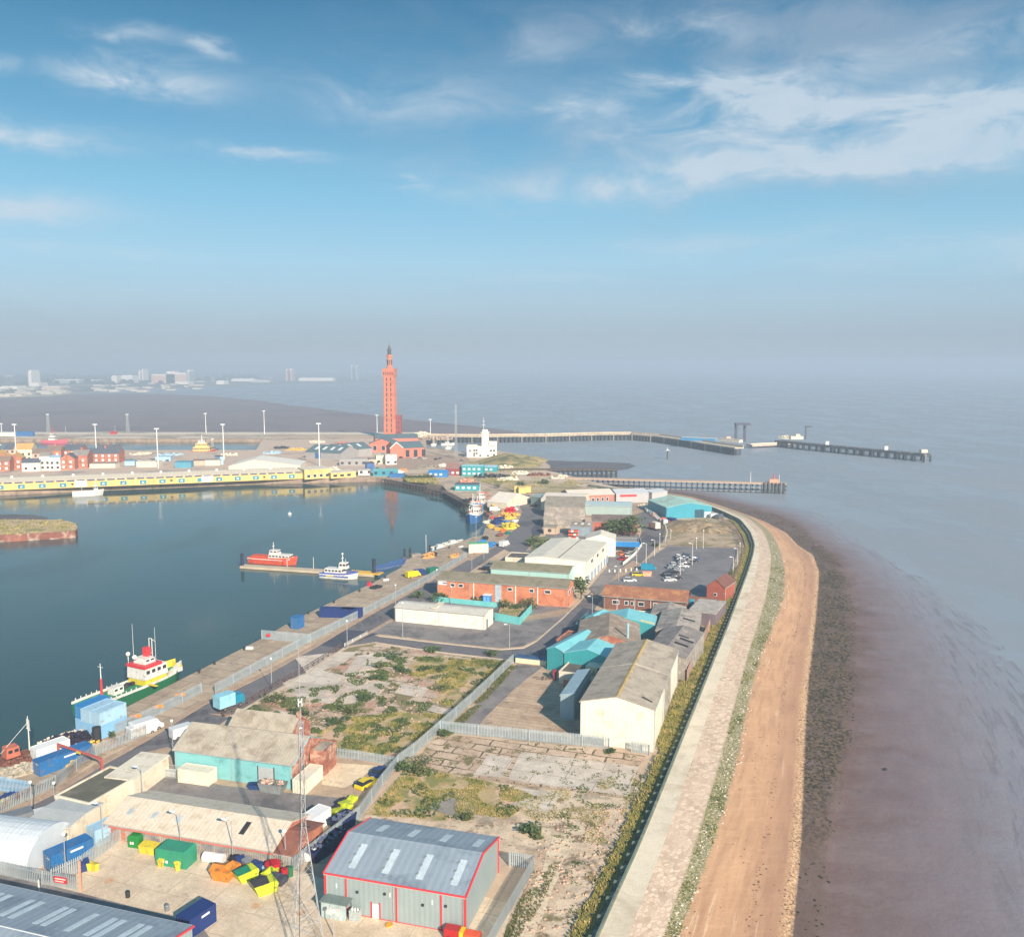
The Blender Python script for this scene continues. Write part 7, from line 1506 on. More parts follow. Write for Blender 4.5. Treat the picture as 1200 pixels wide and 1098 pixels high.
# dock tower
p = P(457.8, 513.2); p.z = 0
def dock_tower():
    t = T('dock_tower', 'very tall slender red brick dock tower with corbelled parapet and lantern spire', 'tower', p, R(-6))
    H = HT(p, 432); w0, w1 = 11.0, 9.8; m = mat('m_tower', S(208, 124, 92), .9, .10, .15, S(184, 98, 72), .4, .12, streak=.35)
    b = MB(); n = 10
    b.add([(-w0/2, -w0/2, 0), (w0/2, -w0/2, 0), (w0/2, w0/2, 0), (-w0/2, w0/2, 0), (-w1/2, -w1/2, H-9), (w1/2, -w1/2, H-9), (w1/2, w1/2, H-9), (-w1/2, w1/2, H-9)], [(0,1,5,4),(1,2,6,5),(2,3,7,6),(3,0,4,7),(4,5,6,7)])
    t.part('shaft', b, m)
    pil = MB()
    for s in range(4):
        M_ = Matrix.Rotation(s*math.pi/2, 3, 'Z')
        for u in (-.42, 0, .42):
            a0 = M_ @ Vector((u*w0, -w0/2, 0)); a1 = M_ @ Vector((u*w1, -w1/2, 0)); d = .55
            q = M_ @ Vector((d, 0, 0)); o = M_ @ Vector((0, -.22, 0))
            pil.add([a0-q+o, a0+q+o, a1+q+o+Vector((0, 0, H-9)), a1-q+o+Vector((0, 0, H-9)), a0-q-o, a0+q-o, a1+q-o+Vector((0, 0, H-9)), a1-q-o+Vector((0, 0, H-9))], [(0,1,2,3),(0,4,7,3),(1,5,6,2)])
    t.part('pilaster', pil, m)
    for k in range(11):
        z = 6+k*(H-18)/10; f = z/(H-9); w = w0+(w1-w0)*f
        for u in (-.21, .21): t.part('window', MB().box(u*w-.5, u*w+.5, -w/2-.06, -w/2+.2, z, z+3.4), m_dark)
    c = MB(); 
    for k, (dw, z0, z1) in enumerate([(.5, H-9, H-7.6), (1.1, H-7.6, H-6.4), (1.8, H-6.4, H-1.2), (2.2, H-1.2, H)]): w = w1+dw; c.box(-w/2, w/2, -w/2, w/2, z0, z1)
    t.part('parapet', c, m)
    for k in range(6):
        x = -4.6+k*1.85; t.part('arch', MB().box(x-.5, x+.5, -(w1+1.8)/2-.08, -(w1+1.8)/2+.1, H-6, H-3.2), mat('m_archd', S(120, 60, 50), .9))
    H2 = HT(p, 416); o = MB(); o.tube((0, 0, H), (0, 0, H2-2), 2.6, 2.35, 8); o.tube((0, 0, H2-2), (0, 0, H2), 3.1, 3.1, 8); o.tube((0, 0, H), (0, 0, H+2), 3.4, 3.0, 8)
    t.part('turret', o, m)
    for k in range(8):
        a = k*math.pi/4+math.pi/8; t.part('turret_window', MB().ob((math.cos(a)*2.35, math.sin(a)*2.35, H+6), (.5, .8, 5), a), m_dark)
    m_irn = mat('m_irn', S(66, 60, 64), .6, .1, .5); H3 = HT(p, 400.5)
    l = MB(); l.tube((0, 0, H2), (0, 0, H2+4.5), 1.9, 1.8, 8).tube((0, 0, H2+4.5), (0, 0, H2+5), 2.3, 2.3, 8).tube((0, 0, H2+5), (0, 0, H3-2.5), 1.7, .12, 8).tube((0, 0, H3-2.5), (0, 0, H3), .12, .05, 5)
    t.part('lantern', l, m_irn)
    return t
dock_tower()
p2 = P(467, 513); t = T('accumulator_tower', 'short dark red brick tower just right of the tall dock tower', 'tower', p2, R(-4)); H = HT(p2, 486.5); mm = mat('m_tower2', S(150, 74, 66), .9, .1, .2)
t.part('shaft', MB().box(-3, 3, -3, 3, 0, H-3), mm); t.part('parapet', MB().box(-3.4, 3.4, -3.4, 3.4, H-3, H), mm)
for k in range(3):
    for x in (-1.5, 1.0): t.part('window', MB().box(x-.3, x+.6, -3.06, -2.9, 4+k*5, 6.5+k*5), m_dark)
# white port office with tower
PO = building('port_office', 'cream white port control building with square tower and mast by the lock', 'building', P(547, 536), P(582, 536), 12, 8.2, None, 'x', mat('m_po', S(238, 230, 208), .7, .03, .3), m_cw, .1, parapet=.6)
for u, z in ((.08, 4.6), (.22, 4.8), (.30, 4.8), (.22, 2.4), (.30, 2.4), (.22, .8), (.78, 4.6), (.88, 4.6), (.88, 1.4), (.42, .8), (.68, .6)): window(PO, 'F', PO.w*u, z, 1.5, 1.3, m_dark)
hq = HT(P(566, 533), 505.5); tt = PO.part('tower', MB().box(PO.w*.50, PO.w*.73, 4, 9.5, 8.3, hq), MATS['m_po']); PO.part('tower_top', MB().box(PO.w*.46, PO.w*.77, 3.4, 10, hq+.0, hq+.5).box(PO.w*.52, PO.w*.70, 5, 8.5, hq+.5, hq+2.4), m_whw)
PO.part('wing', MB().box(PO.w*.74, PO.w*1.0, 3, 9, 8.85, 12), MATS['m_po']); hm_ = HT(P(566, 533), 488); PO.part('mast', MB().tube((PO.w*.56, 6, hq), (PO.w*.56, 6, hm_), .25, .12).tube((PO.w*.5, 6, hq+6), (PO.w*.62, 6, hq+6), .15).tube((PO.w*.52, 6, hq+9), (PO.w*.6, 6, hq+9), .15), m_white)
t = T('radio_mast', 'tall thin lattice radio mast left of the port control building', 'mast', P(534.5, 537.5), 0); lattice(t, HT(P(534.5, 537.5), 474), 1.8, .8, m_pole, 22, r=.12)
# lighting towers
def tower_lamp(label, x, y, top, lat=False, w=1.6):
    pz = P(x, y); h = HT(pz, top); t = T('lighting_mast', label, 'lighting mast', pz, 0, 'tall lighting masts around the docks')
    if lat: lattice(t, h, 2.6, 1.2, m_pole, 9, r=.18)
    else: t.part('pole', MB().tube((0, 0, 0), (0, 0, h), .42, .26, 8), m_lampw)
    t.part('head_frame', MB().box(-w, w, -.4, .4, h, h+.7), m_lampw)
for x, y, top, lat, l in [(19.5, 541, 498, 0, 'white lighting mast at the left edge behind the market'), (113.5, 540, 498, 0, 'white lighting mast above the long red terrace'), (185.5, 549, 503, 0, 'white lighting mast at the car park behind the market'), (262.5, 539, 498, 0, 'white lighting mast left of the wide white hall'), (374.5, 546, 497, 0, 'white lighting mast in front of the slate sheds'), (57, 507, 486, 1, 'lattice lighting mast on the far quay above the red ship'), (150, 507, 486, 1, 'lattice lighting mast on the far quay in the middle'), (241.5, 508, 485, 0, 'slim lighting mast on the far quay above the yellow ship'), (310, 509, 482, 0, 'slim lighting mast at the end of the far quay'), (442, 506.5, 487, 0, 'slim mast just left of the dock tower'), (504.5, 510, 492, 0, 'slim mast at the root of the breakwater'), (2, 508, 497, 0, 'lighting mast at the left edge of the far quay'), (0, 545, 522, 0, 'short pale mast at the left edge behind the houses')]:
    tower_lamp(l, x, y, top, lat)
for x, y, top, l in [(77, 507, 500, 'tiny lamp on the far quay right of the red ship'), (84, 529, 520, 'thin post on the town quay left'), (97, 529, 522, 'thin post on the town quay middle'), (134, 529, 520, 'thin post on the town quay right'), (135, 507, 500, 'tiny lamp on the far quay by the red container')]: lamp(l, x, y, top, 0, 'small lamps on the far quays', m_white, r=.15)
container('blue container far away on the far quay at the left', P(20, 511), R(0), m_cblue, 17, h=4.5, wd=4); container('tiny red container on the far quay in the middle', P(130, 509), R(0), PT['red'], 6, h=3, wd=3); building('far_shed', 'long low white shed on the far quay at the left edge', 'shed', P(-40, 511), P(17, 511), 12, 3.2, None, 'x', m_whw, m_whw, .2)
# far ships
p = P(50, 519, -3); t = T('harbour_ship', 'pink red hulled ship with white bridge moored at the far quay', 'ship', p, 0); q = P(79, 519, -3); LL = (q-p).length; hull(t, LL, 8, 1.9, 1.4, mat('m_pinkhull', S(222, 100, 116), .5), m_dkgr, -1, .35, .8, .6)
cabin(t, LL*.28, LL*.55, 5, 2.6, 6.0, m_hw, True, 'superstructure', .4); cabin(t, LL*.34, LL*.5, 4, 6.02, 9, m_hw, True, 'wheelhouse', .4); t.part('mast', MB().tube((LL*.42, 0, 9), (LL*.42, 0, 16), .5, .15), m_red)
p = P(219, 535, -3)+Vector((0, 10, 0)); t = T('harbour_ship', 'yellow and white stubby ship with red hull by the town quay', 'ship', p, R(4)); hull(t, 20, 8, 3.0, 1.5, mat('m_rh', S(170, 60, 60), .5), m_dkgr, -1, .35, .9, .6); cabin(t, 2, 16, 6.5, 3, 7, m_ty, True, 'superstructure', .5); cabin(t, 4, 14, 5.5, 7.02, 10, m_ty, True, 'bridge', .5); cabin(t, 6, 12, 4, 10.02, 12.5, m_hw, True, 'wheelhouse', .5); t.part('mast', MB().tube((9, 0, 12.5), (9, 0, 17), .5, .2), m_hw)
p = P(241, 531, -3)+Vector((0, 6, 0)); t = T('tug', 'small dark tug with two white lamps right of the yellow ship', 'boat', p, 0); hull(t, 9, 4.5, 2, 1, m_dark, m_dkgr, -.8, .35, .9, .5); cabin(t, 2, 6, 3, 2, 5.5, m_dkgr, True, 'cabin', .3); t.part('mast', MB().tube((4, -1.6, 5.5), (4, -1.6, 11), .15).tube((4, 1.6, 5.5), (4, 1.6, 11), .15).ball((4, -1.6, 11.2), .7, 6, 4).ball((4, 1.6, 11.2), .7, 6, 4), m_white)
p = P(86, 581.5, -3); q = P(123, 579.5, -3); v = q-p; t = T('white_workboat', 'white boat with aft wheelhouse moored below the yellow market hall', 'boat', p+Vector((0, -1, 0)), math.atan2(v.y, v.x)); LL = v.length; hull(t, LL, 5, 2.0, .9, m_hw, m_dkgr, -.8, .35, .8, .6); cabin(t, LL*.68, LL*.82, 3, 2.0, 6.2, m_hw, True, 'wheelhouse', .2); t.part('mast', MB().tube((LL*.3, 0, 2), (LL*.3, 0, 7), .12).tube((LL*.75, 0, 6), (LL*.75, 0, 10), .12), m_white)
t = T('white_buoy', 'small white buoy floating alone in the dock', 'buoy', P(339.5, 603, -3), 0); t.part('float', MB().ball((0, 0, .2), 1.0, 8, 6), m_hw, smooth=True); t.part('staff', MB().tube((0, 0, .8), (0, 0, 1.8), .08), m_hw)
for i, (x0, x1, y) in enumerate([(517, 533, 521.5), (505, 512, 522), (522, 530, 533)]):
    p = P(x0, y, -4.6); q = P(x1, y, -4.6); t = T('yacht', ['white yacht moored in the lock pit beside the tower quay', 'smaller white yacht left in the lock pit', 'white boat laid up on the square by the lock'][i], 'boat', (p.x, p.y, -4.6 if i < 2 else .6), 0, None); LL = (q-p).length; hull(t, LL, 4, 1.8, .6, m_hw, m_dkgr, -.6, .4, .8, .0); cabin(t, LL*.3, LL*.6, 2.6, 1.8, 3.4, m_hw, True, 'cabin', .3); t.part('mast', MB().tube((LL*.45, 0, 3), (LL*.45, 0, 9), .1), m_white)
heap('cream huts and sheds at the root of the breakwater', 494, 512, 8, 4, 5, m_cw, 20, 3, 'hut_group', 'hut', 0); heap('rubble and rocks at the root of the breakwater', 512, 515, 16, 8, 3, mat('m_rk', S(176, 156, 134), .9, .3, .4), 50, 2.5, 'rock_heap', 'rocks', 0)
# laid up cars / boats on the square
for i, (x, y, c) in enumerate([(486, 537.5, 'white'), (492, 537.5, 'silver'), (498, 537.8, 'white'), (511, 539, 'black'), (516, 538, 'grey'), (470, 537, 'black'), (545, 536, 'silver'), (541, 541, 'grey'), (539, 543, 'white')]):
    car(c, f'{c} car parked {["nearest the long pink brick hall","second along the pink brick hall","at the end of the pink brick hall","below the radio mast on the square","right of the black car on the square","hard against the brick hall door","left of the port control building","on the ramp before the port control building","lowest on the ramp before the port control building"][i]}', P(x, y), R(70), 'cars on the square')
# houses by the dock end
m_teal = mat('m_tealh', S(40, 152, 160), .6, .08, .3)
for x0, x1, yb, e, r, d, w_, rf, ax, lab in [(522, 540, 557, 4.5, 7.5, 12, mat('m_rbh', S(150, 74, 66), .9), mat('m_rbr', S(150, 112, 100), .85), 'x', 'dark red brick house by the teal offices'), (541, 566, 558, 6.5, 7.2, 8, m_teal, mat('m_lt', S(150, 196, 196), .6), 'x', 'two storey teal office by the dock end'), (567, 582, 553, 3.4, 4.2, 7, m_teal, m_clb, 'x', 'single storey teal wing right of the two storey office'), (502, 524, 559, 3.2, 4.2, 7, m_cblu2, m_blu, 'x', 'low blue sheds left of the dark red house'), (533, 561, 575, 3.4, None, 9, m_teal, rs, 'x', 'teal cabin with flat roof on the timber wharf')]:
    t = building('dock_building', lab, 'building', P(x0, yb), P(x1, yb+.3), d, e, r, ax, w_, rf, .2)
    for k in range(int(t.w/3.2)):
        for z in ((1.1, 4.0) if e > 6 else (1.1,)): t.part('window', face(t, 'F', .8+k*3.2, z, 1.7, 1.3, .1), m_frame)
heap('dark logs and rails on the ground behind the teal cabin', 577, 560, 12, 4, 2, m_dark, 24, 2.4, 'timber', 'timber', 0); bush('round bush between the teal cabin and the marquee', (584, 572), 3.2, 5, m_leaf, 260); bush('small bush beside the dock end track', (557, 569), 2.2, 2.8, m_leaf2, 160)
for i, x in enumerate([478, 486, 495, 503]): bush(['leftmost bush on the dock end bank', 'second bush on the dock end bank', 'third bush on the dock end bank', 'bush touching the blue sheds on the bank'][i], (x, 561-i*.3), 4.5, 2.4, m_leaf2 if i % 2 else m_leaf, 160, leaf=.6)
for i, (x, y) in enumerate([(612, 578), (618, 577), (607, 577)]): solo('cream_cabin', ['cream cabin behind the red car, middle of three', 'cream cabin behind the red car, right of three', 'cream cabin behind the red car, left of three'][i], 'cabin', MB().box(-2, 2, -1.5, 1.5, 0, 3.4).box(-2.2, 2.2, -1.7, 1.7, 3.4, 3.6), m_ty, P(x, y), group='cream cabins behind the red car')
for i, (x, y, c) in enumerate([(797, 654.5, 'black'), (802, 655.5, 'blue'), (798, 657.5, 'grey'), (811, 658.5, 'black'), (788, 666.5, 'silver'), (791, 663.5, 'white'), (783, 675.5, 'black')]):
    car(c, f'{c} car in the car park, {["far left of the dark cluster","inside the dark cluster, left half","front left of the dark cluster","front right of the dark cluster","left of the middle cars","further left behind the middle cars","left of the near black car"][i]}', P(x, y), R(5+i), 'cars in the car park row')
# ---- breakwater pier with piled face
m_conc = mat('m_pconc', S(206, 186, 158), .85, .08, .1, S(180, 160, 134), .4, .1)
bw = [(497, 510.5), (560, 511), (640, 510.2), (700, 508.5), (740, 508.2), (770, 510.5), (800, 514.5), (835, 520), (866, 524.5)]
t = T('breakwater', 'long curved breakwater pier with pale deck on dark piles', 'pier', (0, 0, 0)); pts = [P(x, y, 1.5) for x, y in bw]; dk = MB(); par = MB()
for a, b in zip(pts, pts[1:]):
    v = b-a; an = math.atan2(v.y, v.x); dk.ob(((a+b)/2)+Vector((0, 0, -.4)), (v.length+1, 9, 1.0), an); par.ob((a+b)/2+Vector((-v.y, v.x, 0)).normalized()*4+Vector((0, 0, .9)), (v.length+1, .6, 1.4), an)
t.part('deck', dk, m_conc); t.part('parapet', par, m_conc); pm = MB().tube((0, 0, -8), (0, 0, .9), .75, n=6).mesh('pile', m_pile); pm2 = MB().tube((0, 0, -8), (0, 0, 1.0), .75, n=6).mesh('pile', mat('m_pilel', S(150, 140, 124), .9, .2, .5))
tot = sum((b-a).length for a, b in zip(pts, pts[1:])); k = 0; step_ = tot/95
acc = 0
for a, b in zip(pts, pts[1:]):
    v = b-a; Ls = v.length; d = v/Ls; nn = Vector((-d.y, d.x, 0))
    while k*step_ < acc+Ls and k < 96:
        q = a+d*(k*step_-acc)-nn*4.3; o = bpy.data.objects.new('pile', pm if k % 6 else pm2); COL.objects.link(o); o.parent = t.o; o.location = (q.x, q.y, 0); k += 1
    acc += Ls
back = MB()
for a, b in zip(pts, pts[1:]): v = b-a; back.ob((a+b)/2+Vector((0, 0, -4.4)), (v.length, 5, 7), math.atan2(v.y, v.x))
t.part('core', back, mat('m_core', S(70, 78, 84), .9, .3, .2))
building('pier_shed', 'blue roofed low shed on the breakwater deck', 'shed', P(798, 516, 1.6), P(838, 518, 1.6), 5, 3.0, None, 'x', mat('m_bsh', S(70, 150, 200), .6), m_cw, .1, z0=1.6)
building('pier_shed', 'cream hut at the seaward end of the breakwater', 'hut', P(840, 517, 1.6), P(866, 519, 1.6), 6, 2.4, None, 'x', m_cw, m_conc, .1, z0=1.6)
# ro-ro gantry
def gantry(label, x, y, top, w_=10, two=True):
    p = P(x, y, 1); h = HT(p, top); t = T('berth_gantry', label, 'gantry', p, 0); g = mat('m_gan', S(76, 80, 92), .7, .1, .5)
    if two:
        for xx in (0, w_):
            for yy in (0, 5): t.part('leg', MB().box(xx-.6, xx+.6, yy-.6, yy+.6, 0, h), g)
        t.part('beam', MB().box(-1, w_+4.5, -1, 6, h, h+1.8), g)
    else:
        t.part('leg', MB().box(-.6, .6, -.6, .6, 0, h), g); t.part('beam', MB().box(-1, 5.5, -.8, .8, h, h+1.5), g)
    t.part('machinery', MB().box(-14, -2, 0, 5, 0, 3).box(-9, -5, 1, 4, 3.01, 5), m_cw if not two else PNK); return t
gantry('dark steel ramp gantry with two legs at the breakwater end', 863, 518, 498.5, 8); gantry('smaller dark single post gantry where the outer jetty starts', 944, 515, 501, 6, False)
a, b = P(878, 520, -1), P(930, 517.5, -1); t = T('link_span', 'flat pinkish linkspan ramp between breakwater and outer jetty', 'ramp', (a.x, a.y, 0)); v = b-a; t.part('deck', MB().ob(v/2+Vector((0, 0, -2.4)), (v.length, 9, 2.0), math.atan2(v.y, v.x)), PNK); t.part('rail', MB().ob(v/2+Vector((0, -4.5, -.9)), (v.length, .4, .9), math.atan2(v.y, v.x)), m_cw)
a, b = P(868, 517.5, -1), P(882, 521, -1); 
t = T('outer_jetty', 'outer jetty on tall dark piles running out to sea on the right', 'jetty', P(912, 516, 0)); pier(t, P(912, 516, 1), P(945, 519.5, 1), 9, 1.2, 1.4, m_timb, m_pile, 7, 2, -8, .9, 20)
pier(t, P(945, 519.5, 1), P(1087, 532.5, 1), 9, 1.2, 1.4, m_pile, m_pile, 7.6, 2, -8, .9, 70); 
for f in range(0, 9): q = P(960+f*15, 520.9+f*1.38, 1)-t.o.location; t.part('fender', MB().box(q.x-1.3, q.x+1.3, q.y-5.6, q.y-4.9, -7, 1.4), mat('m_fend', S(132, 128, 120), .8, .2, .3))
t.part('end_cabin', MB().ob(P(1082, 531.5, 1)-t.o.location+Vector((0, 0, 2)), (5, 4, 2.6), 0), m_cw); t.part('bollard', MB().ob(P(969, 521.5, 1)-t.o.location+Vector((0, 0, 1.8)), (3, 2, 3), 0), m_frame); t.part('bollard', MB().ob(P(1038, 527.5, 1)-t.o.location+Vector((0, 0, 1.8)), (3, 2, 3), 0), m_frame)
heap('pile of gear around the start of the outer jetty', 925, 514, 12, 5, 3, m_cw, 16, 2.5, 'gear_heap', 'gear', 0)
# inner piers
t = T('long_pier', 'long straight pier with sandy deck and lattice of dark piles', 'pier', P(664, 562, 0)); a, b = P(664, 559.5, 1), P(921, 566.2, 1)
Lp, d, nn, an = pier(t, a, b, 6, 1.1, .8, mat('m_sdeck', S(190, 164, 140), .85, .1, .2), m_pile, 2.35*1.35, 1, -6.5, .35, 96, False)
o = t.o.location; c = (a+b)/2-o
rails = MB()
for zz in (-1.6, -3.9): q = c-nn*3.0; rails.ob((q.x, q.y, zz), (Lp, .5, .5), an)
t.part('waling', rails, mat('m_wal', S(150, 152, 150), .8, .1, .2)); fp = MB().box(-.25, .25, -.2, .2, -5.6, .4).mesh('fender_post', m_pile)
for k in range(42): q = a-o+d*(Lp*(k+.5)/42)-nn*3.2; ob = bpy.data.objects.new('fender_post', fp); COL.objects.link(ob); ob.parent = t.o; ob.location = (q.x, q.y, 0)
for k in range(6): q = b-o-d*(1.5+k*2.2)-nn*3.3; t.part('dolphin', MB().box(q.x-.55, q.x+.55, q.y-.6, q.y+.6, -6, 1.4), m_pile)
m_wk = m_white
for f, h_ in ((.845, 6.5), (.97, 5)): q = a-o+d*Lp*f; t.part('lamp_post', MB().tube((q.x, q.y, 1), (q.x, q.y, 1+h_), .2, .12), m_wk)
q = b-o-d*7; t.part('cabin', MB().ob((q.x, q.y, 2.2), (5, 3, 2.2), an), mat('m_pinkp', S(226, 160, 130), .6)); t.part('beacon', MB().tube((q.x, q.y, 3.3), (q.x, q.y, 6.8), .6, .15), m_red)
t = T('timber_pier', 'old timber pier with heavy dark piles ending near the mud bank', 'pier', P(582, 551, 0)); pier(t, P(582, 549.5, 1), P(722, 549.0, 1), 5, .9, .8, m_timb, m_pile, 3.2, 2, -6.5, .5, 80)
t = T('channel_marker', 'small channel marker post standing in the water off the breakwater', 'marker', P(782, 538, -5)); t.part('post', MB().tube((0, 0, 0), (0, 0, 7), .5), m_pile); t.part('platform', MB().box(-1.6, 1.6, -1.6, 1.6, 7, 7.4), m_white); t.part('lamp', MB().tube((0, 0, 7.4), (0, 0, 9.5), .4, .2), m_white)
# stranded dark buoy on the mud
heap('dark wreck lump lying on the mud right of the weed line', 1037, 903, .55, .4, .5, m_dark, 4, .3, 'debris_lump', 'debris'); bpy.data.objects['debris_lump'].location = P(1037, 903, -4.45)
# ---- far shore: woods, tower, blocks
from mathutils import noise as mn
def far(label, x, y, w, top, m, name='far_building', cat='building', D=40, group='buildings on the far shore', extra=None):
    p = P(x, y, -4); t = T(name, label, cat, p, 0, group); h = HT(p, top); W_ = w*p.y/FPX*1.0
    t.part('wall', MB().box(-W_/2, W_/2, 0, D, 0, h), m); t.part('roof', MB().box(-W_*.46, W_*.46, 4, D-4, h, h+h*.12+1), m_wfar); return t
m_wfar = mat('m_wfar', S(238, 232, 222), .7, .05, .02); m_pfar = mat('m_pfar', S(214, 178, 158), .8, .1, .02); m_gfar = mat('m_gfar', S(170, 176, 178), .7, .1, .02)
fb = [(35.5, 452.5, 3.6, 436, m_wfar, 'tall white tower on the far shore at the left'), (40, 453, 12, 449.5, m_wfar, 'low shed at the foot of the tall white far tower'), (134, 449, 6, 441.5, m_wfar, 'first white block in the middle of the far shore'), (149, 449, 13, 441, m_wfar, 'second wider white block in the middle of the far shore'), (163.5, 448, 1.6, 435.5, m_wfar, 'left of two thin white far chimneys'), (167.3, 448, 1.6, 434.5, m_wfar, 'right of two thin white far chimneys'),
      (187, 449, 19, 440, m_pfar, 'pinkish left block of the large far mill'), (207, 449, 24, 438.5, m_pfar, 'pinkish right block of the large far mill'), (200, 449, 10, 437, m_wfar, 'pale top block of the large far mill'), (221, 449, 3, 435.5, m_gfar, 'grey slim silo at the right of the far mill'), (213, 450.5, 16, 448, m_wfar, 'white sheds before the far mill'), (78, 449.5, 30, 445.5, m_gfar, 'long pale works building between far tower and blocks'), (108, 449.5, 14, 446, m_gfar, 'shorter pale works building between far tower and blocks'),
      (258, 450.5, 9, 447, m_wfar, 'small white works right of the far mill'), (284, 447, 26, 444.5, m_wfar, 'long faint white works far along the shore'), (305, 448.5, 22, 446.5, m_gfar, 'faint grey works below the long faint white one'), (336, 446.5, 1.6, 434, m_pfar, 'faint pinkish chimney pair, left one'), (341, 446.5, 1.6, 434, m_pfar, 'faint pinkish chimney pair, right one'), (370, 446.5, 40, 443.5, m_wfar, 'very faint long white shed at the hazy end of the shore'), (412, 445, 1.2, 430, m_gfar, 'left of two very faint far chimneys'), (418, 445, 1.2, 430, m_gfar, 'right of two very faint far chimneys'), (10, 456, 20, 453.5, m_wfar, 'low pale roofs at the left edge of the far shore'), (60, 455.5, 22, 453.5, m_pfar, 'low pinkish roofs right of the far tower'), (12, 443, 26, 440.5, m_gfar, 'faint far sheds above the left roofs')]
for x, y, w, top, m, l in fb: far(l, x, y, w, top, m, D=60)
def farwood(pts, n, h, s, nm='woods'):
    b = MB(); pl = [P(x, y, -4) for x, y in pts]; x0, x1 = min(p.x for p in pl), max(p.x for p in pl); y0, y1 = min(p.y for p in pl), max(p.y for p in pl); k = 0
    while k < n:
        x, y = random.uniform(x0, x1), random.uniform(y0, y1)
        if not inpoly(x, y, pl) or mn.noise(Vector((x*.003, y*.002, 1))) < -.1: k += .05; continue
        k += 1; b.ball((x, y, -4+h*.3), h*random.uniform(.7, 1.3), 6, 4, random.uniform(.5, 1.0))
    solo(nm, 'dark band of distant woods on the far shore', None, b, mat('m_fwood', S(64, 82, 66), .95, .2, .01), kind='stuff')
farwood([(-100, 454), (40, 452), (180, 449.5), (300, 445), (300, 440), (-100, 440)], 700, 14, 1)
m_scatter = MB()
for k in range(90):
    x = random.uniform(-20, 320); y = 462-(x*.035)+random.uniform(-6, 3)-(8 if x > 240 else 0); p = P(x, y, -4); w = random.uniform(8, 40); m_scatter.ob((p.x, p.y, -2), (w, 20, random.uniform(4, 7)), 0)
solo('far_town', 'scatter of pale distant roofs along the far shore', None, m_scatter, mat('m_sfar', S(196, 186, 170), .8, .2, .01), kind='stuff')
# ================================================================== loose vegetation
gp = [([(486,770),(520,770),(592,775),(551,817),(535,830),(505,822),(522,806),(500,795),(478,792)], 2600, .5), ([(400,842),(470,835),(530,838),(514,856),(484,885),(440,883),(385,878),(372,862)], 3000, .5), ([(482,895),(530,908),(600,922),(630,935),(595,960),(560,955),(540,962),(470,958),(430,955)], 3000, .45)]
for l, n, h in gp: grass('dry yellow green grass over the waste plot', l, n, h, m_grass, .22, .02, w=.26)
gp2 = [([(300,840),(340,830),(372,842),(330,852)], 300), ([(405,790),(440,786),(470,806),(440,822),(400,812)], 260), ([(320,812),(380,800),(470,820),(540,830),(470,838),(330,830)], 900), ([(430,765),(480,766),(470,790),(450,800),(430,790)], 420), ([(360,855),(470,830),(510,850),(470,890),(385,884)], 900), ([(500,770),(596,777),(575,798),(560,790),(500,782)], 500)]
for l, n in gp2: grass('dark green weeds between the broken slabs', l, n, .55, m_leaf, .35, .12, w=.3)
for l in ([(486,770),(520,770),(592,775),(551,817),(535,830),(505,822),(478,792)], [(400,842),(470,835),(530,838),(514,856),(484,885),(440,883),(385,878)], [(482,895),(530,908),(600,922),(630,935),(595,960),(540,962),(430,955)]): grass('dark green weed clumps in the dry grass', l, 320, .7, m_leaf, .22, .22, w=.3)
grass('brown and green weeds on the dirt ground', [(600,940),(740,905),(760,910),(715,1005),(680,1100),(640,1098),(660,990)], 500, .4, m_leaf, .3, .22, w=.25)
grass('sparse weeds on the second waste plot', [(516,860),(680,876),(756,886),(735,935),(590,917),(485,893)], 420, .4, m_leaf2, .5, .2, w=.25)
grass('weeds and dry grass along the fence foot', [(516,862),(551,830),(598,780),(606,781),(558,834),(530,862)], 500, .7, m_leaf2, .3, -.3)
grass('dry weeds on the dirt ground', [(600,940),(760,900),(775,905),(735,1005),(690,1100),(660,1098),(700,990),(640,980)], 1500, .4, m_grass, .2, .1)
grass('weedy edge right of the path fence', [(628,1015),(640,1000),(660,1005),(630,1070),(600,1110),(590,1098)], 400, .5, m_leaf2, .3, -.1)
vg = [offset(i, 0, 2.0, 0) for i in range(0, len(FS)-60, 2)]; vi = [offset(i, 0, 3.2+(2.8 if 20 < i < 70 else .8), 0) for i in range(0, len(FS)-60, 2)]
grass('long yellow green grass along the foot of the sea wall', None, 6500, .55, m_grass, .25, -.35, pts=vg+vi[::-1], zb=.35, w=.3)
db = MB()
for _ in range(1500):
    i = random.randrange(0, len(FS)-61); f = random.choice((random.random(), random.uniform(.55, .62), random.uniform(.88, 1.0))); q = FS[i][3].lerp(FS[i][4], f).lerp(FS[i+1][3].lerp(FS[i+1][4], f), random.random()); s = random.uniform(.03, .10)
    db.ob(q+Vector((0, 0, s*.4)), (s*2.5, s*1.6, s), random.uniform(0, 3), .2)
solo('rubble', 'small dark driftwood and stones scattered over the sand', None, db, mat('m_drift', S(116, 92, 74), .9, .4, 1.5), kind='stuff')
def bnd(k0, k1, a, b, f0, f1): 
    l = [FS[i][k0].lerp(FS[i][k1], f0) for i in range(a, b, 2)]; r_ = [FS[i][k0].lerp(FS[i][k1], f1) for i in range(a, b, 2)]; return l+r_[::-1]
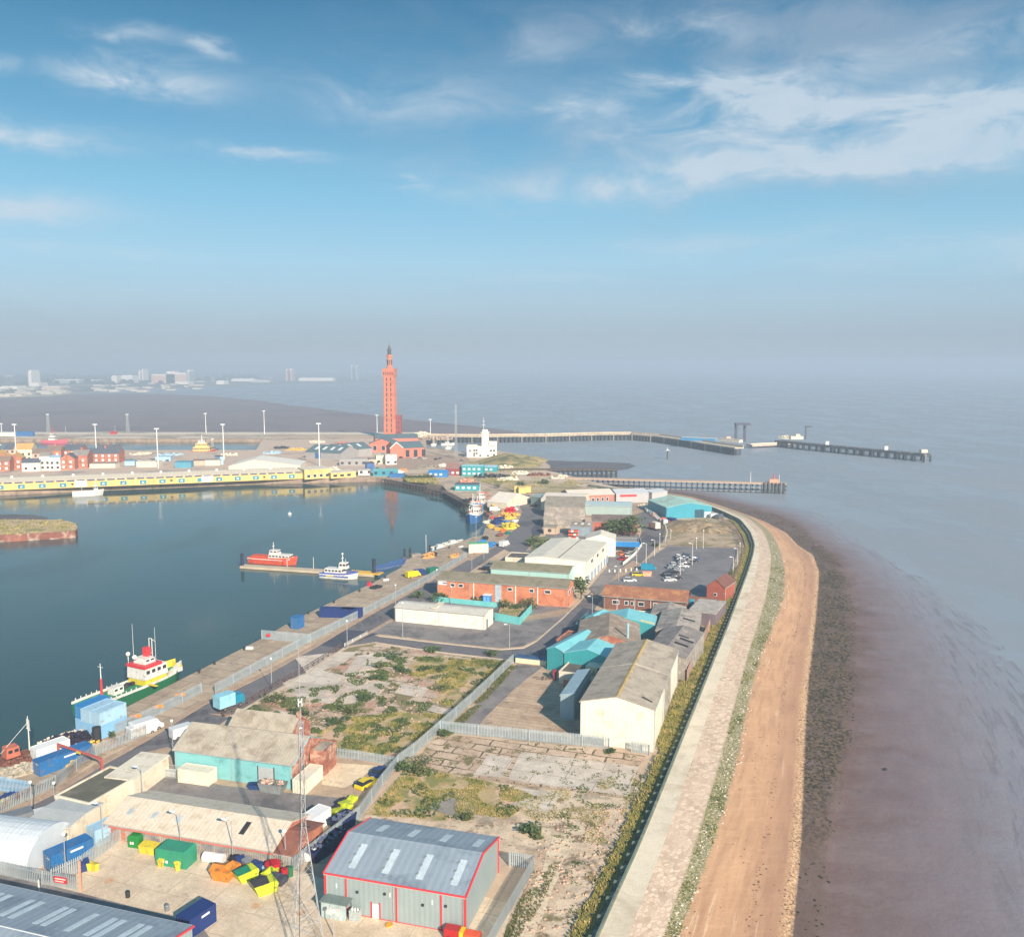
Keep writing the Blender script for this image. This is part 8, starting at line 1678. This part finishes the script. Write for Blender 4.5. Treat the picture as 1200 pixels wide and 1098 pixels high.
def fsgrass(label, k, a, b, n, h, m, lo=0.0, hi=1.0, w=.3, zo=-.1):
    mb = MB()
    for _ in range(n):
        i = random.randrange(a, b-1); f = random.uniform(lo, hi); q = FS[i][k].lerp(FS[i][k+1], f).lerp(FS[i+1][k].lerp(FS[i+1][k+1], f), random.random())
        if mn.noise(Vector((q.x*.25, q.y*.12, k))) < .02: continue
        for _b in range(4):
            an_ = random.uniform(0, 6.28); s = random.uniform(.5, 1.3); dx, dy = math.cos(an_), math.sin(an_); ww = w*s
            mb.add([(q.x-dy*ww, q.y+dx*ww, q.z+zo), (q.x+dy*ww, q.y-dx*ww, q.z+zo), (q.x+dx*h*.5, q.y+dy*h*.5, q.z+zo+h*s)], [(0, 1, 2)])
    solo('grass', label, None, mb, m, kind='stuff', recalc=False)
fsgrass('green scrub growing at the toe of the stone apron', 2, 0, len(FS)-70, 7500, .2, mat('m_scrub', S(112, 122, 66), .9, .3, .6, S(160, 146, 100), .45, .5), .0, 1.0, .16)
rk = MB()
for _ in range(5200):
    i = random.randrange(0, 110); f = random.random(); k = 4
    if i < 16 and random.random() < .75: continue
    f2 = random.random(); q = FS[i][k].lerp(FS[i][k+1], f).lerp(FS[i+1][k].lerp(FS[i+1][k+1], f), f2); s = random.uniform(.04, .17)
    if mn.noise(Vector((q.x*.12, q.y*.12, 5))) < -.15: continue
    rk.ob(q+Vector((0, 0, s*.2)), (s*2.2, s*1.5, s), random.uniform(0, 3), random.uniform(-.4, .4))
solo('rubble', 'dark weedy stones scattered between the sand and the mud', None, rk, mat('m_wst', S(58, 54, 42), .8, .4, 1.5), kind='stuff')
rk = MB()
for _ in range(420):
    i = random.randrange(0, len(FS)-61); f = random.uniform(.2, 1.3); q = FS[i][2].lerp(FS[i][3], f).lerp(FS[i+1][2].lerp(FS[i+1][3], f), random.random()); s = random.uniform(.06, .18)
    rk.ob(q+Vector((0, 0, s*.3)), (s*2, s*1.4, s), random.uniform(0, 3), .2)
solo('rubble', 'pale loose stones along the scrub at the toe of the apron', None, rk, mat('m_pst', S(216, 204, 184), .8, .15, 1.5), kind='stuff')
# individual shrubs on the plots
for i, (x, y, r, h, l) in enumerate([(490, 900, 3.2, 2.2, 'big green bush at the fence corner of the second plot'), (474, 902, 1.8, 1.3, 'smaller bush left of the big one at the fence corner'), (620, 975, 1.9, 1.6, 'round green bush alone on the dirt ground'), (628, 982, 1.2, .9, 'small yellowish bush right of the round one on the dirt'), (508, 763, 2.4, 1.2, 'low bush in the plot near the cross road'), (462, 771, 2.6, 1.6, 'dark bush among slabs near the junction'), (448, 782, 2.4, 1.3, 'dark bush below the one near the junction'), (472, 787, 1.8, 1.2, 'small bush right of the slabs in the plot'), (440, 797, 2.0, 1.1, 'low bush in the middle of the plot'),
                                     (320, 822, 2.8, 1.6, 'dark bush behind the railing on the left of the plot'), (300, 838, 2.4, 1.3, 'low dark bush near the turquoise workshop end'), (355, 838, 2.8, 1.7, 'dark bush behind the lattice mast tip'), (408, 836, 2.4, 1.6, 'bush in the green belt of the plot, left'), (398, 848, 2.4, 1.5, 'bush in the green belt of the plot, lower'), (425, 820, 1.8, 1.2, 'bush beside the pink slabs'), (515, 785, 2.0, 1.1, 'bush beside the dry grass in the plot'), (498, 785, 1.8, 1.0, 'small dark bush left in the dry grass'), (520, 862, 1.2, 1.6, 'thin green bush at the fence junction'), (545, 960, 1.2, .9, 'tiny bush before the back of the red trimmed shed'), (715, 882, 1.0, 1.0, 'tuft bush in front of the big white shed'), (574, 768, 2.2, 1.4, 'bush by the cross road near the yard gate')]):
    bush(l, (x, y), r, h, m_leaf if i % 3 else m_leaf2, 240, group='bushes on the waste plots', leaf=.24)
# pallets, drums and tyres lying about the yards and plots
pal_m = MATS['m_tim']
for i, (x, y, l) in enumerate([(236, 1000, 'wooden pallet leaning by the cream roofed shed fence'), (128, 1033, 'wooden pallet in the open depot yard near the gate post'), (300, 1062, 'wooden pallet in the depot yard before the lattice mast'), (352, 1070, 'wooden pallet near the foot of the lattice mast'), (243, 935, 'wooden pallet on the tarmac by the turquoise workshop'), (640, 812, 'wooden pallet in the yard left of the big white shed'), (590, 792, 'wooden pallet on the tarmac strip by the long fence')]):
    b = MB()
    for k in range(5): b.box(-.6, .6, -.5+k*.22, -.38+k*.22, .12, .15)
    for k in (-.55, -.05, .45): b.box(k, k+.1, -.5, .5, 0, .12)
    solo('pallet', l, 'pallet', b, pal_m, P(x, y), i*.7)
for i, (x, y, l) in enumerate([(150, 1052, 'dark oil drum standing alone in the depot yard'), (196, 1068, 'manhole patch drum near the navy container'), (668, 820, 'rusty drum at the lean-to of the big white shed')]): drum(l if i != 1 else 'grey drum standing near the navy container', x, y, m_dark if i == 0 else MATS['m_rust'] if i == 2 else m_steel, .3, .9)
rb = MB()
for _ in range(700):
    pl = random.choice([[(640,960),(735,945),(690,1080),(600,1098)], [(420,780),(540,800),(480,870),(330,840)]])
    a, b_, c, d = [P(*q) for q in pl]; u, v = random.random(), random.random(); q = a.lerp(b_, u).lerp(d.lerp(c, u), v); s = random.uniform(.06, .22)
    rb.ob(q+Vector((0, 0, s*.4+.1)), (s*2.2, s*1.5, s), random.uniform(0, 3), .2)
solo('rubble', 'broken brick and concrete bits scattered over the waste plots', None, rb, mat('m_bits', S(190, 160, 136), .9, .35, 1.2), kind='stuff')
# clutter on the land by the tower and the lock
for i, (x, y, w_, c, l) in enumerate([(610, 556, 7, m_cw, 'pale boxes on the track behind the timber pier'), (630, 558, 9, MATS['m_rust'], 'rusty beams beside the track to the long pier'), (596, 563, 8, m_cw, 'cream rubble heap on the bank behind the marquee'), (548, 566, 5, MATS['m_pinkp'], 'pinkish sacks before the two storey teal office'), (500, 549, 7, m_dkgr, 'grey stores at the low side of the square'), (470, 553, 6, MATS['m_tim'], 'timber stack above the dock end bank'), (390, 551, 6, m_cw, 'pale crates behind the market end'), (330, 545, 7, MATS['m_or'], 'orange boxes right of the wide white hall'), (318, 532, 8, m_clb, 'pale blue boxes on the town quay by the far quay end'), (345, 528, 9, MATS['m_yb'], 'amber containers left of the slate sheds'), (330, 526, 6, m_dark, 'dark stores by the far end of the town quay'), (300, 541, 6, PT['grey'], 'grey boxes behind the wide white hall'), (270, 534, 7, m_cw, 'cream boxes behind the lighting mast left of the wide white hall'), (200, 534, 9, m_clb, 'pale blue vans along the town quay'), (165, 533, 8, m_cw, 'cream stores along the town quay behind the car park'), (590, 549, 6, m_cw, 'pale boulders at the foot of the grass mound'), (655, 561, 6, m_cw, 'pale blocks where the long pier meets the land'), (400, 521, 8, m_bt, 'brick stores behind the slate sheds'), (372, 519, 9, m_cw, 'cream stores on the quay behind the slate sheds'), (524, 547, 7, m_whw, 'white boats and boxes above the dark red house')]):
    heap(l, x, y, w_, 1.6, 2.2, c, 14, 1.8, 'store_heap', 'stores', R((i*7) % 20))
patch('grassy_ground', [(470,558),(505,560),(515,566),(480,564)], MATS['m_bank'])
patch('grassy_ground', [(585,575),(640,572),(700,574),(660,578),(600,578)], MATS['m_bank'])
patch('track', [(455,552),(480,551),(540,548),(556,550),(545,553),(500,555),(470,556)], MATS['m_trk2'])
gr_ = [[(552,545),(600,547),(655,560),(690,568),(600,572),(560,564)], [(590,532),(632,541),(630,546),(570,545)], [(470,558),(510,561),(515,567),(478,565)]]
for l in gr_: grass('tufts of dry grass on the bank by the lock', l, 500, 1.3, m_grass, .06, .0, w=.9)
for i, (x, y, l) in enumerate([(640, 567, 'dark bush on the bank above the halls, nearer the long pier'), (612, 569, 'dark bush on the bank above the halls, nearer the marquee'), (566, 548, 'low bush at the left foot of the grass mound'), (625, 543, 'low bush on the right slope of the grass mound')]): bush(l, (x, y), 3.6, 3.0, m_leaf2 if i % 2 else m_leaf, 160, leaf=.6)
# ================================================================== sea haze
hz = MB().box(-E+200, E-200, -500, E-200, -6.2, 112)
hm = bpy.data.materials.new('m_haze'); hm.use_nodes = True
nt = hm.node_tree; nt.nodes.clear(); o_ = nt.nodes.new('ShaderNodeOutputMaterial'); v_ = nt.nodes.new('ShaderNodeVolumePrincipled')
v_.inputs['Color'].default_value = (.49, .58, .68, 1); v_.inputs['Density'].default_value = .00040; v_.inputs['Anisotropy'].default_value = 0.0
nt.links.new(v_.outputs[0], o_.inputs['Volume'])
solo('haze', None, None, hz, hm, kind='stuff')
